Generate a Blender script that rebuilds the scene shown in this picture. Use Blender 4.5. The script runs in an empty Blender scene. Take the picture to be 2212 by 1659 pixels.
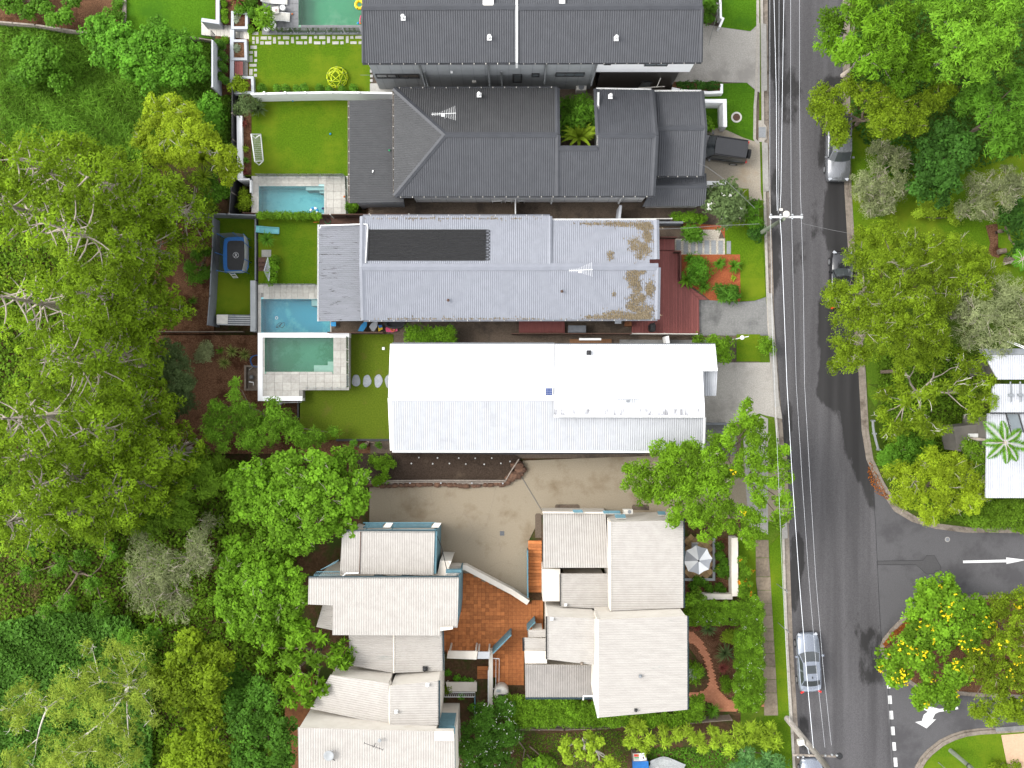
import bpy, math, random
import numpy as np
from mathutils import Vector, Matrix

# ------------------------------------------------------------------ camera, light, exposure
SC = bpy.context.scene
COL = SC.collection
S, H = 0.036, 80.0           # metres per photo unit on the ground (photo 2212 units wide), camera height
cam = bpy.data.cameras.new('camera'); camo = bpy.data.objects.new('camera', cam); COL.objects.link(camo)
camo.location = (0, 0, H); cam.sensor_width = 36; cam.lens = 36 * (H / S) / 2212; cam.clip_end = 600; cam.clip_start = 1
SC.camera = camo
SC.render.resolution_x, SC.render.resolution_y = 1024, 768
world = bpy.data.worlds.new('World'); SC.world = world; world.use_nodes = True
wn = world.node_tree.nodes; wl = world.node_tree.links
sky = wn.new('ShaderNodeTexSky'); sky.sky_type = 'NISHITA'; sky.sun_disc = False
sky.sun_elevation = math.radians(48); sky.sun_rotation = math.radians(281); sky.dust_density = 1.5; sky.air_density = 1.0; sky.ozone_density = 1
hs = wn.new('ShaderNodeHueSaturation'); hs.inputs['Saturation'].default_value = 0.12   # cloud cover: a nearly white sky
wl.new(sky.outputs[0], hs.inputs['Color']); wl.new(hs.outputs[0], wn['Background'].inputs[0])
wn['Background'].inputs[1].default_value = 0.15
sun = bpy.data.lights.new('sun', 'SUN'); sun.energy = 0.8; sun.angle = math.radians(24); sun.color = (1, 0.96, 0.9)
suno = bpy.data.objects.new('sun', sun); COL.objects.link(suno); suno.rotation_euler = (math.radians(-8), math.radians(-42), 0)
SC.view_settings.view_transform = 'Standard'; SC.view_settings.look = 'None'
SC.view_settings.exposure = 1.95; SC.view_settings.gamma = 1
SC.cycles.max_bounces = 5; SC.cycles.diffuse_bounces = 3; SC.cycles.glossy_bounces = 2; SC.cycles.transparent_max_bounces = 8
SC.cycles.caustics_reflective = False; SC.cycles.caustics_refractive = False
SC.cycles.use_denoising = True

# ------------------------------------------------------------------ helpers
R0 = random.Random(7); NR = np.random.default_rng(11)
def W(X, Y, z=0.0):
    k = S * (H - z) / H
    return Vector(((X - 1106) * k, (829.5 - Y) * k, z))
def T(c, r, *p): return [(553 * c + x / 4, 414.75 * r + y / 4) for x, y in p]
def t1(c, r, x, y): return (553 * c + x / 4, 414.75 * r + y / 4)
def onY(X, Y, y0):            # point on the vertical plane y = y0 that lies behind a photo point
    k = y0 / (829.5 - Y); z = H - H * k / S
    return Vector(((X - 1106) * k, y0, z))
def onX(X, Y, x0):
    k = x0 / (X - 1106); z = H - H * k / S
    return Vector((x0, (829.5 - Y) * k, z))
def area(p): return 0.5 * sum(p[i][0] * p[(i + 1) % len(p)][1] - p[(i + 1) % len(p)][0] * p[i][1] for i in range(len(p)))
def inset(p, d):
    p = [(q[0], q[1]) for q in p]
    if area(p) < 0: p = p[::-1]
    n = len(p); out = []
    for i in range(n):
        a, b, c = Vector(p[i - 1]), Vector(p[i]), Vector(p[(i + 1) % n])
        u = (b - a).normalized(); v = (c - b).normalized()
        n1 = Vector((-u.y, u.x)); n2 = Vector((-v.y, v.x)); m = n1 + n2
        m = m / max(0.3, m.dot(n1)) if m.length > 1e-6 else n1
        out.append(b + m * d)
    return [(q.x, q.y) for q in out]
def inside(p, x, y):
    r = False; n = len(p)
    for i in range(n):
        x1, y1 = p[i][0], p[i][1]; x2, y2 = p[i - 1][0], p[i - 1][1]
        if (y1 > y) != (y2 > y) and x < (x2 - x1) * (y - y1) / (y2 - y1) + x1: r = not r
    return r
class MB:
    def __init__(s): s.v = []; s.f = []
    def poly(s, pts):
        n = len(s.v); s.v += [tuple(p) for p in pts]; s.f.append(tuple(range(n, n + len(pts)))); return s
    def prism(s, p, z0, z1):
        p = [(q[0], q[1]) for q in p]
        if area(p) < 0: p = p[::-1]
        n = len(s.v); m = len(p)
        a = [(x, y, z0(x, y) if callable(z0) else z0) for x, y in p]; b = [(x, y, z1(x, y) if callable(z1) else z1) for x, y in p]
        s.v += a + b
        s.f.append(tuple(range(n + m - 1, n - 1, -1))); s.f.append(tuple(range(n + m, n + 2 * m)))
        for i in range(m):
            j = (i + 1) % m; s.f.append((n + i, n + j, n + m + j, n + m + i))
        return s
    def box(s, c, d, rz=0.0, rx=0.0):
        x, y, z = d[0] / 2, d[1] / 2, d[2] / 2; n = len(s.v)
        M = Matrix.Translation(c) @ Matrix.Rotation(rz, 4, 'Z') @ Matrix.Rotation(rx, 4, 'X')
        for q in ((-x, -y, -z), (x, -y, -z), (x, y, -z), (-x, y, -z), (-x, -y, z), (x, -y, z), (x, y, z), (-x, y, z)):
            s.v.append(tuple(M @ Vector(q)))
        for f in ((3, 2, 1, 0), (4, 5, 6, 7), (0, 1, 5, 4), (1, 2, 6, 5), (2, 3, 7, 6), (3, 0, 4, 7)): s.f.append(tuple(n + i for i in f))
        return s
    def tube(s, pts, r, n=6, closed=False):
        pts = [Vector(p) for p in pts]; m = len(pts); rs = r if isinstance(r, (list, tuple)) else [r] * m
        base = len(s.v)
        for i, p in enumerate(pts):
            a = pts[(i - 1) % m] if (i or closed) else p; b = pts[(i + 1) % m] if (i < m - 1 or closed) else p
            d = (b - a).normalized(); u = d.cross(Vector((0, 0, 1)))
            if u.length < 1e-3: u = d.cross(Vector((0, 1, 0)))
            u.normalize(); w = d.cross(u)
            for k in range(n):
                t = 2 * math.pi * k / n; s.v.append(tuple(p + (u * math.cos(t) + w * math.sin(t)) * rs[i]))
        for i in range(m if closed else m - 1):
            for k in range(n):
                a = base + i * n + k; b = base + i * n + (k + 1) % n; j = (i + 1) % m
                s.f.append((a, b, base + j * n + (k + 1) % n, base + j * n + k))
        if not closed:
            s.f.append(tuple(base + k for k in range(n))); s.f.append(tuple(base + (m - 1) * n + k for k in range(n - 1, -1, -1)))
        return s
    def lathe(s, c, prof, n=12):          # prof: (radius, z) from bottom to top, capped
        base = len(s.v); c = Vector(c)
        for r, z in prof:
            for k in range(n):
                t = 2 * math.pi * k / n; s.v.append((c.x + r * math.cos(t), c.y + r * math.sin(t), c.z + z))
        for i in range(len(prof) - 1):
            for k in range(n):
                a = base + i * n + k; b = base + i * n + (k + 1) % n; s.f.append((a, b, b + n, a + n))
        s.f.append(tuple(base + k for k in range(n - 1, -1, -1))); e = base + (len(prof) - 1) * n
        s.f.append(tuple(e + k for k in range(n))); return s
WL = {}
def _link(o, origin, parent):
    COL.objects.link(o)
    if parent is not None:
        o.parent = parent; o.location = origin - WL[parent.name]
    else: o.location = origin
    WL[o.name] = origin
def obj(name, mb, m, parent=None, smooth=False):
    v = np.array(mb.v, dtype=np.float64); lo, hi = v.min(0), v.max(0)
    o0 = Vector(((lo[0] + hi[0]) / 2, (lo[1] + hi[1]) / 2, lo[2]))
    me = bpy.data.meshes.new(name); me.from_pydata((v - np.array(o0)).tolist(), [], mb.f)
    if smooth:
        for p in me.polygons: p.use_smooth = True
    me.materials.append(m); o = bpy.data.objects.new(name, me); _link(o, o0, parent); return o
def share(name, src, loc, parent, rz=0.0, m=None):      # another piece with the same mesh
    o = bpy.data.objects.new(name, src.data); _link(o, Vector(loc), parent); o.rotation_euler.z = rz; return o
def tag(o, label, cat, group=None):
    o['label'] = label; o['category'] = cat
    if group: o['group'] = group
    return o
def thing(name, label, cat, loc=(0, 0, 0), group=None):
    o = bpy.data.objects.new(name, None); o.empty_display_size = 0.3; _link(o, Vector(loc), None); return tag(o, label, cat, group)
def struct(o): o['kind'] = 'structure'; return o
def stuff(o, label=None):
    o['kind'] = 'stuff'
    if label: o['label'] = label
    return o
def wp(pts, z): return [W(x, y, z) for x, y in pts]
def slab(name, pts, z, m, depth=0.3, parent=None):
    o = obj(name, MB().prism(wp(pts, z), z - depth, z), m, parent)
    return o if parent is not None else struct(o)
def copy_tree(o, loc, rz, label):
    c = o.copy(); COL.objects.link(c); c.location = loc; c.rotation_euler.z = rz; c['label'] = label; WL[c.name] = Vector(loc)
    for ch in list(o.children):
        k = ch.copy(); COL.objects.link(k); k.parent = c
        for g in list(ch.children):
            q = g.copy(); COL.objects.link(q); q.parent = k
    return c

# ------------------------------------------------------------------ materials
def newmat(name):
    m = bpy.data.materials.new(name); m.use_nodes = True; nt = m.node_tree; return m, nt, nt.nodes['Principled BSDF']
def pm(name, c1, c2=None, scale=3.0, rough=0.8, bump=0.0, bscale=None, spec=0.3, detail=6, metal=0.0, c3=None, s3=0.3, t3=(0.5, 0.62), stretch=None, rnd=0.0):
    """procedural surface: two colours mixed by fine noise, an optional third in large blotches"""
    m, nt, b = newmat(name); N = nt.nodes; L = nt.links
    b.inputs['Roughness'].default_value = rough; b.inputs['Specular IOR Level'].default_value = spec; b.inputs['Metallic'].default_value = metal
    g = N.new('ShaderNodeNewGeometry'); pos = g.outputs['Position']
    if stretch:
        mp = N.new('ShaderNodeMapping'); mp.inputs['Scale'].default_value = stretch; L.new(pos, mp.inputs[0]); pos = mp.outputs[0]
    if c2 is None: c2 = tuple(x * 0.82 for x in c1)
    nz = N.new('ShaderNodeTexNoise'); nz.inputs['Scale'].default_value = scale; nz.inputs['Detail'].default_value = detail; nz.inputs['Roughness'].default_value = 0.65
    L.new(pos, nz.inputs['Vector'])
    rp = N.new('ShaderNodeValToRGB'); rp.color_ramp.elements[0].position = 0.36; rp.color_ramp.elements[1].position = 0.64
    rp.color_ramp.elements[0].color = (*c1, 1); rp.color_ramp.elements[1].color = (*c2, 1); L.new(nz.outputs['Fac'], rp.inputs[0]); out = rp.outputs[0]
    if c3:
        n3 = N.new('ShaderNodeTexNoise'); n3.inputs['Scale'].default_value = s3; n3.inputs['Detail'].default_value = 8; n3.inputs['Roughness'].default_value = 0.7; L.new(pos, n3.inputs['Vector'])
        r3 = N.new('ShaderNodeMapRange'); r3.inputs[1].default_value = t3[0]; r3.inputs[2].default_value = t3[1]; L.new(n3.outputs['Fac'], r3.inputs[0])
        mx = N.new('ShaderNodeMix'); mx.data_type = 'RGBA'; L.new(r3.outputs[0], mx.inputs[0]); L.new(out, mx.inputs[6]); mx.inputs[7].default_value = (*c3, 1); out = mx.outputs[2]
    if rnd:
        oi = N.new('ShaderNodeObjectInfo'); mr = N.new('ShaderNodeMapRange'); mr.inputs[3].default_value = 1 - rnd; mr.inputs[4].default_value = 1 + rnd; L.new(oi.outputs['Random'], mr.inputs[0])
        mv = N.new('ShaderNodeVectorMath'); mv.operation = 'SCALE'; L.new(out, mv.inputs[0]); L.new(mr.outputs[0], mv.inputs['Scale']); out = mv.outputs[0]
    L.new(out, b.inputs['Base Color'])
    if bump:
        bn = N.new('ShaderNodeTexNoise'); bn.inputs['Scale'].default_value = bscale or scale * 4; bn.inputs['Detail'].default_value = 5; L.new(pos, bn.inputs['Vector'])
        bp = N.new('ShaderNodeBump'); bp.inputs['Strength'].default_value = bump; bp.inputs['Distance'].default_value = 0.05
        L.new(bn.outputs['Fac'], bp.inputs['Height']); L.new(bp.outputs[0], b.inputs['Normal'])
    return m
M = {}
M['soil'] = pm('soil', (.05, .03, .016), (.085, .05, .028), 5, .95, .6, c3=(.035, .05, .012), s3=.5, t3=(.48, .6), spec=.05)
M['lawn'] = pm('lawn', (.044, .092, .004), (.076, .138, .006), 9, .9, .5, 40, c3=(.105, .145, .008), s3=.22, t3=(.44, .62), spec=.05)
M['lawn_verge'] = pm('lawn_verge', (.045, .09, .006), (.075, .13, .010), 9, .9, .5, 40, c3=(.11, .135, .02), s3=.5, t3=(.52, .7), spec=.05)
M['lawn_lush'] = pm('lawn_lush', (.036, .098, .004), (.064, .145, .008), 8, .9, .5, 40, c3=(.036, .10, .006), s3=.4, spec=.05)
M['lawn_worn'] = pm('lawn_worn', (.055, .085, .006), (.085, .115, .010), 9, .9, .5, 40, c3=(.10, .085, .022), s3=.6, t3=(.56, .75), spec=.05)
M['rough_grass'] = pm('rough_grass', (.028, .055, .005), (.055, .085, .010), 4, .95, .6, 20, c3=(.05, .04, .016), s3=.5, t3=(.52, .64), spec=.05)
M['mulch'] = pm('mulch', (.055, .026, .014), (.16, .085, .048), 12, .95, .8, 30, c3=(.05, .022, .012), s3=.8, spec=.05)
M['mulch_dark'] = pm('mulch_dark', (.028, .020, .015), (.06, .043, .032), 10, .95, .7, 30, c3=(.075, .055, .04), s3=.8, t3=(.55, .7), spec=.05)
M['mulch_red'] = pm('mulch_red', (.19, .045, .016), (.29, .085, .03), 12, .95, .8, 30)
M['gravel_path'] = pm('gravel_path', (.075, .055, .04), (.12, .092, .068), 14, .95, .6, 40, c3=(.055, .042, .032), s3=.6)
M['asphalt_side'] = pm('asphalt_side', (.055, .053, .055), (.077, .075, .077), 22, .75, .25, 60, c3=(.046, .044, .046), s3=.25)
M['concrete'] = pm('concrete', (.27, .26, .24), (.22, .21, .195), 6, .85, .1, c3=(.18, .17, .15), s3=.7, t3=(.52, .7))
M['concrete_grey'] = pm('concrete_grey', (.175, .172, .165), (.13, .13, .125), 8, .85, .15, 30, c3=(.085, .085, .082), s3=.45, t3=(.5, .66))
M['aggregate_pale'] = pm('aggregate_pale', (.34, .32, .29), (.24, .225, .20), 12, .85, .25, 40, c3=(.22, .205, .185), s3=.4)
M['aggregate_warm'] = pm('aggregate_warm', (.30, .265, .21), (.22, .19, .15), 12, .85, .25, 40, c3=(.24, .19, .13), s3=.4, t3=(.55, .7))
M['drive_tan'] = pm('drive_tan', (.235, .198, .143), (.175, .146, .103), 16, .85, .25, 50, c3=(.13, .095, .055), s3=.33, t3=(.52, .72))
M['kerb'] = pm('kerb', (.32, .295, .26), (.25, .23, .20), 5, .85, .15, c3=(.15, .115, .085), s3=1.2, t3=(.56, .72))
M['kerb_old'] = pm('kerb_old', (.20, .17, .14), (.14, .118, .095), 5, .9, .2, c3=(.075, .06, .045), s3=1.0, t3=(.5, .66))
M['path_slab'] = pm('path_slab', (.20, .16, .115), (.14, .112, .082), 5, .9, .2, c3=(.09, .07, .05), s3=.9, t3=(.52, .7), rnd=.18)
M['paver'] = pm('paver', (.34, .33, .30), (.27, .26, .24), 7, .8, .1, rnd=.1)
M['paver_grey'] = pm('paver_grey', (.21, .22, .225), (.165, .17, .175), 7, .8, .1, rnd=.12)
M['travertine'] = pm('travertine', (.40, .385, .35), (.33, .31, .28), 5, .7, .05, rnd=.12)
M['stone_blue'] = pm('stone_blue', (.26, .27, .285), (.20, .21, .225), 9, .8, .2, rnd=.08)
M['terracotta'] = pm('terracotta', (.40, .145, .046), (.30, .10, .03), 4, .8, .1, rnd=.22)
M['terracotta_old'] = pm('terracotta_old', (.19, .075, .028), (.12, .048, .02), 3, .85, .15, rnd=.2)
M['grout'] = pm('grout', (.15, .05, .018), (.10, .032, .012), 6, .95)
M['brick'] = pm('brick', (.42, .18, .10), (.33, .135, .072), 5, .85, .15)
M['pebble'] = pm('pebble', (.48, .44, .37), (.22, .19, .15), 16, .85, .9, 18)
M['deck_red'] = pm('deck_red', (.20, .058, .050), (.155, .044, .038), 3, .6, .1, stretch=(6, .6, 1), rnd=.16)
M['deck_grey'] = pm('deck_grey', (.16, .16, .165), (.125, .125, .13), 4, .7, .05, rnd=.1)
M['timber'] = pm('timber', (.19, .155, .125), (.12, .095, .075), 4, .9, .3)
M['timber_dark'] = pm('timber_dark', (.06, .034, .024), (.10, .052, .036), 5, .85, .2)
M['timber_pale'] = pm('timber_pale', (.27, .235, .20), (.19, .16, .135), 5, .9, .3)
M['fence_grey'] = pm('fence_grey', (.15, .16, .175), (.12, .128, .14), 3, .6, .05)
M['fence_dark'] = pm('fence_dark', (.022, .022, .025), (.034, .033, .035), 3, .6)
M['wall_white'] = pm('wall_white', (.74, .74, .74), (.68, .68, .68), 1.2, .6)
M['wall_pale'] = pm('wall_pale', (.36, .375, .40), (.31, .325, .35), 1.2, .7)
M['wall_grey'] = pm('wall_grey', (.26, .27, .275), (.225, .235, .24), 1.0, .6)
M['wall_black'] = pm('wall_black', (.018, .017, .016), (.026, .023, .022), 1.5, .35)
M['wall_cream'] = pm('wall_cream', (.56, .52, .46), (.50, .46, .40), 1.0, .8, .05, c3=(.45, .40, .33), s3=.5, t3=(.58, .8))
M['wall_taupe'] = pm('wall_taupe', (.13, .12, .105), (.11, .10, .09), 1.5, .8)
M['blue_paint'] = pm('blue_paint', (.085, .175, .21), (.065, .14, .17), 2, .55)
M['teal_dark'] = pm('teal_dark', (.022, .042, .052), (.03, .055, .065), 2, .5)
M['glass_dark'] = pm('glass_dark', (.03, .035, .038), (.045, .05, .053), .8, .06, spec=.6)
M['glass_grey'] = pm('glass_grey', (.10, .12, .13), (.14, .16, .17), .8, .08, spec=.6)
M['black'] = pm('black', (.014, .014, .015), (.02, .02, .021), 4, .5)
M['white'] = pm('white', (.68, .68, .67), (.6, .6, .59), 4, .45)
M['offwhite'] = pm('offwhite', (.52, .50, .45), (.44, .42, .38), 4, .6)
M['steel'] = pm('steel', (.36, .37, .38), (.30, .31, .32), 3, .35, metal=.6)
M['grey_plastic'] = pm('grey_plastic', (.17, .18, .19), (.14, .15, .16), 3, .5)
M['rubber'] = pm('rubber', (.016, .016, .017), (.024, .024, .024), 5, .8)
M['pole_wood'] = pm('pole_wood', (.30, .275, .245), (.20, .18, .155), 3, .9, .3, stretch=(3, 3, .4))
M['pole_green'] = pm('pole_green', (.13, .145, .105), (.085, .10, .07), 3, .9, .3, stretch=(3, 3, .4))
M['wire_pale'] = pm('wire_pale', (.62, .64, .66), (.55, .57, .6), 3, .5)
M['wire_dark'] = pm('wire_dark', (.10, .10, .10), (.14, .14, .14), 3, .5)
M['rock'] = pm('rock', (.12, .065, .04), (.06, .034, .024), 3, .95, .9, 8, rnd=.2)
M['bark_pale'] = pm('bark_pale', (.34, .30, .25), (.24, .20, .165), 2.5, .9, .2)
M['bark_white'] = pm('bark_white', (.52, .49, .43), (.40, .36, .31), 2.5, .85, .15)
M['bark'] = pm('bark', (.15, .115, .085), (.10, .075, .055), 3, .95, .4)
M['bark_dark'] = pm('bark_dark', (.07, .052, .04), (.045, .034, .027), 3, .95, .4)
M['twig_pink'] = pm('twig_pink', (.26, .18, .14), (.19, .13, .10), 2.5, .9)
for nm, c in (('red', (.42, .03, .02)), ('blue', (.012, .11, .33)), ('blue_bright', (.02, .24, .5)), ('yellow', (.62, .42, .01)), ('lime', (.42, .50, .01)), ('pink', (.5, .05, .14)), ('orange', (.5, .13, .02)), ('green', (.02, .22, .08)), ('aqua', (.12, .36, .38)), ('skyblue', (.30, .48, .62)), ('red_light', (.55, .02, .015)), ('navy', (.02, .03, .10))):
    M[nm] = pm(nm, c, tuple(x * .8 for x in c), 3, .45)
def roofmat(name, c1, c2, rough=.45, stain=None, s3=.5, t3=(.55, .7), stretch=None): return pm(name, c1, c2, 1.6, rough, c3=stain, s3=s3, t3=t3, spec=.35, stretch=stretch)
M['roof_dark'] = roofmat('roof_dark', (.041, .043, .049), (.033, .035, .040), .5)
M['roof_dark_warm'] = roofmat('roof_dark_warm', (.039, .0395, .041), (.032, .0325, .034), .5)
M['roof_blue'] = roofmat('roof_blue', (.178, .187, .212), (.158, .166, .19), .4)
M['roof_streaked'] = roofmat('roof_streaked', (.165, .17, .19), (.14, .146, .16), .5, (.03, .027, .026), 2.6, (.60, .64), (.35, 2.2, 1))
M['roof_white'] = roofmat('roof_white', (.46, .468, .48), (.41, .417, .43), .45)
M['roof_white_shaded'] = roofmat('roof_white_shaded', (.315, .322, .335), (.285, .292, .305), .45, (.245, .25, .262), .4, (.58, .8))  # shaded copy of the white roof: the lower slope's dimmer light is in its colour
M['roof_soot'] = roofmat('roof_soot', (.66, .67, .69), (.5, .51, .53), .5, (.16, .16, .17), 1.2, (.42, .6), (2.0, .5, 1))
M['roof_beige'] = roofmat('roof_beige', (.305, .287, .263), (.268, .25, .229), .55)
M['roof_beige_old'] = roofmat('roof_beige_old', (.30, .282, .259), (.263, .245, .225), .6, (.11, .14, .13), .5, (.62, .8), (.5, 2.2, 1))
M['roof_grey'] = roofmat('roof_grey', (.215, .20, .185), (.18, .168, .155), .6)
M['roof_silver'] = roofmat('roof_silver', (.34, .35, .37), (.30, .31, .33), .45)
def clearmat(name, tint, gloss=0.06, rough=0.03):
    m = bpy.data.materials.new(name); m.use_nodes = True; N = m.node_tree.nodes; L = m.node_tree.links; N.remove(N['Principled BSDF'])
    t = N.new('ShaderNodeBsdfTransparent'); t.inputs[0].default_value = (*tint, 1)
    g = N.new('ShaderNodeBsdfGlossy'); g.inputs['Roughness'].default_value = rough
    f = N.new('ShaderNodeLayerWeight'); f.inputs[0].default_value = 0.25
    mr = N.new('ShaderNodeMapRange'); mr.inputs[3].default_value = gloss; mr.inputs[4].default_value = .8; L.new(f.outputs['Fresnel'], mr.inputs[0])
    x = N.new('ShaderNodeMixShader'); L.new(mr.outputs[0], x.inputs[0]); L.new(t.outputs[0], x.inputs[1]); L.new(g.outputs[0], x.inputs[2]); L.new(x.outputs[0], N['Material Output'].inputs[0])
    return m, N, L, g
M['glass'] = clearmat('glass', (.86, .93, .90))[0]
def watermat(name, tint):
    m, N, L, g = clearmat(name, tint, .02, .06)
    nz = N.new('ShaderNodeTexNoise'); nz.inputs['Scale'].default_value = 2.5; ge = N.new('ShaderNodeNewGeometry'); L.new(ge.outputs['Position'], nz.inputs['Vector'])
    b = N.new('ShaderNodeBump'); b.inputs['Strength'].default_value = .25; b.inputs['Distance'].default_value = .05; L.new(nz.outputs['Fac'], b.inputs['Height']); L.new(b.outputs[0], g.inputs['Normal'])
    return m
M['water_blue'] = watermat('water_blue', (.72, .93, .95)); M['water_green'] = watermat('water_green', (.72, .92, .85))
M['pool_blue'] = pm('pool_blue', (.36, .54, .53), (.31, .49, .49), 1.0, .6, c3=(.20, .38, .42), s3=.35, t3=(.5, .58))
M['pool_sky'] = pm('pool_sky', (.27, .55, .58), (.22, .49, .54), 1.0, .6, c3=(.10, .37, .48), s3=.3, t3=(.5, .57))
M['pool_green'] = pm('pool_green', (.16, .30, .22), (.13, .26, .19), 1.0, .6, c3=(.07, .20, .12), s3=.35, t3=(.5, .57))
M['pool_sage'] = pm('pool_sage', (.16, .32, .20), (.13, .28, .175), 1.0, .6, c3=(.27, .34, .25), s3=.3, t3=(.56, .64))
M['pool_step'] = pm('pool_step', (.42, .45, .42), (.37, .40, .38), 2, .6)

# asphalt of the main street: dry grey with wet, darker areas whose outline is stored per vertex
def roadmat():
    m, nt, b = newmat('asphalt'); N = nt.nodes; L = nt.links
    g = N.new('ShaderNodeNewGeometry'); at = N.new('ShaderNodeAttribute'); at.attribute_name = 'wet'
    n1 = N.new('ShaderNodeTexNoise'); n1.inputs['Scale'].default_value = 20; n1.inputs['Detail'].default_value = 5; L.new(g.outputs['Position'], n1.inputs['Vector'])
    r1 = N.new('ShaderNodeValToRGB'); r1.color_ramp.elements[0].position = .35; r1.color_ramp.elements[1].position = .65
    r1.color_ramp.elements[0].color = (.054, .052, .054, 1); r1.color_ramp.elements[1].color = (.078, .075, .077, 1); L.new(n1.outputs['Fac'], r1.inputs[0])
    mp = N.new('ShaderNodeMapping'); mp.inputs['Scale'].default_value = (1.4, .55, 1); L.new(g.outputs['Position'], mp.inputs[0])
    n2 = N.new('ShaderNodeTexNoise'); n2.inputs['Scale'].default_value = .9; n2.inputs['Detail'].default_value = 10; n2.inputs['Roughness'].default_value = .72; L.new(mp.outputs[0], n2.inputs['Vector'])
    ad = N.new('ShaderNodeMath'); ad.operation = 'ADD'; L.new(at.outputs['Fac'], ad.inputs[0]); L.new(n2.outputs['Fac'], ad.inputs[1])
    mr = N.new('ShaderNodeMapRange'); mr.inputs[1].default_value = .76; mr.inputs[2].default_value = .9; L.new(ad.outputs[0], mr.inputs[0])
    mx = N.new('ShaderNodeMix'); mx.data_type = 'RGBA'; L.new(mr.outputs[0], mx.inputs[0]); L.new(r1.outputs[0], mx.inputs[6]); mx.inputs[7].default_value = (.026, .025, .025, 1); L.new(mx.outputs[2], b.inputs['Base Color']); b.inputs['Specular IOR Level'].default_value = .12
    m4 = N.new('ShaderNodeMapping'); m4.inputs['Scale'].default_value = (1.1, .06, 1); L.new(g.outputs['Position'], m4.inputs[0])
    n4 = N.new('ShaderNodeTexNoise'); n4.inputs['Scale'].default_value = 1.0; n4.inputs['Detail'].default_value = 4; L.new(m4.outputs[0], n4.inputs['Vector'])
    n5 = N.new('ShaderNodeTexNoise'); n5.inputs['Scale'].default_value = 2.2; n5.inputs['Detail'].default_value = 9; n5.inputs['Roughness'].default_value = .8; L.new(g.outputs['Position'], n5.inputs['Vector'])
    r4 = N.new('ShaderNodeMapRange'); r4.inputs[1].default_value = .35; r4.inputs[2].default_value = .65; r4.inputs[3].default_value = .78; r4.inputs[4].default_value = 1.16; L.new(n4.outputs['Fac'], r4.inputs[0])
    r5 = N.new('ShaderNodeMapRange'); r5.inputs[1].default_value = .62; r5.inputs[2].default_value = .72; r5.inputs[3].default_value = 1; r5.inputs[4].default_value = .6; L.new(n5.outputs['Fac'], r5.inputs[0])
    mu = N.new('ShaderNodeMath'); mu.operation = 'MULTIPLY'; L.new(r4.outputs[0], mu.inputs[0]); L.new(r5.outputs[0], mu.inputs[1])
    vs = N.new('ShaderNodeVectorMath'); vs.operation = 'SCALE'; L.new(mx.outputs[2], vs.inputs[0]); L.new(mu.outputs[0], vs.inputs['Scale']); L.new(vs.outputs[0], b.inputs['Base Color'])
    rr = N.new('ShaderNodeMapRange'); rr.inputs[3].default_value = .8; rr.inputs[4].default_value = .6; L.new(mr.outputs[0], rr.inputs[0]); L.new(rr.outputs[0], b.inputs['Roughness'])
    bp = N.new('ShaderNodeBump'); bp.inputs['Strength'].default_value = .2; bp.inputs['Distance'].default_value = .03; L.new(n1.outputs['Fac'], bp.inputs['Height']); L.new(bp.outputs[0], b.inputs['Normal'])
    return m
M['asphalt'] = roadmat()
def leafmat(name, dark, light, trans=.3, rough=.5):
    if trans == .3 and 'petal' not in name: trans = .42; dark, light = tuple(c * 1.18 for c in dark), tuple(c * 1.2 for c in light)
    m, nt, b = newmat(name); N = nt.nodes; L = nt.links
    at = N.new('ShaderNodeAttribute'); at.attribute_name = 'tint'
    mx = N.new('ShaderNodeMix'); mx.data_type = 'RGBA'; L.new(at.outputs['Fac'], mx.inputs[0]); mx.inputs[6].default_value = (*dark, 1); mx.inputs[7].default_value = (*light, 1)
    L.new(mx.outputs[2], b.inputs['Base Color']); b.inputs['Roughness'].default_value = rough; b.inputs['Specular IOR Level'].default_value = .06
    t = N.new('ShaderNodeBsdfTranslucent'); L.new(mx.outputs[2], t.inputs[0]); x = N.new('ShaderNodeMixShader'); x.inputs[0].default_value = trans
    L.new(b.outputs[0], x.inputs[1]); L.new(t.outputs[0], x.inputs[2]); L.new(x.outputs[0], N['Material Output'].inputs[0]); return m
# ------------------------------------------------------------------ ground, street, yards
def tz(x): 
    t = min(1, max(0, (x + 12.6) / 1.6)); return -2.3 + (2.3 - .17) * t * t * (3 - 2 * t)
xs = [-300, -80, -45, -35, -25, -18, -12.6, -12.2, -11.8, -11.4, -11, 0, 12, 22, 40, 80, 300]; ys = [-300, -80, -40, -20, 0, 20, 40, 80, 300]
mb = MB()
for y in ys:
    for x in xs: mb.v.append((x, y, tz(x)))
for j in range(len(ys) - 1):
    for i in range(len(xs) - 1):
        a = j * len(xs) + i; mb.f.append((a, a + 1, a + 1 + len(xs), a + len(xs)))
struct(obj('ground', mb, M['soil']))

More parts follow.
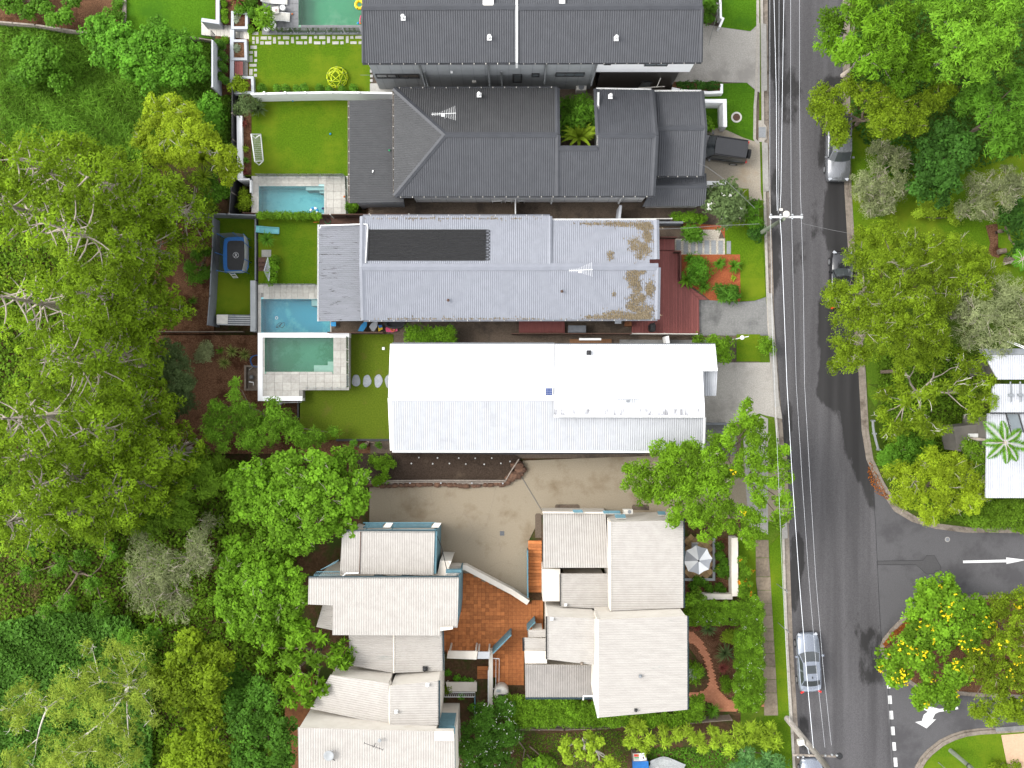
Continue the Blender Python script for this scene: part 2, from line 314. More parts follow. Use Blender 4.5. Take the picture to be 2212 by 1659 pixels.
LE = [(1655, -90), (1657, 0), (1660, 300), (1665, 480), (1672, 700), (1684, 860), (1691, 940), (1703, 1140), (1706, 1245), (1712, 1400), (1724, 1600), (1732, 1740)]
RE = [(1824, -90), (1825, 0), (1826, 300), (1829, 415), (1835, 515), (1849, 702), (1859, 802), (1866, 930), (1876, 992), (1899, 1042), (1921, 1080)]
zr = -.12
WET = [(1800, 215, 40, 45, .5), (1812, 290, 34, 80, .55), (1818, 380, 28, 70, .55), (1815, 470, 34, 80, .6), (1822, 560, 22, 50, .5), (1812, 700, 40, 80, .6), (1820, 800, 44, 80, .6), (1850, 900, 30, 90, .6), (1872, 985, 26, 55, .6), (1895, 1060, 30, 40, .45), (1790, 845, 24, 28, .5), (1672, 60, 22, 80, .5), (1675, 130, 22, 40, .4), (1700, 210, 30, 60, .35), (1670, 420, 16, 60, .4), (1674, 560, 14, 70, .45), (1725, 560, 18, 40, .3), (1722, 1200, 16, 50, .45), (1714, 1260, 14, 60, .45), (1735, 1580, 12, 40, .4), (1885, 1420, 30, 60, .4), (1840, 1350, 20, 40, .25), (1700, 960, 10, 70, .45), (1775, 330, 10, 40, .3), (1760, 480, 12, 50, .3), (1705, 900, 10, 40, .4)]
def road_mesh():
    mb = MB(); wet = []
    rows = np.linspace(-90, 1740, 184); nc = 26
    for Y in rows:
        a = np.interp(Y, [p[1] for p in LE], [p[0] for p in LE]); b = np.interp(Y, [p[1] for p in RE], [p[0] for p in RE]) if Y < 1080 else np.interp(Y, [1080, 1245, 1740], [1890, 1896, 1932])
        if Y < 1080: b = min(b, np.interp(Y, [-90, 415, 700, 1000, 1080], [1830, 1830, 1850, 1884, 1890]))
        for i in range(nc):
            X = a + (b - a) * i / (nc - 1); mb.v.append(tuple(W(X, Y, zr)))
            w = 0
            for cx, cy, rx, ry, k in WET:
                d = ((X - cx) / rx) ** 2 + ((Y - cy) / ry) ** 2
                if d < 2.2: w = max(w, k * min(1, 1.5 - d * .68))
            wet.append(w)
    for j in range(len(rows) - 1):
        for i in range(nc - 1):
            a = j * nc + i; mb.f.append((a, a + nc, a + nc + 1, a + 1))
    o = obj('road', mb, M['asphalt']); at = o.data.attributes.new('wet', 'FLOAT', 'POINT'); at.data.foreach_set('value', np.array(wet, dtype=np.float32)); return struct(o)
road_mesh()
struct(obj('side_road', MB().poly(wp([(1884, 1000), (1899, 1042), (1921, 1080), (1934, 1100), (1971, 1122), (2021, 1137), (2084, 1145), (2320, 1147), (2320, 1568), (2212, 1571), (2149, 1576), (2084, 1584), (2034, 1604), (2009, 1624), (1990, 1650), (1975, 1740), (1926, 1740), (1896, 1245), (1888, 1080)], zr - .006)), M['asphalt_side']))
# patched trench with its dark sealed edges, joint between the two road surfaces
trench = T(3, 2, (942, 1530), (1340, 1524), (1370, 1482), (1438, 1482), (1470, 1540), (1492, 1575), (1490, 1610), (1443, 1612), (1440, 1636), (1370, 1642), (1280, 1562), (942, 1562))
M['patch'] = pm('patch', (.058, .056, .057), (.045, .044, .045), 20, .8, .2)
struct(obj('road_patch', MB().prism(wp(trench, zr), zr - .01, zr + .004), M['patch']))
def ribbon(name, pts, w, z, m, parent=None, h=.004):
    mb = MB(); P = [W(x, y, z) for x, y in pts]; L_ = []; R_ = []
    for i, p in enumerate(P):
        d = (P[min(i + 1, len(P) - 1)] - P[max(i - 1, 0)]).normalized(); n = Vector((-d.y, d.x, 0)) * w / 2
        L_.append(p + n); R_.append(p - n)
    n = len(P)
    mb.v = [tuple(p) for p in L_] + [tuple(p) for p in R_] + [tuple(p - Vector((0, 0, h))) for p in L_] + [tuple(p - Vector((0, 0, h))) for p in R_]
    for i in range(n - 1):
        mb.f += [(i, n + i, n + i + 1, i + 1), (i, i + 1, 2 * n + i + 1, 2 * n + i), (n + i, 3 * n + i, 3 * n + i + 1, n + i + 1)]
    mb.f += [(0, 2 * n, 3 * n, n), (n - 1, 2 * n - 1, 4 * n - 1, 3 * n - 1)]
    return obj(name, mb, m, parent)
struct(ribbon('road_seal_line', trench + [trench[0]], .035, zr + .009, M['black']))
struct(ribbon('road_joint', T(3, 2, (905, 960), (925, 1150), (938, 1400), (950, 1659)) + T(3, 3, (960, 230), (975, 480), (990, 610)), .03, zr + .006, M['black']))
struct(ribbon('road_joint', T(3, 3, (1035, 900), (1060, 1250), (1085, 1640)) + [(1934, 1740)], .03, zr + .006, M['black']))
# painted markings
M['paint'] = pm('paint', (.55, .55, .54), (.42, .42, .41), 14, .7, c3=(.22, .22, .22), s3=2.5, t3=(.6, .75))
for i, (x0, y0, x1, y1) in enumerate([(1025, 915, 1058, 972), (1036, 1033, 1072, 1105), (1048, 1165, 1084, 1238), (1060, 1302, 1097, 1375), (1072, 1437, 1108, 1508), (1084, 1570, 1120, 1648)]):
    struct(obj('lane_dash', MB().prism(wp(T(3, 3, (x0, y0), (x1 - 5, y0), (x1, y1), (x0 + 5, y1)), zr + .004), zr - .01, zr + .005), M['paint']))
struct(obj('lane_arrow', MB().prism(wp(T(3, 2, (1685, 1526), (2060, 1517), (2058, 1498), (2232, 1520), (2060, 1555), (2062, 1540), (1686, 1548)), zr), zr - .01, zr + .005), M['paint']))
struct(obj('lane_arrow', MB().prism(wp(T(3, 3, (1320, 1095), (1375, 1120), (1480, 1148), (1640, 1130), (1645, 1150), (1480, 1175), (1445, 1190), (1420, 1240), (1452, 1238), (1370, 1316), (1272, 1262), (1330, 1252), (1345, 1200), (1380, 1172), (1325, 1140)), zr), zr - .01, zr + .005), M['paint']))
# lots and yards (top of each slab at its own level)
slab('lot_ground', [(792, -140), (1640, -140), (1640, 990), (800, 990)], -.03, M['gravel_path'])
slab('lot_ground', [(800, 1130), (1660, 1100), (1700, 1740), (800, 1740)], -.05, M['soil'], .12)
slab('verge_ground', [(1500, -140)] + [(x - 13, y) for x, y in LE] + [ (1600, 1740), (1600, 900), (1640, 880), (1640, 0)], -.02, M['lawn_verge'])
slab('lawn', T(2, 0, (1820, -200), (2125, -200), (2120, 210), (2060, 270), (1810, 235)), .02, M['lawn_lush'])
slab('driveway', T(2, 0, (1650, 205), (1810, 235), (2060, 270), (2120, 215), (2142, 195), (2142, 800), (2110, 782), (2030, 715), (1810, 708), (1380, 705), (1380, 560), (1550, 500), (1650, 500)), .01, M['aggregate_pale'])
slab('lawn', T(2, 0, (1640, 805), (1812, 800), (1815, 722), (2030, 715), (2110, 790), (2115, 910), (2095, 930), (2100, 1190), (2115, 1225), (2000, 1190), (1830, 1112), (1710, 1105), (1600, 1115), (1600, 830)), .02, M['lawn_lush'])
slab('driveway', T(2, 0, (1600, 1112), (1710, 1104), (1830, 1111), (2000, 1190), (2118, 1228), (2142, 1235), (2150, 1659), (2165, 1730), (2050, 1730), (1860, 1600), (1600, 1590)), .012, M['aggregate_warm'])
slab('lawn', T(2, 1, (1700, -30), (2045, -30), (2050, 100), (2130, 300), (2165, 420), (2190, 905), (2100, 938), (1975, 945), (1975, 800), (1900, 560), (1840, 530), (1840, 300), (1700, 100)), .02, M['lawn'])
slab('driveway', T(2, 1, (1612, 930), (1975, 950), (2100, 941), (2192, 908), (2225, 1240), (1612, 1240)), .012, M['concrete_grey'])
slab('garden_bed', T(2, 1, (1465, 540), (1970, 540), (1975, 945), (1710, 935), (1620, 860), (1465, 760)), .03, M['mulch_red'])
slab('lawn', [(1591, 722), (1642, 722), (1643, 781), (1591, 781)], .02, M['lawn'])
slab('driveway', [(1515, 783), (1672, 783), (1676, 830), (1684, 868), (1690, 905), (1652, 897), (1640, 893), (1585, 914), (1515, 914)], .012, M['aggregate_pale'])
slab('driveway', T(2, 2, (1660, 350), (1870, 350), (1940, 420), (1940, 640), (1660, 620)), -.005, M['concrete_grey'])
dt = [(798, 1040), (1100, 1045), (1130, 995), (1260, 990), (1400, 985), (1700, 985), (1706, 1130), (1640, 1125), (1480, 1112), (1170, 1112), (1141, 1170), (1141, 1302), (1000, 1236), (940, 1215), (940, 1142), (798, 1142)]
slab('driveway', dt, 0, M['drive_tan'])
slab('footpath_concrete', T(2, 2, (2000, 470), (2150, 270), (2212, 300), (2212, 480), (2212, 1300), (2050, 1230), (2020, 900)), .008, M['concrete'])
slab('embankment', T(1, 2, (860, 600), (2212, 600), (2290, 640), (2180, 800), (2150, 850), (990, 850), (900, 760)), .03, M['mulch_dark'])
slab('lawn', T(2, 2, (1990, 1340), (2105, 1400), (2110, 1800), (2060, 1800), (1960, 1800), (1960, 1340)), .02, M['lawn'])
# concrete footpath slabs
PL = [(1629, 1165), (1629.5, 1190), (1632, 1244), (1645, 1350), (1649, 1450), (1651, 1548)]
PR = [(1660, 1160), (1660, 1190), (1664, 1244), (1669, 1330), (1674, 1420), (1681, 1549)]
fp = struct(obj('footpath', MB().prism(wp(PL + PR[::-1], -.03), -.2, -.03), M['grout']))
yy = [1166, 1205, 1246, 1275, 1303, 1329, 1357, 1385, 1412, 1439, 1468, 1497, 1546]
for i in range(len(yy) - 1):
    a, b = yy[i] + .5, yy[i + 1] - .5; f = lambda P, y: float(np.interp(y, [p[1] for p in P], [p[0] for p in P]))
    slab('path_slab', [(f(PL, a), a), (f(PR, a), a), (f(PR, b), b), (f(PL, b), b)], .01 + R0.uniform(-.006, .006), M['path_slab'], .05, fp)
slab('verge', [(1664, 1244), (1663, 1180), (1688, 1150), (1692, 1244), (1698, 1400), (1708, 1560), (1712, 1740), (1650, 1740), (1650, 1549), (1682, 1549), (1674, 1420)], .014, M['lawn'])
# kerbs: pale new sections across the driveways, old gutters elsewhere
ribbon_k = lambda name, pts, w, z, m: struct(ribbon(name, pts, w, z, m, None, .14))
ribbon_k('gutter', [(x - 4, y) for x, y in LE], .38, -.10, M['kerb_old'])
ribbon_k('kerb', [(x - 11.6, y) for x, y in LE], .2, .025, M['kerb'])
for y0, y1 in ((50, 198), (307, 415), (632, 880), (1120, 1165)):
    f = lambda y: float(np.interp(y, [p[1] for p in LE], [p[0] for p in LE]))
    o = slab('driveway_crossover', [(f(y0) - 13.5, y0), (f(y0) - 2, y0 + 2), (f(y1) - 2, y1 - 3), (f(y1) - 13.5, y1)], .035, M['concrete'], .17)
ribbon_k('kerb', [(1631 + 6, 0), (1637, 60), (1634, 190), (1631, 230), (1630, 300), (1638, 310)], .22, .03, M['kerb'])
REk = RE[:9] + [(1899, 1042), (1921, 1080), (1934, 1100), (1971, 1122), (2021, 1137), (2084, 1145), (2320, 1147)]
ribbon_k('gutter', [(x + 1, y) for x, y in REk], .4, -.10, M['kerb_old'])
ribbon_k('kerb', [(x + 8, y - (3 if y > 1080 else 0)) for x, y in REk], .2, .03, M['kerb_old'])
slab('park_ground', [(1834, -90), (1834, 300), (1839, 415), (1845, 515), (1859, 702), (1868, 802), (1876, 930), (1886, 992), (1909, 1037), (1931, 1075), (1944, 1093), (1975, 1115), (2022, 1130), (2084, 1140), (2330, 1142), (2330, -90)], 0, M['rough_grass'])
slab('lawn', T(3, 0, (700, 1080), (1000, 1050), (1250, 1250), (1700, 1400), (2300, 1150)) + T(3, 1, (2300, 900), (1500, 640), (1000, 640), (735, 420), (712, 30)), .015, M['lawn'], .1)
slab('lawn', T(3, 1, (830, 1230), (1050, 1300), (1000, 1659), (860, 1659)) + T(3, 2, (1000, 60), (930, 200), (865, 100)), .02, M['lawn_verge'], .1)
slab('dirt_path', T(3, 1, (1880, 290), (1985, 270), (1990, 480), (2060, 500), (1990, 570), (1900, 545), (1920, 440)), .03, M['mulch'])
isl = [(1905, 1400), (1912, 1382), (1928, 1362), (1960, 1330), (2040, 1298), (2110, 1290), (2330, 1288), (2330, 1510), (2100, 1500), (1990, 1490), (1940, 1455), (1915, 1425)]
struct(ribbon('island_kerb', isl + [isl[0]], .3, .02, M['kerb_old'], None, .14))
slab('island', inset(isl, 2) if area(isl) > 0 else inset(isl, 2), .0, M['mulch'], .12)
KC = T(3, 3, (1275, 1760), (1300, 1659), (1345, 1580), (1400, 1520), (1500, 1440), (1600, 1392), (1700, 1360), (1830, 1342), (1960, 1335), (2212, 1318), (2400, 1308))
struct(ribbon('kerb', [(x + 3, y + 3) for x, y in KC], .3, .03, M['kerb_old'], None, .15)); struct(ribbon('gutter', [(x - 3, y - 2) for x, y in KC], .3, -.1, M['kerb_old'], None, .1))
slab('lawn', [(x + 7, y + 6) for x, y in KC] + [(2330, 1740)], .01, M['lawn'])
slab('driveway', T(3, 3, (2015, 1375), (2400, 1345), (2400, 1800), (2100, 1800), (2060, 1600)), .03, pm('concrete_pink', (.42, .29, .19), (.36, .245, .16), 6, .85, .1))
slab('driveway_crossover', T(3, 3, (1965, 1312), (2400, 1278), (2400, 1325), (1970, 1345)), .035, M['concrete_grey'], .16)

# ---- backyards on the left; slabs reach down to the fallen-away ground
slab('terrace_bed', [(465, -40), (540, -40), (540, 55), (465, 46)], -.02, M['mulch'], 2.3); slab('terrace_bed', [(465, 77), (540, 85), (540, 192), (465, 192)], -.02, M['mulch'], 2.3)
slab('lawn', [(270, -40), (466, -40), (466, 84), (440, 82), (385, 76), (270, 66)], -1.4, M['lawn_lush'], .95)
slab('lawn', [(540, 66), (800, 70), (800, 204), (540, 204)], 0, M['lawn'], 2.3)
slab('lawn', [(526, 205), (800, 205), (800, 380), (526, 380)], .0, M['lawn'], 2.3)
slab('garden_bed', [(524, 205), (543, 205), (543, 378), (524, 378)], .03, M['mulch'], .1)
def deck(name, outer, hole, z, m, size, water_z, poolm, waterm, steps=()):
    """paved surround with a real basin: joints stay open between the pavers"""
    O = wp(outer, z); Hh = wp(hole, z)
    base = struct(obj(name, (lambda mb: mb)(ring(O, Hh, z - .04, 2.26)), M['grout_pale']))
    x0 = min(p.x for p in O); x1 = max(p.x for p in O); y0 = min(p.y for p in O); y1 = max(p.y for p in O)
    nx, ny = round((x1 - x0) / size[0]), round((y1 - y0) / size[1]); dx, dy = (x1 - x0) / nx, (y1 - y0) / ny; first = None
    hx0 = min(p.x for p in Hh); hx1 = max(p.x for p in Hh); hy0 = min(p.y for p in Hh); hy1 = max(p.y for p in Hh)
    for j in range(ny):
        for i in range(nx):
            ax, bx, ay, by = x0 + i * dx, x0 + (i + 1) * dx, y0 + j * dy, y0 + (j + 1) * dy
            if not inside(O, (ax + bx) / 2, (ay + by) / 2): continue
            cells = [(ax, bx, ay, by)]
            if ax < hx1 and bx > hx0 and ay < hy1 and by > hy0:
                cells = []
                if ax < hx0 - .08: cells.append((ax, hx0, ay, by))
                elif bx > hx1 + .08: cells.append((hx1, bx, ay, by))
                elif ay < hy0 - .08: cells.append((ax, bx, ay, hy0))
                elif by > hy1 + .08: cells.append((ax, bx, hy1, by))
            for (a, b, c, d) in cells:
                obj('paver', MB().box(((a + b) / 2, (c + d) / 2, z - .02), (b - a - .016, d - c - .016, .04 + R0.uniform(-.003, .003))), m, base)
    pool = struct(obj('pool_basin', basin(Hh, z, 1.4), poolm))
    for (pts, dz) in steps: slab('pool_step', pts, z - dz, M['pool_step'], 1.4 - dz - .02, pool)
    hw = inset(Hh, .012); w = struct(obj('pool_water', MB().prism(hw, z - 1.36, water_z), waterm)); return base
def ring(O, Hh, z, depth):
    mb = MB(); zb = z - depth
    # outer sides and top as four-sided bridge between the outline and the hole (hole ordered alike)
    hx0 = min(p.x for p in Hh); hx1 = max(p.x for p in Hh); hy0 = min(p.y for p in Hh); hy1 = max(p.y for p in Hh)
    pts = [(p.x, p.y) for p in O]
    x0 = min(p[0] for p in pts); x1 = max(p[0] for p in pts); y0 = min(p[1] for p in pts); y1 = max(p[1] for p in pts)
    def clip(a, b, c, d):
        q = pts
        for ax, s, v in ((0, 1, a), (0, -1, b), (1, 1, c), (1, -1, d)):
            out = []
            for i in range(len(q)):
                p0, p1 = q[i - 1], q[i]; d0, d1 = s * (p0[ax] - v), s * (p1[ax] - v)
                if (d0 >= 0) != (d1 >= 0):
                    t = d0 / (d0 - d1); out.append((p0[0] + (p1[0] - p0[0]) * t, p0[1] + (p1[1] - p0[1]) * t))
                if d1 >= 0: out.append(p1)
            q = out
            if len(q) < 3: return None
        return q
    for r in ((x0, x1, hy1, y1 + 1), (x0, x1, y0 - 1, hy0), (x0, hx0, hy0, hy1), (hx1, x1 + 1, hy0, hy1)):
        if r[1] - r[0] < .02 or r[3] - r[2] < .02: continue
        q = clip(*r)
        if q and abs(area(q)) > .01: mb.prism(q, zb, z)
    return mb
def basin(Hh, z, d):
    p = [(q.x, q.y) for q in Hh]
    if area(p) < 0: p = p[::-1]
    o = inset(p, -.14); i = inset(p, .006); n = len(p); mb = MB()
    zt = z - .03; zb = z - d
    mb.v = [(x, y, zt) for x, y in i] + [(x, y, zb) for x, y in i] + [(x, y, zt) for x, y in o] + [(x, y, zb - .15) for x, y in o]
    for k in range(n):
        j = (k + 1) % n
        mb.f += [(k, n + k, n + j, j), (k, j, 2 * n + j, 2 * n + k), (2 * n + k, 2 * n + j, 3 * n + j, 3 * n + k)]
    mb.f += [tuple(range(n, 2 * n)), tuple(range(4 * n - 1, 3 * n - 1, -1))]
    return mb
M['grout_pale'] = pm('grout_pale', (.24, .23, .21), (.19, .18, .165), 6, .9)
rect = lambda a, b, c, d: [(a, b), (c, b), (c, d), (a, d)]
deck('pool_deck', rect(566, -60, 800, 75), rect(645, -45, 785, 54), .04, M['deck_grey'], (.62, .62), -.08, M['pool_sage'], M['water_green'])
deck('pool_deck', rect(543, 380, 753, 466), rect(559, 402, 700, 461), .02, M['travertine'], (.6, .6), -.08, M['pool_blue'], M['water_blue'], ((rect(661, 402, 700, 411), .25), (rect(690, 411, 700, 417), .5)))
deck('pool_deck', rect(557, 615, 716, 722), rect(564, 646, 713, 718), 0, M['travertine'], (.45, .62), -.1, M['pool_sky'], M['water_blue'], ((rect(673, 646, 690, 661), .3),))
deck('pool_deck', [(557, 724), (754, 724), (754, 839), (654, 839), (654, 860), (557, 860)], rect(572, 729, 720, 803), .9, M['travertine'], (.62, .62), .72, M['pool_green'], M['water_green'], ((rect(678, 789, 720, 803), .35), (rect(708, 781, 720, 789), .6)))
slab('lawn', [(558, 465), (690, 465), (690, 616), (558, 616)], 0, M['lawn'], 2.3)
slab('lawn', [(461, 470), (551, 470), (551, 682), (461, 682)], -.9, M['lawn'], 1.3)
slab('lawn', [(755, 722), (850, 722), (850, 950), (648, 950), (648, 862), (655, 840), (755, 840)], 0, M['lawn_worn'], 2.3)
slab('mulch_bed', [(335, 468), (462, 468), (462, 722), (335, 722)], -1.95, M['mulch'], .4)
slab('mulch_bed', [(335, 724), (558, 724), (558, 860), (648, 862), (648, 980), (335, 980)], -1.6, M['mulch'], .6)
slab('mulch_bed', [(648, 950), (850, 948), (850, 985), (648, 985)], -.12, M['mulch'], 2.1)
slab('mulch_bed', T(0, 0, (0, -100), (1065, -100), (1060, 180), (760, 280), (300, 215), (0, 180)), -1.75, M['mulch'], .5)
slab('side_path', [(690, 463), (800, 463), (800, 487), (690, 487)], -.02, M['timber_dark'], 2.2)
slab('side_path', [(713, 690), (800, 690), (800, 722), (713, 722)], -.02, M['gravel_path'], 2.2)
slab('paved_strip', T(1, 0, (985, 720), (1060, 720), (1190, 735), (1190, 800), (985, 800)), .02, M['paver'], .1)
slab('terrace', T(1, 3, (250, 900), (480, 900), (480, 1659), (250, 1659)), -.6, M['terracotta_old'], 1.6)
# ------------------------------------------------------------------ houses
def plane_of(P):
    A = np.array([[p[0], p[1], 1] for p in P]); z = np.array([p[2] for p in P]); c, *_ = np.linalg.lstsq(A, z, rcond=None)
    return lambda x, y: float(c[0] * x + c[1] * y + c[2])
def clip_half(q, e, v, s):
    out = []
    for i in range(len(q)):
        p0, p1 = q[i - 1], q[i]; d0 = s * (p0[0] * e[0] + p0[1] * e[1] - v); d1 = s * (p1[0] * e[0] + p1[1] * e[1] - v)
        if (d0 >= 0) != (d1 >= 0):
            t = d0 / (d0 - d1); out.append((p0[0] + (p1[0] - p0[0]) * t, p0[1] + (p1[1] - p0[1]) * t))
        if d1 >= 0: out.append(p1)
    return out
def ribbed(pts, pl, ang, pitch, amp):
    """corrugated sheet over a flat outline; ribs run along the direction ang (0 = photo horizontal)"""
    e = (-math.sin(ang), math.cos(ang)); q = [(p[0], p[1]) for p in pts]
    pr = [p[0] * e[0] + p[1] * e[1] for p in q]; lo, hi = min(pr), max(pr); st = pitch / 4; n = max(1, int((hi - lo) / st)); st = (hi - lo) / n
    prof = (0, 1, 0, -1); mb = MB()
    for i in range(n):
        a, b = lo + i * st, lo + (i + 1) * st
        c = clip_half(clip_half(q, e, a, 1), e, b, -1) if n > 1 else q
        if len(c) < 3 or abs(area(c)) < 1e-5: continue
        h0, h1 = prof[i % 4] * amp, prof[(i + 1) % 4] * amp
        mb.poly([(x, y, pl(x, y) + h0 + (h1 - h0) * min(1, max(0, (x * e[0] + y * e[1] - a) / st))) for x, y in c])
    return mb
def roof(parent, pts, m, ang, pitch=.15, amp=.014, thick=.14, edge=None, wall=None, z0=-.1, ins=.3, name='roof', wname='wall', wz1=None):
    P = [W(x, y, z) for x, y, z in pts]; pl = plane_of(P); P = [Vector((p.x, p.y, pl(p.x, p.y))) for p in P]
    r = obj(name, ribbed(P, pl, ang, pitch, amp), m, parent)
    obj('fascia', MB().prism([(p.x, p.y) for p in P], lambda x, y: pl(x, y) - thick, lambda x, y: pl(x, y) - amp - .006), edge or m, r)
    if wall: obj(wname, MB().prism(inset([(p.x, p.y) for p in P], ins), z0, (lambda x, y: pl(x, y) - thick + .02) if wz1 is None else wz1), wall, parent)
    return r
def cap(parent, a, b, w, m, name='ridge_cap', h=.05):
    a, b = W(*a), W(*b); d = (b - a).normalized(); n = Vector((-d.y, d.x, 0)).normalized() * w / 2; u = Vector((0, 0, h)); k = Vector((0, 0, .05))
    mb = MB(); pts = [a - n - k, a + u, a + n - k, b - n - k, b + u, b + n - k]; mb.v = [tuple(p + Vector((0, 0, .045))) for p in pts]
    mb.f = [(0, 1, 4, 3), (1, 2, 5, 4), (0, 3, 5, 2), (0, 2, 1), (3, 4, 5)]; return obj(name, mb, m, parent)
def gutter(parent, a, b, m, w=.12, brk=0, bm=None, drop=.02):
    a, b = W(*a), W(*b); d = (b - a); L_ = d.length; d = d / L_; n = Vector((-d.y, d.x, 0)).normalized(); mb = MB(); rz = math.atan2(d.y, d.x)
    c = (a + b) / 2 - Vector((0, 0, drop))
    mb.box(c + Vector((0, 0, -.05)), (L_, w, .02), rz); mb.box(c + n * (w / 2), (L_, .012, .1), rz); mb.box(c - n * (w / 2), (L_, .012, .1), rz)
    g = obj('gutter', mb, m, parent)
    if brk:
        first = None
        for i in range(brk):
            p = a + d * L_ * (i + .5) / brk + Vector((0, 0, .02 - drop))
            if first is None: first = obj('gutter_bracket', MB().box(p, (.045, w + .02, .03), rz), bm or M['offwhite'], g)
            else: share('gutter_bracket', first, p + Vector((0, 0, -.015)), g)
    return g
def pipe(parent, pts, r, m, name='downpipe', n=8): return obj(name, MB().tube(pts, r, n), m, parent, True)
def window(parent, X0, Y0, X1, Y1, y0, panes=1, frame='black', glassm='glass_grey', name='window'):
    """window in a wall that faces the photo's bottom (plane y = y0): frame with recessed panes"""
    a = onY(X0, Y0, y0); b = onY(X1, Y1, y0); x0, x1 = sorted((a.x, b.x)); z1, z0 = max(a.z, b.z), min(a.z, b.z); t = .06; mb = MB()
    yb = y0 - .03
    mb.box(((x0 + x1) / 2, yb, z1 - t / 2), (x1 - x0, .08, t)); mb.box(((x0 + x1) / 2, yb, z0 + t / 2), (x1 - x0, .08, t))
    for i in range(panes + 1): mb.box((x0 + t / 2 + (x1 - x0 - t) * i / panes, yb, (z0 + z1) / 2), (t, .078, z1 - z0 - 2 * t))
    f = obj(name, mb, M[frame], parent)
    for i in range(panes):
        w = (x1 - x0 - t) / panes; obj('pane', MB().box((x0 + t / 2 + w * (i + .5), y0 - .012, (z0 + z1) / 2), (w - t, .02, z1 - z0 - 2 * t)), M[glassm], f)
    return f
def vent(X, Y, z, label, m='white', r=.09, h=.4):
    p = W(X, Y, z); o = thing('roof_vent', label, 'vent', p)
    obj('pipe', MB().lathe(p, [(r * .7, -.1), (r * .7, h)], 10), M['grey_plastic'], o, True); obj('cowl', MB().lathe(p + Vector((0, 0, h)), [(r * .8, 0), (r * 1.5, .03), (r * 1.5, .1), (r * .6, .17)], 10), M[m], o, True)
    obj('flashing', MB().box(p + Vector((0, 0, .03)), (r * 3.6, r * 3.6, .03)), M[m], o); return o
def antenna(X, Y, z, ang, L_, n, label, m='white', dens=1.0, h=1.2):
    p = W(X, Y, z); o = thing('tv_antenna', label, 'antenna', p); d = Vector((math.cos(ang), math.sin(ang), 0)); q = Vector((-d.y, d.x, 0)); c = p + Vector((0, 0, h))
    obj('mast', MB().tube([p - Vector((0, 0, .15)), c], .022, 6), M[m], o); obj('boom', MB().tube([c - d * L_ / 2, c + d * L_ / 2], .018, 6), M[m], o)
    for i in range(n):
        t = (i + .5) / n; w = .12 + (.42 * max(0, t - .35) / .65) * dens if n > 6 else .35
        obj('element', MB().tube([c + d * L_ * (t - .5) - q * w, c + d * L_ * (t - .5) + q * w], .009, 4), M[m], o)
    obj('junction_box', MB().box(c + q * -.12 + d * L_ * -.03 + Vector((0, 0, .05)), (.26, .17, .1), ang), M[m], o); return o
V, Hh_ = math.pi / 2, 0.0      # ribs along the photo's vertical / horizontal
# --- house A: long dark gable roof at the top
A = thing('dark_roof_house', 'long two storey house with dark gable roof split by a white strip', 'house', W(1150, 60, 0))
e, g = 7.6, 9.0
for x0, x1 in ((783, 1113.5), (1119, 1515.5)):
    roof(A, [(x0 - (1 if x0 < 800 else 0), 16, g), (x1 + (2 if x1 > 1400 else 0), 14, g), (x1, 135, e), (x0, 137, e)], M['roof_dark'], V, .16, .016)
    roof(A, [(x0 - 2, -108, e), (x1 + 3, -108, e), (x1 + 2, 13.5, g), (x0 - 1, 15.5, g)], M['roof_dark'], V, .16, .016)
    cap(A, (x0 - 1, 15, g), (x1 + 2, 13.5, g), .45, M['roof_dark'])
    cap(A, (x0 + .8, 15, g), (x0 + 1.8, 136, e), .22, M['roof_dark'], 'barge_cap'); cap(A, (x1 + 1, 14, g), (x1 - 1, 135, e), .22, M['roof_dark'], 'barge_cap')
mb = MB(); 
for a, b in (((1116.3, 14.5, g), (1116.3, 136, e)), ((1116.3, -108, e), (1116.3, 13.5, g))):
    p, q = W(*a), W(*b); mb.prism([(p.x - .075, p.y), (p.x + .075, p.y), (q.x + .075, q.y), (q.x - .075, q.y)], e - 1.2, (lambda pl: lambda x, y: pl(x, y) + .12)(plane_of([p, q, p + Vector((1, 0, 0))])))
obj('parapet', mb, M['white'], A)
gutter(A, (783, 137.5, e - .05), (1113, 137.5, e - .05), M['roof_dark'], .13, 13); gutter(A, (1119, 137, e - .05), (1515, 135.5, e - .05), M['roof_dark'], .13, 16)
ya = W(0, 136, e).y + .35; yn = W(0, -108, e).y - .35; ax = lambda X, z=e: W(X, 136, z).x
pl = lambda x, y: e - .12 + (g - e) * (1 - abs(y - (ya + yn) / 2) / ((yn - ya) / 2)) * .92
obj('wall', MB().prism([(ax(790), ya), (ax(1292), ya), (ax(1292), (ya + yn) / 2), (ax(1292), yn), (ax(790), yn), (ax(790), (ya + yn) / 2)], -.1, pl), M['wall_grey'], A)
xb = onY(1467, 155, ya + .06).x
obj('upper_wall', MB().prism([(ax(1292) + .003, ya - .03), (onY(1500, 136, ya).x, ya - .03), (onY(1500, 136, ya).x, (ya + yn) / 2), (onY(1500, 136, ya).x, yn), (ax(1292) + .003, yn), (ax(1292) + .003, (ya + yn) / 2)], 4.45, pl), M['wall_white'], A)
obj('lower_wall', MB().prism([(onY(1288, 188, ya + .06).x, ya + .01), (xb, ya + .01), (xb, yn), (onY(1288, 188, ya + .06).x, yn)], -.1, 4.45), M['wall_black'], A)
for X in np.linspace(815, 1280, 19): obj('panel_joint', MB().box((onY(X, 145, ya).x, ya - .004, 3.7), (.02, .012, 7.4)), M['fence_grey'], A)
obj('floor_joint', MB().box((onY(1030, 150, ya).x, ya - .005, 3.6), (17.4, .014, .025)), M['fence_grey'], A)
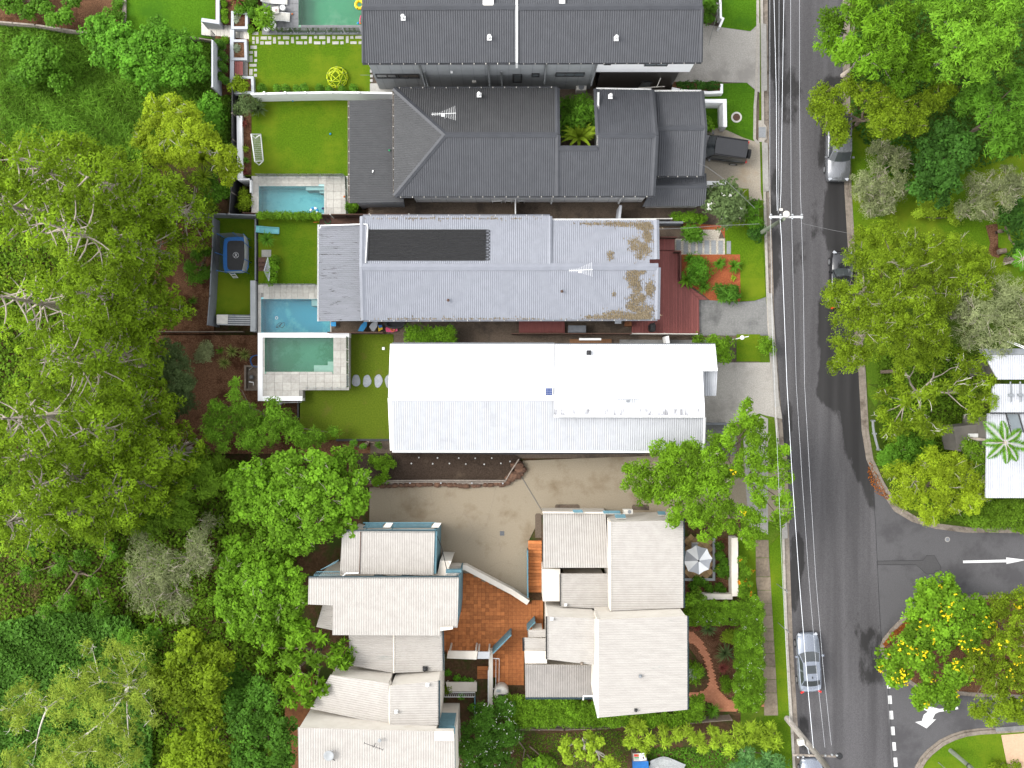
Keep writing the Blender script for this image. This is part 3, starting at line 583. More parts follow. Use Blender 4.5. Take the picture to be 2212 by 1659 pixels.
for x0, y0, x1, y1, n, fr in ((795, 543, 855, 556, 2, 'black'), (1150, 541, 1340, 566, 2, 'black'), ):
    a, b = t1(2, 0, x0, y0), t1(2, 0, x1, y1); window(A, *a, *b, ya - .03, n)
for x0, y0, x1, y1, n in ((5, 640, 85, 708, 1), (170, 632, 235, 660, 1), (378, 625, 622, 656, 3), (1115, 705, 1190, 760, 1)):
    a, b = t1(2, 0, x0, y0), t1(2, 0, x1, y1); window(A, *a, *b, ya + (.01 if x0 > 1000 else 0), n)
a, b = t1(1, 0, 1030, 637), t1(1, 0, 1418, 672); window(A, *a, *b, ya, 4, 'black', 'glass_dark', 'balcony_opening')
for c, x0, y0, x1, y1 in ((1, 1405, 560, 1470, 742), (1, 1450, 622, 1490, 742), (1, 2005, 550, 2022, 740), (1, 2120, 620, 2127, 740), (2, 292, 552, 284, 722), (2, 728, 548, 690, 738)):
    p, q = onY(*t1(c, 0, x0, y0), ya - .09), onY(*t1(c, 0, x1, y1), ya - .09); xm = (p.x + q.x) / 2; pipe(A, [(xm, ya - .09, p.z), (xm, ya - .09, max(q.z, 0))], .07, M['wall_grey'])
for X, Y, lb in ((t1(1, 0, 1273, 158)) + ('white vent on dark roof nearest the sage green pool',), t1(1, 0, 2017, 330) + ('white vent just left of the white roof strip',), t1(2, 0, 900, 335) + ('white vent on the right half of the topmost dark roof',)):
    vent(X, Y, e + (g - e) * (137 - Y) / 121, lb)
for X, Y, lb, w in ((t1(1, 0, 2007, 20) + ('pale skylight above the ridge left of the white roof strip', .75)), (t1(2, 0, 432, 14) + ('small pale skylight above the ridge right of the white roof strip', .4))):
    p = W(X, Y, g - .15); o = thing('skylight', lb, 'skylight', p); obj('frame', MB().box(p + Vector((0, 0, .1)), (w, w, .2)), M['white'], o); obj('pane', MB().box(p + Vector((0, 0, .21)), (w - .1, w - .1, .03)), M['offwhite'], o)
def colpatch(): pass

# --- house B: dark hip roof, courtyard, garage wing
B = thing('hip_roof_house', 'dark hip roofed house wrapped around a planted courtyard', 'house', W(1130, 310, 0))
e, g = 4.4, 6.0; D = M['roof_dark_warm']; D2 = M['roof_dark']
roof(B, [(850.5, 191, e), (850.5, 424, e), (962, 291, g)], D, Hh_, .17, .017, wall=None)
roof(B, [(850.5, 191, e), (962, 291, g), (1204.5, 291, g), (1204, 189.5, e)], D, V, .16, .016)
roof(B, [(852.5, 424.5, e), (1205.5, 423.5, e), (1205.5, 292, g), (962, 291, g)], D2, V, .16, .016)
roof(B, [(1205.5, 423.5, e), (1410, 423, e), (1417, 293, g), (1292, 293, g), (1291.5, 319, g - .33), (1205.5, 319, g - .33)], D2, V, .16, .016)
roof(B, [(1229 + 58, 192, e), (1407.5, 194, e), (1416, 292, g), (1292, 292, g)], D2, V, .16, .016)
roof(B, [(1411, 197.5, 3.9), (1515.5, 197, 3.9), (1523, 276, 4.7), (1417, 276, 4.7)], D2, V, .16, .016, wall=M['wall_white'])
roof(B, [(1417, 277, 4.7), (1523, 277, 4.7), (1516, 380, 3.7), (1412, 380, 3.7)], D2, V, .16, .016, wall=M['wall_white'])
roof(B, [(1412, 401, 2.9), (1526, 401, 2.9), (1526, 374, 2.6), (1412, 386, 2.6)], D2, V, .16, .016, wall=M['wall_white'], name='porch_roof')
roof(B, [(1411, 402, 2.9), (1527, 402, 2.9), (1523.5, 445, 2.4), (1388, 446, 2.4)], D2, V, .16, .016, wall=M['wall_white'], name='porch_roof')
roof(B, [(754.5, 217, 3.6), (849, 214.5, 3.9), (872, 436.5, 3.9), (755, 438.5, 3.6)], D, Hh_, .17, .017, wall=M['wall_pale'], z0=-2.4)
for a, b in (((850.5, 191, e), (962, 291, g)), ((852, 424, e), (962, 291, g)), ((962, 291, g), (1204.5, 291, g)), ((1205, 292, g), (1205, 424, e)), ((1292, 292, g), (1417, 292.5, g)), ((1417, 293, g), (1410, 423, e)), ((1408, 194, e), (1416.5, 292, g)), ((1287.5, 192, e), (1292, 292, g)), ((1203.5, 190, e), (1204, 291, g)), ((1205, 320, g - .33), (1291, 320, g - .33)), ((1417, 276.5, 4.7), (1523, 276.5, 4.7)), ((1515.5, 197, 3.9), (1522.5, 276, 4.7)), ((1516, 380, 3.7), (1522.5, 276, 4.7)), ((1412, 401.5, 2.9), (1526, 401.5, 2.9))):
    cap(B, a, b, .38, D2)
gutter(B, (850, 190, e - .04), (1204, 188.5, e - .04), M['roof_dark'], .13, 14); gutter(B, (853, 425.5, e - .04), (1410, 424.3, e - .04), M['roof_dark'], .13, 22)
gutter(B, (849.3, 192, e - .02), (851, 424, e - .02), M['timber_pale'], .11, 10); gutter(B, (753, 217, 3.55), (753.5, 438, 3.55), M['timber_pale'], .11, 9)
gutter(B, (1412, 381, 3.66), (1516, 381, 3.66), M['roof_dark'], .12, 5); gutter(B, (1288, 191, e - .04), (1407, 193, e - .04), M['white'], .1, 4); gutter(B, (1411, 196.3, 3.86), (1515, 196, 3.86), M['white'], .1, 4)
gutter(B, (1291, 205, e + .2), (1292.5, 318, g - .4), M['white'], .12)
yb = W(0, 424, e).y + .35; pb = lambda z=e: None
bx = lambda X: onY(X, 430, yb).x; ytop = W(0, 190, e).y - .35; ymid = W(0, 291, g).y
pl2 = lambda x, y: e - .13 + (g - e) * max(0, 1 - abs(y - ymid) / (ytop - ymid)) * .9
x0, x1, x2, x3 = W(856, 300, 5).x, W(1201, 300, 5).x, W(1296, 300, 5).x, bx(1391)
obj('wall', MB().prism([(x0 + 1.0, yb), (x3, yb), (x3, ymid - .9), (x2, ymid - .9), (x1, ymid - .9), (x1, ymid), (x1, ytop), (x0 + .4, ytop), (x0 + .4, ymid)], -.1, lambda x, y: e - .15 if (abs(y - yb) < .1 or abs(y - ytop) < .1 or x < x0 + 1.1) else e + .5), M['wall_white'], B)
obj('wing_wall', MB().prism([(x2, ymid - .85), (x3, ymid - .85), (x3, ytop), (x2, ytop)], -.1, lambda x, y: e - .15 if y > ymid else e + .4), M['wall_white'], B)
for X in np.linspace(900, 1380, 16): obj('panel_joint', MB().box((bx(X), yb - .004, 2.2), (.018, .012, 4.3)), M['wall_pale'], B)
for c, a, b, d, f, n in ((1, 2040, 75, 2125, 98, 1), (1, 2150, 75, 2212, 112, 1), (2, 55, 75, 108, 100, 1)):
    window(B, *t1(c, 1, a, b), *t1(c, 1, d, f), yb, n, 'white', 'glass_dark')
for X in (1340, 1192): pipe(B, [(bx(X), yb - .1, 4.3), (bx(X), yb - .1, 0)], .07, M['white'])
antenna(*t1(1, 0, 1632, 1020), 5.6, math.radians(3), 1.75, 14, 'white tv antenna on the dark hip roof')
vent(*t1(1, 0, 1928, 822), 4.9, 'white vent near the top edge of the dark hip roof'); vent(*t1(2, 0, 850, 836), 4.8, 'white vent on dark roof right of the courtyard')
# --- house C: grey blue roof with leaf litter and pool heating mat
Cc = thing('grey_roof_house', 'single storey house with blue grey roof and fallen leaves', 'house', W(1100, 580, 0))
e, g = 4.0, 5.1; Q = M['roof_blue']
roof(Cc, [(689, 485, 3.2), (783, 487, 3.5), (783, 693, 3.5), (688, 694, 3.2)], M['roof_streaked'], Hh_, .15, .017, wall=M['wall_pale'], z0=-2.4)
roof(Cc, [(783, 466, e), (1188, 466, e), (1189, 576, g), (782, 576, g)], Q, V, .15, .015)
roof(Cc, [(1189, 475, e - .05), (1418, 475, e - .05), (1419, 560, g - .2), (1403, 560, g - .2), (1403, 575.5, g - .04), (1189, 575.5, g - .04)], Q, V, .15, .015)
roof(Cc, [(782, 578, g), (1422, 577, g), (1420, 690, e), (785, 692, e)], Q, V, .15, .015)
cap(Cc, (782, 577, g), (1188, 577, g), .5, Q); cap(Cc, (1188, 576, g), (1422, 576, g), .5, Q); cap(Cc, (1188.5, 467, e), (1188.5, 576, g), .3, Q); cap(Cc, (1418, 475, e), (1419, 560, g - .2), .4, Q, 'barge_cap'); cap(Cc, (1421.5, 578, g), (1419.5, 690, e), .4, Q, 'barge_cap'); cap(Cc, (783, 467, e), (782, 577, g), .4, Q, 'barge_cap'); cap(Cc, (782, 578, g), (785, 692, e), .4, Q, 'barge_cap')
gutter(Cc, (785, 692.7, e - .03), (1420, 690.8, e - .03), M['roof_blue'], .13, 24); gutter(Cc, (784, 465.3, e - .03), (1188, 465.3, e - .03), M['roof_blue'], .13, 12); gutter(Cc, (1190, 474.3, e - .07), (1418, 474.3, e - .07), M['white'], .12, 8); gutter(Cc, (687.6, 485, 3.15), (687, 694, 3.15), M['white'], .1, 8)
P = [W(790, 472, e), W(1412, 480, e), W(1414, 685, e), W(790, 686, e)]; ym = W(0, 577, g).y; yt, ybm = P[0].y, P[3].y
obj('wall', MB().prism([(P[0].x, yt), (P[1].x - .4, yt - .25), (P[1].x - .4, ym), (P[2].x - .4, ybm), (P[3].x, ybm), (P[0].x, ym)], -.1, lambda x, y: e - .2 if abs(y - ym) > 1 else g - .25), M['wall_pale'], Cc)
antenna(*t1(2, 1, 585, 690), g - .25, math.radians(3), 1.7, 14, 'white tv antenna lying over the blue grey roof ridge')
vent(*t1(1, 1, 1662, 938), e + .3, 'small dark capped vent on blue grey roof left half', 'timber_dark', .07, .25); vent(*t1(2, 1, 430, 862), e + .5, 'small rusty capped vent on blue grey roof right half', 'timber_dark', .07, .25)
# pool heating mat: nine pairs of black strips with return loops, and white pipework
mt = thing('pool_heating_mat', 'black solar pool heating mat on blue grey roof', 'heating mat', W(928, 530, 4.7))
plc = plane_of([W(783, 466, e), W(1188, 466, e), W(1189, 576, g)])
c0, c1 = t1(1, 1, 980, 318), t1(1, 1, 1985, 598)
for i in range(9):
    Ya = c0[1] + (c1[1] - c0[1]) * i / 9; Yb = c0[1] + (c1[1] - c0[1]) * (i + 1) / 9
    q = [W(c0[0], Ya + .3, 4.6), W(c1[0], Ya + .3, 4.6), W(c1[0], Yb - .1, 4.6), W(c0[0], Yb - .1, 4.6)]; s_ = obj('strip', ribbed(q, lambda x, y: plc(x, y) + .05, 0, .05, .012), M['rubber'], mt)
    a, b = W(c1[0], Ya + 1.5, 4.6), W(c1[0], Yb - 1.5, 4.6); mx = W(c1[0] + 8, (Ya + Yb) / 2, 4.6); r_ = (a.y - b.y) / 2
    pts = [Vector((a.x, a.y, 0)), Vector((mx.x - r_, a.y, 0))] + [Vector((mx.x - r_ + r_ * math.sin(t), (a.y + b.y) / 2 + r_ * math.cos(t), 0)) for t in np.linspace(.3, math.pi - .3, 5)] + [Vector((mx.x - r_, b.y, 0)), Vector((b.x, b.y, 0))]
    for p in pts: p.z = plc(p.x, p.y) + .06
    obj('return_loop', MB().tube(pts, .028, 6), M['rubber'], s_)
hp = [W(*t1(1, 1, x, y), 4.5) for x, y in ((957, 620), (962, 300), (955, 275), (920, 272))]
for p in hp: p.z = max(plc(p.x, p.y), 3.7) + .07
pipe(mt, hp, .05, M['white'], 'feed_pipe'); 
pr_ = [W(*t1(1, 1, x, y), 3.7) for x, y in ((918, 278), (560, 290), (555, 312), (535, 316))]; pipe(mt, pr_, .05, M['white'], 'supply_pipe')
obj('manifold', MB().tube([Vector((p.x, p.y, plc(p.x, p.y) + .06)) for p in (W(c0[0] - 1.5, c0[1], 4.6), W(c0[0] - 1.5, c1[1], 4.6))], .045, 8), M['rubber'], mt)
# --- house D: white roof
Dh = thing('white_roof_house', 'long single storey house with bright white metal roof', 'house', W(1190, 860, 0))
e, g = 4.2, 4.9; Q = M['roof_white']
roof(Dh, [(847, 743, e), (1198, 743, e), (1198, 858, g), (842, 857, g)], Q, V, .16, .013, wall=M['wall_white'])
roof(Dh, [(842, 859, g), (1197, 859, g), (1197, 901, g - .3), (1523, 901, g - .3), (1521, 974, e), (847, 973.5, e)], M['roof_white_shaded'], V, .16, .013, wall=M['wall_white'], wz1=e - .1)
roof(Dh, [(1199, 744, 4.6), (1545, 744, 4.6), (1550, 797, 4.85), (1518, 797, 4.85), (1522.5, 884, 5.155), (1197.5, 884, 5.155)], Q, V, .16, .013, wall=M['wall_white'], wz1=4.4)
roof(Dh, [(1197.5, 884.3, 5.155), (1522.5, 884.3, 5.155), (1523, 897, 5.2), (1197.5, 896, 5.2)], M['roof_soot'], V, .16, .013)
roof(Dh, [(1518, 799, 4.0), (1550, 799, 4.0), (1547, 855, 3.9), (1522, 855, 3.9)], M['roof_silver'], V, .16, .016, name='awning_roof')
cap(Dh, (842, 858.3, g), (1197, 858.3, g), .5, M['white']); gutter(Dh, (1197, 898, 5.12), (1523, 898.6, 5.12), M['white'], .2); gutter(Dh, (847, 975, e - .04), (1521, 976, e - .04), M['white'], .14); gutter(Dh, (847, 741.5, e - .04), (1198, 741.5, e - .04), M['grey_plastic'], .1); gutter(Dh, (1199, 743, 4.55), (1545, 743, 4.55), M['grey_plastic'], .1)
cap(Dh, (843, 857, g), (847, 743, e), .3, M['white'], 'barge_cap'); cap(Dh, (842, 859, g), (847, 973, e), .3, M['white'], 'barge_cap'); cap(Dh, (1522.5, 902, g - .3), (1520.5, 974, e), .2, M['white'], 'barge_cap'); cap(Dh, (1519, 798, 4.85), (1550, 798, 4.85), .25, M['white'], 'barge_cap')
p = [W(*t1(2, 2, x, y), g + .12) for x, y in ((283, 27), (356, 27), (356, 108), (283, 108))]; sp = thing('solar_panel', 'small blue solar panel with white frame on white roof', 'solar panel', p[0])
obj('frame', MB().prism(p, g - .1, g + .1), M['white'], sp); q = inset(p, .07); (ax0, ay0), (ax1, ay1) = (min(a[0] for a in q), min(a[1] for a in q)), (max(a[0] for a in q), max(a[1] for a in q))
M['solar_cell'] = pm('solar_cell', (.025, .05, .16), (.018, .035, .12), 3, .15, spec=.5)
for i in range(4):
    for j in range(4): obj('cell', MB().box((ax0 + (ax1 - ax0) * (i + .5) / 4, ay0 + (ay1 - ay0) * (j + .5) / 4, g + .105), ((ax1 - ax0) / 4 - .012, (ay1 - ay0) / 4 - .012, .02)), M['solar_cell'], sp)
antenna(*t1(2, 2, 1000, 135), 5.0, 0, 1.6, 14, 'dark grey tv antenna on the white roof', 'grey_plastic', .35, .6)
vent(*t1(2, 1, 663, 1388), 4.75, 'dark round vent on the white roof', 'black', .09, .2)

# --- beige units, left block
CR = M['wall_cream']; BG = M['roof_beige']
E = thing('beige_unit_block', 'stepped cream unit block with beige ribbed roofs beside the bushland', 'house', W(840, 1450, -1))
tr = lambda c, r, z, *p: [(*t1(c, r, x, y), z) for x, y in p]
roof(E, tr(1, 2, 4.6, (745, 1270), (1545, 1275), (1532, 1650), (725, 1640)), BG, V, .17, .011, wall=CR, z0=-2.4, edge=CR)
roof(E, tr(1, 3, 6.2, (455, 15), (1752, 12), (1740, 446), (1592, 446)) + tr(1, 3, 6.2, (1590, 515), (660, 510), (665, 255), (450, 245)), BG, V, .17, .011, wall=CR, z0=-2.4, edge=CR)
roof(E, tr(1, 3, 4.6, (800, 500), (1186, 500), (1186, 838), (815, 772)), M['roof_beige_old'], math.radians(-3), .17, .011, wall=CR, z0=-2.4, edge=CR)
roof(E, tr(1, 3, 4.7, (1192, 500), (1610, 470), (1617, 818), (1192, 838)), BG, math.radians(1), .17, .011, wall=CR, z0=-2.4, edge=CR)
roof(E, tr(1, 3, 6.3, (640, 860)) + tr(1, 3, 7.2, (1148, 925)) + tr(1, 3, 6.9, (1146, 1290)) + tr(1, 3, 5.3, (470, 1142)), BG, math.radians(-6), .17, .011, wall=CR, z0=-2.4, edge=CR, ins=.05)
roof(E, tr(1, 3, 7.3, (1158, 950), (1578, 906), (1578, 1286), (1156, 1316)), BG, math.radians(1), .17, .011, wall=CR, z0=-2.4, edge=CR, ins=.05)
roof(E, tr(1, 3, 8.6, (362, 1312), (1555, 1342), (1555, 1425), (1712, 1425), (1722, 1900), (372, 1900)), BG, V, .17, .011, wall=CR, z0=-2.4, edge=CR, ins=.05)
roof(E, tr(1, 3, 3.2, (520, 440), (575, 255), (668, 255), (668, 470)), M['roof_beige_old'], math.radians(-3), .17, .011, wall=CR, z0=-2.4, edge=CR)
for z, a, b in ((4.66, (905, 1275), (893, 1640)),):
    obj('roof_lap', MB().tube([W(*t1(1, 2, *a), z), W(*t1(1, 2, *b), z)], .03, 5), M['timber_dark'], E)
def par(parent, c, r, z, h, pts, m=None, name='parapet', z0=None): return obj(name, MB().prism([W(*t1(c, r, x, y), z) for x, y in pts], z - h if z0 is None else z0, z), m or CR, parent)
par(E, 1, 3, 6.55, 4, [(1590, 446), (1700, 440), (1700, 460), (1592, 475)]); par(E, 1, 3, 8.7, .6, [(1545, 1342), (1705, 1342), (1712, 1425), (1545, 1425)])
par(E, 1, 3, 7.2, .9, [(1148, 925), (1160, 950), (1160, 1318), (1146, 1318)]); par(E, 1, 3, 4.75, .5, [(1184, 505), (1196, 505), (1196, 840), (1184, 840)])
par(E, 1, 2, 4.0, 4, [(740, 1655), (1640, 1655), (1690, 1530), (1590, 1525), (1570, 1640), (725, 1642)], name='ledge_wall')
for a, b, z, c, r in (((455, 12), (1752, 8), 6.22, 1, 3), ((745, 1268), (1545, 1273), 4.62, 1, 2)): gutter(E, (*t1(c, r, *a), z), (*t1(c, r, *b), z), M['teal_dark'], .14)
for a, b, z in (((1614, 475), (1620, 818), 4.7), ((1582, 905), (1582, 1286), 7.3)): gutter(E, (*t1(1, 3, *a), z), (*t1(1, 3, *b), z), M['teal_dark'], .14)
par(E, 1, 2, 4.5, 4.4, [(1538, 1275), (1565, 1275), (1555, 1640), (1535, 1640)], M['blue_paint'], 'side_screen')
par(E, 1, 3, 6.0, 5.9, [(1745, 10), (1758, 10), (1752, 330), (1740, 440)], M['blue_paint'], 'side_screen')
for x in (1010, 1245): window_bars = par(E, 1, 3, 4.3, .2, [(x + 15, -10), (x + 85, -10), (x + 70, 8), (x, 8)], M['teal_dark'], 'grille')
# blue pergola slats along the top of the block
pg = thing('blue_pergola', 'pale blue timber pergola with thin slats above the cracked driveway', 'pergola', W(870, 1135, 0))
for x in np.linspace(945, 1095, 16): obj('slat', MB().tube([W(*t1(1, 2, x + 12, 1200), 4.0), W(*t1(1, 2, x - 8, 1232), 4.0)], .03, 4), M['blue_paint'], pg)
for x in np.linspace(1180, 1515, 34): obj('slat', MB().tube([W(*t1(1, 2, x + 6, 1202), 4.0), W(*t1(1, 2, x - 8, 1236), 4.0)], .03, 4), M['blue_paint'], pg)
for y, z in ((1200, 3.93), (1238, 3.93), (1262, 4.2)): obj('beam', MB().tube([W(*t1(1, 2, 925, y), z), W(*t1(1, 2, 1560, y), z)], .05, 4), M['blue_paint'], pg)
for x in (1095, 1512): par(pg, 1, 2, 4.08, .12, [(x + 30, 1200), (x + 90, 1200), (x + 65, 1240), (x, 1240)], CR, 'panel')
for x in (945, 1170, 1540): obj('post', MB().tube([W(*t1(1, 2, x, 1262), 4.2), W(*t1(1, 2, x, 1262), 4.2) - Vector((0, 0, 4.2))], .05, 4), M['blue_paint'], pg)
def bal(label, c, r, z, quad, n, m='blue_paint', group=None):
    P = [W(*t1(c, r, x, y), z) for x, y in quad]; o = thing('balcony_rail', label, 'railing', P[0] - Vector((0, 0, 1)))
    obj('rail', MB().tube([P[0], P[1]], .035, 5), M[m], o); obj('rail', MB().tube([P[3], P[2]], .035, 5), M[m], o)
    for i in range(n + 1):
        t = i / n; obj('bar', MB().tube([P[0].lerp(P[1], t), P[3].lerp(P[2], t)], .016, 4), M[m], o)
    return o
bal('blue barred balcony rail at the left end of the upper beige roof', 1, 2, 4.8, [(525, 1622), (722, 1620), (722, 1650), (500, 1652)], 14)
bal('blue railing corner half hidden by the tree left of the beige roofs', 1, 2, 3.8, [(560, 1605), (690, 1545), (715, 1520), (590, 1590)], 6)
bal('pale barred vent rail in blue frame at the upper right corner of beige block', 1, 2, 4.6, [(1640, 1640), (1760, 1640), (1760, 1662), (1630, 1662)], 9, 'white')
bal('white barred rail in blue frame beside the lower terracotta landing', 1, 3, 5.0, [(1605, 1245), (1715, 1245), (1705, 1285), (1592, 1285)], 9, 'white')
par(E, 1, 2, 4.9, .5, [(1640, 1608), (1772, 1605), (1775, 1630), (1640, 1635)], M['blue_paint'], 'awning'); par(E, 1, 3, 6.6, 3, [(1580, 1295), (1712, 1298), (1705, 1342), (1572, 1338)], M['blue_paint'], 'awning')
obj('blue_post', MB().tube([W(*t1(1, 3, 1715, 1300), 6.8), W(*t1(1, 3, 1718, 1900), 8.2)], .06, 5), M['blue_paint'], E)
pipe(E, [W(*t1(1, 2, x, y), 4.75) for x, y in ((745, 1665), (778, 1636), (888, 1634))], .06, M['white'])
vent(*t1(1, 3, 1462, 800), 4.75, 'dark square flue with white cap on the uppermost small beige roof', 'black', .1, .2); vent(*t1(1, 3, 1483, 938), 7.35, 'small white cowl vent by the right edge below the white upstand', 'white', .07, .2); vent(*t1(1, 3, 1213, 1170), 7.35, 'small white cowl vent on beige roof beside its left parapet', 'white', .07, .2)
p = W(*t1(1, 3, 628, 1554), 9.0); sd = thing('satellite_dish', 'round grey satellite dish on the bottom beige roof', 'satellite dish', p - Vector((0, 0, .6)))
obj('dish', MB().lathe(p, [(.05, -.12), (.25, -.08), (.36, 0), (.34, .01), (.2, -.05), (.02, -.08)], 20), M['wall_grey'], sd, True)
for dx, dy in ((-.55, -.5), (.5, -.7)): obj('strut', MB().tube([p + Vector((0, 0, -.1)), p + Vector((dx, dy, -.55))], .025, 5), M['black'], sd)
obj('feed_arm', MB().tube([p + Vector((.1, .3, -.1)), p + Vector((.35, .5, .35))], .02, 5), M['steel'], sd)
p = W(*t1(1, 3, 1020, 1475), 9.2); an = thing('tv_antenna', 'thin dark yagi antenna on the bottom beige roof', 'antenna', p - Vector((0, 0, .8))); a, b = W(*t1(1, 3, 932, 1442), 9.2), W(*t1(1, 3, 1100, 1502), 9.2)
obj('boom', MB().tube([a, b], .018, 5), M['black'], an); obj('mast', MB().tube([p - Vector((0, 0, .8)), p], .02, 5), M['black'], an); q = (b - a).normalized(); q = Vector((-q.y, q.x, 0)) * .1
for t in (.02, .45, .5, .62, .8, .98): c = a.lerp(b, t); obj('element', MB().tube([c - q, c + q], .012, 4), M['black'], an)
p = W(*t1(1, 3, 1068, 1418), 8.9); jb = thing('roof_box', 'small grey box on a stalk above the yagi antenna', 'vent', p - Vector((0, 0, .5))); obj('box', MB().lathe(p, [(.1, 0), (.13, .03), (.13, .12), (.06, .14)], 8), M['wall_grey'], jb); obj('stalk', MB().tube([p, p - Vector((.05, .3, .5))], .02, 5), M['black'], jb)

# --- beige units, right block
F = thing('beige_street_units', 'stepped cream unit block with beige roofs facing the footpath hedge', 'house', W(1320, 1330, 0))
roof(F, tr(2, 2, 2.2, (268, 1120), (808, 1122)) + tr(2, 2, 4.3, (836, 1588), (268, 1588)), BG, V, .17, .016, wall=CR, edge=CR)
roof(F, tr(2, 2, 5.4, (850, 1195), (1480, 1175), (1480, 1934), (848, 1960)), BG, Hh_, .17, .011, wall=CR, edge=CR, ins=.05)
roof(F, tr(2, 3, 3.7, (422, -20), (838, -20), (842, 285), (422, 266)), BG, Hh_, .17, .011, wall=CR, edge=CR)
roof(F, tr(2, 3, 7.0, (303, 348), (732, 372), (735, 772), (303, 720)), BG, math.radians(-1), .17, .011, wall=CR, edge=CR, ins=.05)
roof(F, tr(2, 3, 8.0, (748, 378), (1514, 347), (1516, 1155), (748, 1224)), M['roof_beige_old'], math.radians(1), .17, .011, wall=CR, edge=CR, ins=.05)
roof(F, tr(2, 3, 3.5, (112, 765), (735, 772), (712, 1050), (116, 1050)), M['roof_grey'], V, .17, .011, wall=CR, edge=CR)
roof(F, tr(2, 3, 3.4, (102, 535), (296, 540), (294, 645), (112, 640)), BG, Hh_, .17, .011, wall=CR, edge=CR)
roof(F, tr(2, 3, 3.2, (140, 468), (300, 465), (300, 530), (145, 530)), BG, Hh_, .17, .012, wall=CR, edge=CR)
par(F, 2, 3, 7.9, 3, [(735, 372), (760, 378), (760, 1222), (745, 1222), (710, 1040)]); par(F, 2, 2, 5.45, 1.5, [(840, 1195), (858, 1190), (858, 1960), (846, 1960)]); par(F, 2, 3, 7.05, 1, [(715, 368), (736, 372), (738, 770), (718, 768)])
par(F, 2, 3, 3.3, 3.4, [(264, -60), (416, -60), (416, 218), (266, 218)], name='blade_wall'); par(F, 2, 2, 2.35, 2.4, [(262, 1102), (812, 1106), (812, 1120), (266, 1118)], name='front_wall')
par(F, 2, 3, 3.6, 3.6, [(108, 645), (300, 650), (302, 755), (112, 756)], name='blade_wall')
for a, b, z in (((300, 350), (301, 722), 7.0), ((420, -15), (421, 262), 3.7), ((98, 535), (99, 650), 3.4)): gutter(F, (*t1(2, 3, *a), z), (*t1(2, 3, *b), z), M['black'], .14)
for c, a, b, z in ((2, (1482, -560), (1484, 275), 5.35), (2, (1517, 348), (1518, 1155), 7.95)): gutter(F, (*t1(c, 3, *a), z), (*t1(c, 3, *b), z), M['teal_dark'], .14)
gutter(F, (*t1(2, 3, 116, 1056), 3.5), (*t1(2, 3, 705, 1056), 3.5), M['teal_dark'], .14)
pipe(F, [W(*t1(2, 3, x, y), z) for x, y, z in ((615, 1070, 4.1), (618, 1038, 4.2), (700, 1036, 4.3), (722, 1120, 6), (742, 1220, 7.9))], .06, M['white'])
for (x0, y0, x1, y1), z, lb in (((522, 1086, 615, 1112), 2.6, 'blue window hood at left of the upper beige roof edge'), ((782, 1094, 940, 1120), 3.0, 'long blue window hood above the brown garden patch'), ((885, 1126, 985, 1158), 4.0, 'blue window hood on the tall white wall'), ((1255, 1100, 1330, 1130), 3.0, 'blue window hood under the feathery tree')):
    o = thing('window_hood', lb, 'awning', W(*t1(2, 2, x0, y0), z)); par(o, 2, 2, z, .06, [(x0, y0), (x1 - 8, y0), (x1, y1), (x0 + 10, y1)], M['blue_paint'], 'hood'); par(o, 2, 2, z - .08, .25, [(x0 + 10, y1 - 2), (x1, y1 - 2), (x1, y1 + 5), (x0 + 10, y1 + 5)], M['offwhite'], 'frame')
p = W(*t1(2, 2, 1000, 1100), 2.4); ac = thing('air_conditioner', 'white air conditioner box on the cream wall under the feathery tree', 'air conditioner', p); obj('case', MB().box(p, (.7, .34, .55)), M['offwhite'], ac); obj('fan_grille', MB().lathe(p + Vector((.1, 0, .28)), [(.14, 0), (.14, .01)], 14), M['grey_plastic'], ac)
for x, y, z, lb, mm in ((465, 250, 3.8, 'small white cowl vent beside the dark gutter', 'white'), (346, 370, 7.05, 'white flue in black collar at roof corner', 'white'), (1108, 863, 8.05, 'tiny grey roof plate in the middle of the largest beige roof', 'grey_plastic'), (1070, 1157, 8.05, 'small dark roof plate near the bottom of the largest beige roof', 'black'), (603, 755, 7.05, 'tiny rusty cap on the lower edge of the beige roof', 'timber')): vent(*t1(2, 3, x, y), z, lb, mm, .06, .12)
# --- silver roofed house on the right
G = thing('silver_roof_house', 'silver ribbed roof house behind the trees across the street', 'house', W(2190, 930, 0))
roof(G, tr(3, 1, 5.2, (1870, 1408), (2400, 1405), (2400, 1620), (1985, 1620)) , M['roof_silver'], V, .16, .016, wall=M['wall_taupe'])
roof(G, tr(3, 2, 5.2, (1940, 0), (2400, 0), (2400, 245), (1925, 245)), M['roof_silver'], V, .16, .016)
roof(G, tr(3, 2, 4.8, (1895, 255), (2400, 250), (2400, 985), (1880, 985)), M['roof_silver'], V, .16, .016, wall=M['wall_taupe'])
gutter(G, (*t1(3, 2, 1920, 250), 5.1), (*t1(3, 2, 2400, 248), 5.1), M['black'], .1)
for x in (2095, 2180):
    obj('roof_strut', MB().tube([W(*t1(3, 2, x, -20), 5.3), W(*t1(3, 2, x + 2, 155), 5.3)], .06, 4), M['grey_plastic'], G); obj('strut_bracket', MB().box(W(*t1(3, 2, x, 95), 5.35), (.35, .2, .12)), M['grey_plastic'], G)
for a, b in (((2055, 255), (2105, 440)), ((2165, 260), (2212, 420))): obj('roof_bar', MB().tube([W(*t1(3, 2, *a), 4.9), W(*t1(3, 2, *b), 4.9)], .05, 4), M['black'], G)
par(G, 3, 2, 4.86, .03, [(2068, 262), (2160, 262), (2206, 415), (2115, 415)], M['glass_grey'], 'skylight')
par(G, 3, 1, 5.3, .5, [(1850, 1355), (2400, 1350), (2400, 1402), (1868, 1405)], M['grey_plastic'], 'box_gutter')
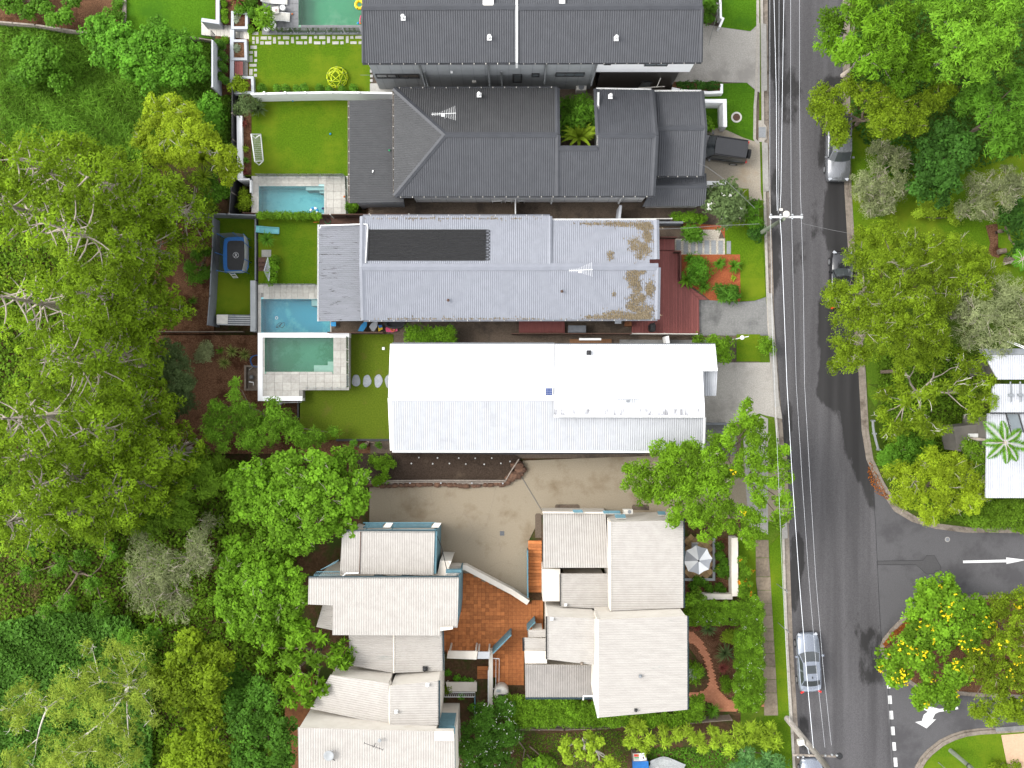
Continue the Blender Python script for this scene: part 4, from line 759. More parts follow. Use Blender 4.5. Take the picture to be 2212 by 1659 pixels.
par(G, 3, 2, 2.6, 2.7, [(1600, 370), (1890, 340), (1890, 600), (1640, 580)], M['wall_taupe'], 'porch'); par(G, 3, 2, 2.75, .12, [(1735, 430), (1835, 428), (1835, 535), (1737, 535)], M['white'], 'porch_panel')
ld = thing('ladder', 'white ladder lying beyond the grey tree at the right edge', 'ladder', W(*t1(3, 1, 2100, 1290), 5.4))
a, b, c, d = [W(*t1(3, 1, x, y), 5.5) for x, y in ((2060, 1275), (2240, 1345), (2065, 1290), (2240, 1362))]
obj('rail', MB().tube([a, b], .03, 4), M['white'], ld); obj('rail', MB().tube([c, d], .03, 4), M['white'], ld)
for t in np.linspace(.05, .95, 12): obj('rung', MB().tube([a.lerp(b, t), c.lerp(d, t)], .02, 4), M['white'], ld)
# ------------------------------------------------------------------ vegetation
def unit(v): return v / np.maximum(1e-9, np.linalg.norm(v, axis=-1, keepdims=True))
def rdir(n): return unit(NR.normal(size=(n, 3)))
def quads(P, A, B, L, Wd):
    """diamond leaves: centre P, long axis A, side axis B, lengths L, widths Wd -> verts (n*4,3)"""
    L = np.asarray(L)[..., None] if np.ndim(L) else L; Wd = np.asarray(Wd)[..., None] if np.ndim(Wd) else Wd
    v = np.empty((len(P), 4, 3)); v[:, 0] = P - A * L / 2; v[:, 1] = P + B * Wd / 2 - A * L * .05; v[:, 2] = P + A * L / 2; v[:, 3] = P - B * Wd / 2 - A * L * .05
    return v
def frame(N_, out=None, k=0.0):
    n = len(N_); r = NR.normal(size=(n, 3))
    if out is not None: r = r * (1 - k) + out * k * 2
    A = unit(r - N_ * np.sum(r * N_, 1, keepdims=True)); return A, np.cross(N_, A)
def leafobj(name, v, tint, m, parent=None):
    v = np.asarray(v).reshape(-1, 4, 3); n = len(v); c = v.reshape(-1, 3); lo, hi = c.min(0), c.max(0); o0 = np.array([(lo[0] + hi[0]) / 2, (lo[1] + hi[1]) / 2, lo[2]])
    me = bpy.data.meshes.new(name); me.vertices.add(n * 4); me.vertices.foreach_set('co', (c - o0).ravel().astype(np.float32))
    me.loops.add(n * 4); me.loops.foreach_set('vertex_index', np.arange(n * 4, dtype=np.int32)); me.polygons.add(n)
    me.polygons.foreach_set('loop_start', np.arange(0, n * 4, 4, dtype=np.int32)); me.update(calc_edges=True)
    at = me.attributes.new('tint', 'FLOAT', 'FACE'); at.data.foreach_set('value', np.clip(tint, 0, 1).astype(np.float32)); me.materials.append(m)
    o = bpy.data.objects.new(name, me); _link(o, Vector(o0), parent); return o
LM = {}
def lm(key, dark, light, trans=.3, rough=.5):
    LM[key] = leafmat('leaf_' + key, dark, light, trans, rough)
for k_, gd_, gl_, rt_, bt_ in (('bright', .11, .29, .43, .06), ('shrub', .10, .29, .35, .08), ('mid', .095, .22, .38, .08), ('dark', .05, .13, .34, .14), ('olive', .09, .25, .64, .05), ('yellow', .14, .35, .70, .05), ('pine', .085, .30, .60, .05), ('grey', .12, .26, .84, .45), ('greydark', .07, .155, .65, .35), ('bush', .10, .22, .48, .07), ('blue', .085, .20, .38, .13), ('bamboo', .11, .30, .43, .07), ('golden', .17, .35, .66, .07), ('hedge', .095, .28, .45, .06), ('hedgedark', .07, .175, .36, .10), ('grass', .125, .31, .44, .10), ('eucalypt', .16, .33, .72, .12), ('poinciana', .095, .275, .46, .05), ('flax', .10, .27, .8, .25), ('feather', .085, .245, .43, .05)):
    rt_ = rt_ * 1.13 if rt_ < .6 else rt_ * 1.04; gd_ *= 1.05; gl_ *= 1.12
    lm(k_, (gd_ * rt_, gd_, gd_ * bt_), (gl_ * rt_, gl_, gl_ * bt_))
lm('straw', (.12, .09, .035), (.26, .20, .09)); lm('litter', (.10, .078, .048), (.235, .19, .125), .1, .9); lm('petal_white', (.55, .55, .5), (.75, .75, .7), .3); lm('petal_yellow', (.60, .45, .01), (.80, .62, .02), .3); lm('petal_orange', (.55, .17, .01), (.7, .3, .03), .3); lm('rust', (.12, .04, .012), (.30, .10, .02), .1, .9); lm('petal_pink', (.4, .06, .25), (.5, .1, .35), .2); lm('reddish', (.09, .02, .02), (.22, .07, .05)); lm('silver', (.16, .20, .13), (.30, .34, .24)); lm('fern', (.045, .12, .03), (.12, .25, .07))
# style: leaf length, width, leaves per clump, clump radius (m), upward bias, outward axis share, clumps factor
ST = {'broad': (.26, .17, 34, .42, .7, 0, 2.2), 'fine': (.17, .07, 60, .40, .5, .5, 2.2), 'small': (.16, .10, 56, .38, .6, 0, 2.3), 'rosette': (.46, .16, 26, .46, .8, .9, 1.7), 'feather': (.34, .10, 40, .46, .8, .75, 2.0), 'needle': (.26, .07, 46, .42, .45, .8, 2.3), 'wisp': (.30, .05, 40, .50, .4, .5, 1.9), 'tiny': (.12, .08, 60, .30, .6, 0, 2.4), 'spiky': (.44, .10, 30, .45, .6, .85, 2.0), 'poin': (.24, .09, 46, .42, .85, .5, 2.1), 'pom': (.34, .085, 60, .52, .5, .95, 1.25)}
def crown(lobes, style, top_only=.0, scale=1.0):
    L, Wd, m, cr, up, ax, cf = ST[style]; L, Wd, cr, m = L * scale * .88, Wd * scale * .88, cr * scale, int(m * 1.1); V_, T_ = [], []
    for c, R in lobes:
        lt = NR.normal(0, .13); ns = max(5, int(cf * (max(R, cr) / cr) ** 2 * 1.5)); d = rdir(ns); d[:, 2] = np.where(d[:, 2] < -.25, -d[:, 2], d[:, 2])
        rad = R * NR.uniform(.55, 1.0, (ns, 1)); rad[: ns // 6] *= .75
        sc = np.array(c) + d * np.maximum(rad - cr * .35, .05) * np.array([1, 1, .72])
        crs = cr * NR.uniform(.65, 1.25, ns); tb = np.clip(NR.normal(.42, .2, ns), 0, 1)
        idx = np.repeat(np.arange(ns), m); n = len(idx); ld = rdir(n); ld[:, 2] = np.where(ld[:, 2] < -.35, -ld[:, 2], ld[:, 2])
        P = sc[idx] + ld * (crs[idx] * NR.uniform(.25, 1, n) ** .6)[:, None]
        N_ = unit(ld * .55 + d[idx] * .3 + np.array([0, 0, up]) + NR.normal(size=(n, 3)) * .38); A, B = frame(N_, ld + np.array([0, 0, .15]), ax)
        s = NR.uniform(.55, 1.35, n) * (NR.uniform(.8, 1.2, ns))[idx]; V_.append(quads(P, A, B, L * s, Wd * s)); T_.append(tb[idx] + lt + NR.normal(0, .17, n))
    return np.concatenate(V_), np.concatenate(T_)
def bend(a, b, sag, n=5, jit=.0):
    a, b = Vector(a), Vector(b); out = []
    for i in range(n):
        t = i / (n - 1); p = a.lerp(b, t); p.z += sag * 4 * t * (1 - t)
        if 0 < i < n - 1 and jit: p += Vector((R0.uniform(-jit, jit), R0.uniform(-jit, jit), R0.uniform(-jit, jit) * .5))
        out.append(p)
    return out
def parse(s): return [tuple(float(q) for q in w.split(',')) for w in s.split()]
def veg(name, label, cat, spec, ztop, style, key, gz=None, group=None, bark='bark', spread=.45, twigs=0, twigm=None, flowers=None, scale=1.0, trunk=True, tr=.16, lean=None, dead=0, part='crown', R_k=1.16):
    """spec: lobes as photo x, y, radius; each lobe is set at its own height and real radius"""
    lb = parse(spec) if isinstance(spec, str) else spec; cx = sum(l[0] for l in lb) / len(lb); cy = sum(l[1] for l in lb) / len(lb)
    D_ = max([math.hypot(l[0] - cx, l[1] - cy) for l in lb] + [1]); base = W(cx, cy, ztop * .8)
    if gz is None: gz = tz(base.x)
    hgt = ztop - gz; lobes = []
    for x, y, r in lb:
        d = math.hypot(x - cx, y - cy) / D_; z = ztop - (hgt * spread * .6) * d * d + R0.uniform(-.1, .1) * hgt * .5; Rm = r * S * (H - z) / H * R_k
        z -= Rm * .7; z = max(z, gz + Rm * .25); lobes.append((W(x, y, z), Rm))
    o = thing(name, label, cat, (base.x, base.y, gz), group)
    if trunk:
        t0 = Vector((base.x, base.y, gz - .1)); fk = Vector((base.x, base.y, gz + hgt * .45)); mb = MB()
        mb.tube(bend(t0, fk, 0, 4, tr * .6), [tr * 1.25, tr, tr * .95, tr * .8], 7)
        k_ = max(2, min(5, len(lobes) // 3)); grp = {}
        for c, R in lobes: grp.setdefault(int((math.atan2(c.y - base.y, c.x - base.x) + math.pi) / 6.2832 * k_ * .999), []).append((c, R))
        for gl_ in grp.values():
            m_ = sum((c for c, R in gl_), Vector()) / len(gl_); f2 = fk.lerp(m_ - Vector((0, 0, .5)), .6) + Vector((R0.uniform(-.3, .3), R0.uniform(-.3, .3), 0)); mb.tube(bend(fk - Vector((0, 0, .1)), f2, -.08 * (f2 - fk).length, 4, .12), [tr * .7, tr * .58, tr * .5, tr * .4], 6)
            for c, R in gl_: mb.tube(bend(f2, c + Vector((0, 0, -R * .25)), -.06 * (c - f2).length, 4, .12), [tr * .36, tr * .28, tr * .2, tr * .1], 5)
        obj('trunk', mb, M[bark], o, True)
    v, t = crown(lobes, style, 0, scale); leafobj(part, v, t, LM[key], o)
    if twigs:
        mb = MB()
        for k in range(twigs):
            c, R = R0.choice(lobes); a = c + Vector((R0.uniform(-.3, .3), R0.uniform(-.3, .3), .0)) * R; dr = Vector((R0.uniform(-1, 1), R0.uniform(-1, 1), R0.uniform(.45, .95))).normalized(); b = a + dr * R * R0.uniform(.75, 1.05)
            pts = bend(a, b, R * .12, 4, R * .07); mb.tube(pts, [.022, .018, .013, .008], 4)
            for q in range(2):
                s_ = pts[1 + q]; mb.tube([s_, s_ + (dr + Vector((R0.uniform(-.8, .8), R0.uniform(-.8, .8), 0))).normalized() * R * .4], [.011, .006], 4)
        stuff(obj('twigs', mb, M[twigm or bark], o))
    if flowers:
        fk_, n, fs, nm = flowers; V2, T2 = [], []
        hot = [(R0.choice(lobes), (R0.gauss(0, .6), R0.gauss(0, .6))) for _ in range(max(3, n // 4))]
        for k in range(n):
            (c, R), (d0, d1) = R0.choice(hot); d = Vector((d0 + R0.gauss(0, .22), d1 + R0.gauss(0, .22), 1)).normalized(); p = np.array(c + Vector((d.x, d.y, d.z * .8)) * (R * 1.02)); q = 5; fs_ = fs * R0.uniform(.6, 1.25)
            N_ = unit(np.tile(np.array(d), (q, 1)) + NR.normal(size=(q, 3)) * .4); A, B = frame(N_); V2.append(quads(p + NR.normal(size=(q, 3)) * fs_ * .35, A, B, fs_, fs_ * .7)); T2.append(NR.uniform(0, 1, q))
        stuff(leafobj(nm, np.concatenate(V2), np.concatenate(T2), LM[fk_], o))
    return o
def tuftplant(name, label, cat, X, Y, rpx, z, key, n=46, wd=.035, h=.55, group=None, rough=0, loc=None):
    """clump of arching strap leaves"""
    c = np.array(loc if loc is not None else W(X, Y, z)); R = rpx * S; o = thing(name, label, cat, c, group); V_, T_ = [], []
    a = NR.uniform(0, 2 * np.pi, n); r = R * NR.uniform(.55, 1.05, n); hh = R * h * NR.uniform(.5, 1.3, n); d = np.stack([np.cos(a), np.sin(a), 0 * a], 1); s = np.stack([-np.sin(a), np.cos(a), 0 * a], 1); tt = NR.uniform(0, 1, n); prev = None
    for i in range(5):
        u0, u1 = i / 5, (i + 1) / 5; f = lambda u: c + d * (r * u)[:, None] + np.array([0, 0, 1.0]) * (hh * 3.2 * u * (1 - .75 * u))[:, None]
        w0, w1 = wd * (1 - .9 * u0 ** 2), wd * (1 - .9 * u1 ** 2); v = np.empty((n, 4, 3)); p0, p1 = f(u0), f(u1); v[:, 0] = p0 - s * w0; v[:, 1] = p0 + s * w0; v[:, 2] = p1 + s * w1; v[:, 3] = p1 - s * w1; V_.append(v); T_.append(tt * .7 + .3 * u0)
    leafobj('leaves', np.concatenate(V_), np.concatenate(T_), LM[key], o); return o
def palm(name, label, X, Y, z, rpx, n, key='mid', gz=0.0, trunk_to=None, up=.25):
    c = W(X, Y, z); R = rpx * S * (H - z) / H; o = thing(name, label, 'palm', (c.x, c.y, gz))
    obj('trunk', MB().tube([(c.x, c.y, gz - .1), (c.x + .05, c.y, (gz + z) / 2), tuple(c)], [.16, .13, .11], 8), M['bark_pale'], o, True)
    for k in range(n):
        a = 2 * math.pi * k / n + R0.uniform(-.25, .25); L_ = R * R0.uniform(.8, 1.08); d = Vector((math.cos(a), math.sin(a), 0)); s = Vector((-d.y, d.x, 0)); P, A, B, Ln, Tn = [], [], [], [], []
        m = 26; tip = R0.uniform(.3, .8)
        f = lambda u: c + d * L_ * u + Vector((0, 0, L_ * (up * 2.6 * u - (up * 2.2 + tip * .5) * u * u)))
        rib = MB().tube([f(u) for u in (0, .2, .4, .6, .8, 1)], [.03, .026, .02, .016, .012, .005], 4); fr = obj('frond', rib, M['bark_pale'], o)
        for i in range(m):
            u = .1 + .9 * i / m; p = f(u); ll = L_ * .30 * math.sin(math.pi * min(1, .15 + u * .85)) + .08
            for sg in (-1, 1):
                ax = (s * sg + d * .75 + Vector((0, 0, -.25 + R0.uniform(-.2, .1)))).normalized(); P.append(p + ax * ll / 2); A.append(ax); B.append(ax.cross(Vector((0, 0, 1))).normalized()); Ln.append(ll); Tn.append(R0.random())
        leafobj('leaflets', quads(np.array(P), np.array(A), np.array(B), np.array(Ln), .06), np.array(Tn), LM[key], fr)
    return o
def hoop_pine(label, X, Y, ztop, Rpx, gz=-2.3, seed=1, whorls=9, dens=1.0, bare=0):
    """tall pine: bare pale branches in whorls that carry round foliage tufts towards their ends"""
    rr = random.Random(seed); c = W(X, Y, ztop); o = thing('hoop_pine', label, 'tree', (c.x, c.y, gz), 'hoop pines in the bushland'); mb = MB(); R = Rpx * S * (H - ztop) / H
    mb.tube([(c.x, c.y, gz - .2), (c.x + .1, c.y, gz + (ztop - gz) * .5), tuple(c)], [.34, .24, .05], 8); tufts = []
    for w in range(whorls):
        t = w / (whorls - 1); z = gz + (ztop - gz) * (.30 + .68 * t); ln = R * (1.15 - .72 * t); nb = rr.choice((4, 5, 6, 7)); ph = rr.uniform(0, 6.28)
        for k in range(nb):
            a = ph + 2 * math.pi * k / nb + rr.uniform(-.25, .25); br_ = t > .3 and rr.random() < (.75 if bare else .4); l = ln * rr.uniform(.6, 1.15) * (1.3 if br_ else 1); z = z + rr.uniform(-.35, .35); d = Vector((math.cos(a), math.sin(a), 0)); s = Vector((-d.y, d.x, 0)); cv = rr.uniform(-.4, .4) * l
            f = lambda u: Vector((c.x, c.y, z)) + d * l * u + s * cv * math.sin(u * 1.6) * u + Vector((0, 0, l * (-.12 * math.sin(u * math.pi) + .20 * u * u)))
            mb.tube([f(u) for u in (0, .25, .5, .75, .97)], [.07, .058, .047, .036, .022], 5)
            tufts.append((f(1.0), rr.uniform(.5, .74)))
            for q in range((rr.random() < .3) if br_ else (2 + (rr.random() < .5))):
                u = rr.uniform(.5, .92); sd = rr.choice((-1, 1)); b = f(u); e_ = b + (s * sd + d * rr.uniform(.2, .9)).normalized() * rr.uniform(.35, .8) + Vector((0, 0, rr.uniform(.05, .35)))
                mb.tube([b, e_], [.028, .014], 4); tufts.append((e_, rr.uniform(.34, .6)))
    for k in range(4): tufts.append((c + Vector((rr.uniform(-.5, .5), rr.uniform(-.5, .5), rr.uniform(-.2, .3))), .4))
    obj('trunk', mb, M['bark_pale'], o, True)
    m = int(52 * dens); C_ = np.array([tuple(t[0]) for t in tufts]); Rs = np.array([t[1] for t in tufts]); tb = np.clip(NR.normal(.45, .22, len(tufts)), 0, 1); idx = np.repeat(np.arange(len(tufts)), m); n = len(idx); ld = rdir(n); ld[:, 2] = np.where(ld[:, 2] < -.3, -ld[:, 2], ld[:, 2])
    P = C_[idx] + ld * (Rs[idx] * NR.uniform(.3, 1, n) ** .5)[:, None] * np.array([1, 1, .75]); N_ = unit(ld + np.array([0, 0, .5]) + NR.normal(size=(n, 3)) * .4); A, B = frame(N_, ld, .6); s = NR.uniform(.7, 1.25, n)
    leafobj('crown', quads(P, A, B, .26 * s, .11 * s), tb[idx] + NR.normal(0, .15, n), LM['pine'], o); return o
def carpet(name, label, poly, z, key, n, L, Wd, h, up=.8, zf=None, clump=0):
    """countless low leaves or blades over an outline"""
    P = [tuple(W(x, y, z))[:2] for x, y in poly]; x0, x1 = min(p[0] for p in P), max(p[0] for p in P); y0, y1 = min(p[1] for p in P), max(p[1] for p in P); pts = []
    while len(pts) < n:
        x, y = R0.uniform(x0, x1), R0.uniform(y0, y1)
        if inside(P, x, y): pts.append((x, y))
    p = np.array(pts); q = np.zeros((n, 3)); q[:, :2] = p; ph = np.sin(p[:, 0] * 1.1 + np.sin(p[:, 1] * .9)) * np.cos(p[:, 1] * 1.3 + p[:, 0] * .5); q[:, 2] = z + NR.uniform(0, 1, n) * h * (.6 + .5 * ph)
    N_ = unit(NR.normal(size=(n, 3)) * .55 + np.array([0, 0, up])); A, B = frame(N_); s = NR.uniform(.6, 1.4, n)
    return stuff(leafobj(name, quads(q, A, B, L * s, Wd * s), .45 + .22 * ph + NR.normal(0, .2, n), LM[key]), label)

# --- understorey and long grass
carpet('long_grass', 'long bent grass on the slope below the top fence', T(0, 0, (0, 210), (780, 300), (1830, 380), (1830, 700), (2000, 760), (1990, 1300), (1500, 1400), (0, 1300)), -2.2, 'grass', 42000, .60, .05, .6, .5)
carpet('undergrowth', 'mixed low green undergrowth beneath the pines', [(-40, 300), (330, 300), (330, 990), (430, 990), (640, 1000), (640, 1700), (-40, 1700)], -2.3, 'bush', 80000, .30, .17, 1.0)
carpet('undergrowth', 'low green leaf litter and weeds under the trees across the street', [(1840, -60), (2290, -60), (2290, 300), (1960, 420), (1840, 280)], 0, 'dark', 12000, .26, .15, .5)
carpet('undergrowth', 'weeds under the trees at the street corner', [(1890, 760), (2100, 740), (2130, 1080), (2290, 1060), (2290, 1135), (2010, 1125), (1915, 1030)], 0, 'bush', 9000, .24, .14, .5)
carpet('dry_grass', 'dry straw coloured grass in the scrub clearing', [(-30, 1150), (60, 1150), (90, 1260), (80, 1360), (-30, 1380)], -2.2, 'straw', 6000, .5, .04, .35, .5)
carpet('low_scrub', 'dense blue green low scrub in the bottom left corner', [(-40, 1350), (120, 1320), (280, 1330), (330, 1400), (330, 1700), (-40, 1700)], -1.6, 'blue', 30000, .34, .16, .8)
carpet('fallen_leaves', 'rust coloured fallen leaves in the gutter at the street corner', T(3, 2, (870, 660), (930, 720), (1050, 960), (1040, 1000), (930, 940), (860, 800)), -.1, 'rust', 420, .12, .08, .03)
carpet('fallen_leaves', 'rust coloured fallen leaves at the nose of the traffic island', T(3, 3, (990, 590), (1080, 480), (1220, 380), (1230, 420), (1120, 500), (1010, 610)), .02, 'rust', 900, .12, .08, .04)
PINES = [('hoop pine with exposed pale branch hub near the long grass', 28, 338, 15, 95), ('hoop pine with the most exposed radiating pale branches', 98, 480, 17, 110), ('hoop pine cut by the left edge, bare limbs fanning right', -4, 640, 17, 115), ('hoop pine with long forked pale limbs by left edge of frame', 4, 905, 17, 115), ('hoop pine between the yellow green tree and the radiating hub', 195, 385, 13, 95), ('hoop pine left of the trampoline yard mulch', 240, 505, 11, 68), ('hoop pine in the middle of the forest, no bare hub', 165, 630, 14, 100), ('hoop pine overhanging the mulch beside the grey fence', 245, 645, 9, 55), ('hoop pine below the fanning bare limbs', 95, 775, 15, 100), ('hoop pine left of the grey green shrub', 185, 755, 11, 66), ('hoop pine at the lower left of the pine forest', 70, 1050, 14, 95), ('hoop pine left of the bamboo clump', 180, 930, 13, 100), ('hoop pine closest to the dark round shrub', 235, 885, 9, 58), ('lowest hoop pine on the right of the forest', 215, 1070, 11, 85), ('hoop pine under the bamboo clump', 320, 990, 8, 62), ('hoop pine along the long grass edge', 110, 330, 11, 75)]
PINES += [('hoop pine in the lower forest left of the green undergrowth tree', 130, 1110, 11, 85), ('hoop pine at left edge above the dry clearing', 10, 1130, 12, 90), ('hoop pine right of the lowest pines', 290, 1040, 7, 70), ('hoop pine on the upper left edge', -20, 430, 14, 90), ('hoop pine at the left edge below the forked limbs', 20, 990, 15, 85), ('hoop pine beside the grey fence mulch, upper', 335, 425, 8, 66)]
for i, (lb, X, Y, z, r) in enumerate(PINES): hoop_pine(lb, X, Y, z, r, seed=i + 3, bare=1 if i in (0, 1, 2, 3, 8) else 0)
veg('leafy_shrub_tree', 'wide bright green shrub below the sunken lawn', 'shrub', '225,75,45 265,95,45 340,80,42 400,105,35 300,130,48 360,140,48 420,150,38 230,125,30 330,172,32 390,168,32', 2.2, 'broad', 'shrub', -2.3)
veg('leafy_shrub_tree', 'dark green shrub standing alone in the long grass', 'shrub', '60,105,33 105,125,35 75,150,30 125,170,28 45,165,25 95,95,22', 1.0, 'broad', 'mid', -2.3)
veg('leafy_shrub_tree', 'small round light green shrub beside the black fence', 'shrub', '460,235,28 470,256,22 446,222,18', .8, 'broad', 'shrub', -2.3)
veg('yellow_green_tree', 'yellow green tree with pale twigs above the strappy plant', 'tree', '345,240,38 385,232,30 410,250,28 335,285,36 390,280,42 430,290,38 460,320,30 350,330,38 400,335,36 495,330,18 505,365,22 480,350,26 310,300,24 495,385,18', 4.5, 'small', 'yellow', -2.3, bark='bark_pale', twigs=34, twigm='bark_white')
tuftplant('strappy_plant', 'yellow strappy leaved plant under the yellow green tree', 'plant', 440, 345, 34, -.3, 'yellow', 60, .05, .5); tuftplant('strappy_plant', 'green strappy leaved plant lower beside the black fence', 'plant', 442, 382, 30, -.4, 'golden', 50, .045, .5)
veg('garden_shrub', 'small dark shrub at the top left mulch bed', 'shrub', '120,40,22 145,30,18 100,20,18 160,5,18 30,10,26', .2, 'broad', 'mid', -2.0); veg('garden_shrub', 'small green shrub by the timber border of the sunken lawn', 'shrub', '245,30,16 258,12,14 262,38,10', -.3, 'small', 'mid', -2.0); veg('garden_shrub', 'dark shrub at the top left corner of the frame', 'shrub', '60,25,20 85,-5,22 10,-10,26', 0, 'broad', 'mid', -2.0)
veg('grey_green_shrub', 'dark grey green shrub beside the bark mulch slope', 'shrub', '365,760,24 385,790,28 375,830,32 395,860,26 370,880,28 350,800,24 400,825,20', 1.8, 'small', 'greydark', -1.7, R_k=1.4); veg('grey_green_shrub', 'round silver green shrub on the bark mulch', 'shrub', '442,760,20 436,770,14 450,752,14', .1, 'tiny', 'grey', -1.6)
for X, Y, r, lb in ((487, 784, 18, 'variegated flax clump lowest of three on mulch'), (503, 760, 18, 'variegated flax clump in the middle of three on mulch'), (530, 766, 18, 'variegated flax clump next to the blue hose')): tuftplant('flax_clump', lb, 'plant', X, Y, r, -1.5, 'flax', 70, .025, .7, 'flax clumps on the mulch')
tuftplant('flax_clump', 'small green flax clump above the others on mulch', 'plant', 477, 757, 12, -1.5, 'mid', 40, .02, .7, 'flax clumps on the mulch')
veg('bamboo_clump', 'feathery bright green bamboo clump below the raised pool', 'bamboo', '505,830,16 508,850,20 522,875,26 470,880,24 455,920,30 500,910,38 545,900,34 590,872,16 592,890,26 580,930,40 640,930,32 685,945,28 540,950,36 480,950,28 615,910,26 660,955,24 720,935,16', 3.2, 'needle', 'bamboo', -1.7, R_k=1.02)
veg('rounded_tree', 'large bright green tree left of the cracked driveway', 'tree', '560,1040,48 620,1010,42 690,1010,42 745,1000,36 778,1030,22 540,1090,46 600,1090,52 660,1060,44 720,1070,48 770,1090,30 620,1140,40 680,1130,44 740,1130,38 650,1170,34 525,1040,34 770,1060,26', 6.5, 'broad', 'bright', -2.3, twigs=26, bark='bark_pale')
veg('rounded_tree', 'bright green tree against the left of the beige units', 'tree', '520,1190,42 580,1185,42 500,1240,40 560,1250,48 620,1250,40 500,1300,40 560,1310,48 620,1310,40 640,1355,34 580,1370,36 520,1350,32 650,1290,24', 6.0, 'broad', 'bright', -2.3, twigs=22, bark='bark_pale')
veg('dull_tree', 'soft mid green tree behind the bamboo and pines', 'tree', '350,1110,42 390,1060,34 320,1130,32 400,1115,30 430,1015,38 400,1000,30 460,1050,32 460,1000,34', 3.0, 'feather', 'bush', -2.3)
veg('willowy_tree', 'grey green willowy tree with pale upswept twigs', 'tree', '310,1190,36 350,1220,42 330,1280,44 380,1260,42 430,1170,30 450,1130,22 420,1220,36 390,1310,32 300,1250,30 440,1195,24', 5.0, 'wisp', 'grey', -2.3, bark='bark_pale', twigs=70, twigm='bark_pale', R_k=1.3)
veg('scrub_tree', 'thin scrub tree over the dry clearing', 'tree', '80,1180,30 130,1220,30 180,1200,26 60,1240,24 200,1260,28 240,1190,26 150,1300,30 220,1310,28 100,1320,24', .2, 'small', 'mid', -2.3, twigs=60, twigm='twig_pink', R_k=.85)
veg('scrub_tree', 'sparse green scrub bush below the lowest pines', 'shrub', '120,1120,30 170,1140,28 60,1130,26 220,1150,24 200,1110,24', .8, 'small', 'bush', -2.3, twigs=40, twigm='twig_pink')
veg('eucalypt', 'olive yellow gum tree with white forked limbs at bottom left', 'tree', '195,1395,17 250,1400,24 300,1420,32 160,1480,36 210,1470,36 290,1480,40 322,1495,30 140,1520,34 220,1540,38 275,1560,34 335,1545,18 150,1620,42 205,1610,36 270,1640,34 120,1640,26', 8.0, 'wisp', 'eucalypt', -2.3, bark='bark_white', twigs=30, twigm='bark_white', tr=.15, R_k=1.5)
veg('eucalypt', 'smaller olive gum tree at the left edge with white curved trunk', 'tree', '60,1500,28 35,1530,26 85,1515,24 40,1560,20 65,1650,34 30,1640,22', 6.5, 'wisp', 'eucalypt', -2.3, bark='bark_white', twigs=22, twigm='bark_white', tr=.13, R_k=1.45)
veg('round_leaf_tree', 'olive green round tree right of the gum tree', 'tree', '400,1430,44 450,1480,46 390,1490,46 460,1530,38 415,1385,32 470,1415,38 350,1460,26 420,1545,32', 6.5, 'broad', 'olive', -2.3); veg('round_leaf_tree', 'olive green tree at the bottom edge right of the gum tree', 'tree', '400,1620,46 460,1640,42 370,1650,36 440,1600,34', 5.5, 'broad', 'olive', -2.3)
veg('round_leaf_tree', 'dark green small tree above the gum tree branches', 'tree', '300,1390,34 335,1375,26 275,1375,22 320,1420,24', 3.0, 'small', 'mid', -2.3)
veg('dark_leaf_tree', 'dark glossy tree left of the bottom beige roof', 'tree', '525,1470,36 570,1500,42 540,1560,46 600,1560,38 580,1625,48 615,1600,28 530,1640,42 500,1520,34 620,1650,24', 5.0, 'broad', 'hedgedark', -2.3)
veg('rosette_tree', 'light green tree with rosette leaves overhanging the beige roofs', 'tree', '590,1400,22 640,1385,26 690,1380,24 735,1395,22 755,1415,20 580,1435,24 630,1430,30 680,1425,28 720,1425,24 610,1475,30 655,1470,28 690,1485,22 630,1510,24 665,1510,18 745,1435,16', 7.6, 'rosette', 'feather', -1, R_k=.95)
veg('flowering_shrub', 'dark glossy shrub with white flowers at the terrace corner', 'shrub', '1050,1538,26 1088,1528,26 1035,1590,40 1008,1618,26 1090,1585,38 1070,1640,42 1025,1650,30 1050,1560,26', 3.6, 'small', 'hedgedark', -.1, flowers=('petal_white', 170, .055, 'flowers'))
# --- courtyard and gardens
veg('courtyard_bamboo', 'dark green bamboo filling the courtyard of the dark roofed house', 'bamboo', '1225,230,22 1250,222,20 1272,240,22 1225,262,22 1252,255,24 1278,268,18 1235,285,20', 3.4, 'feather', 'mid', -.1)
tuftplant('bird_nest_plant', 'large strappy yellow green plant in the courtyard', 'plant', 1250, 296, 44, 2.0, 'golden', 26, .16, .55)
veg('planter_hedge', 'low dark hedge in the white planter by the driveway', 'hedge', [(1470 + i * 9, 185 + (i % 2), 9) for i in range(10)], 1.0, 'tiny', 'dark', 0, trunk=False, part='foliage', flowers=('reddish', 60, .08, 'new_leaves')); veg('garden_shrub', 'dark shrubs along the white wall at the top right of the dark roof', 'shrub', '1530,5,14 1536,20,12 1531,40,10 1540,-8,14', 1.2, 'broad', 'mid', 0)
veg('garden_shrub', 'round yellow green bush beside the white stepped wall', 'shrub', '1526,262,10 1530,272,8', .9, 'broad', 'bright', 0)
veg('frangipani', 'white flowering frangipani over the front lawn', 'tree', '1545,420,24 1570,415,26 1595,430,22 1560,450,28 1585,465,20 1540,445,20 1600,450,14 1565,480,16', 3.4, 'broad', 'greydark', 0, twigs=16, twigm='bark_pale', flowers=('petal_white', 20, .13, 'flowers'))
veg('clipped_shrub', 'yellow green clipped shrub between two front gardens', 'shrub', '1465,470,12 1482,468,12 1500,470,12 1515,475,12 1455,466,8', 1.2, 'tiny', 'bright', 0); veg('clipped_shrub', 'round dark shrub beside the stepping pavers', 'shrub', '1494,500,18 1485,510,14 1505,508,14', 1.4, 'spiky', 'mid', 0)
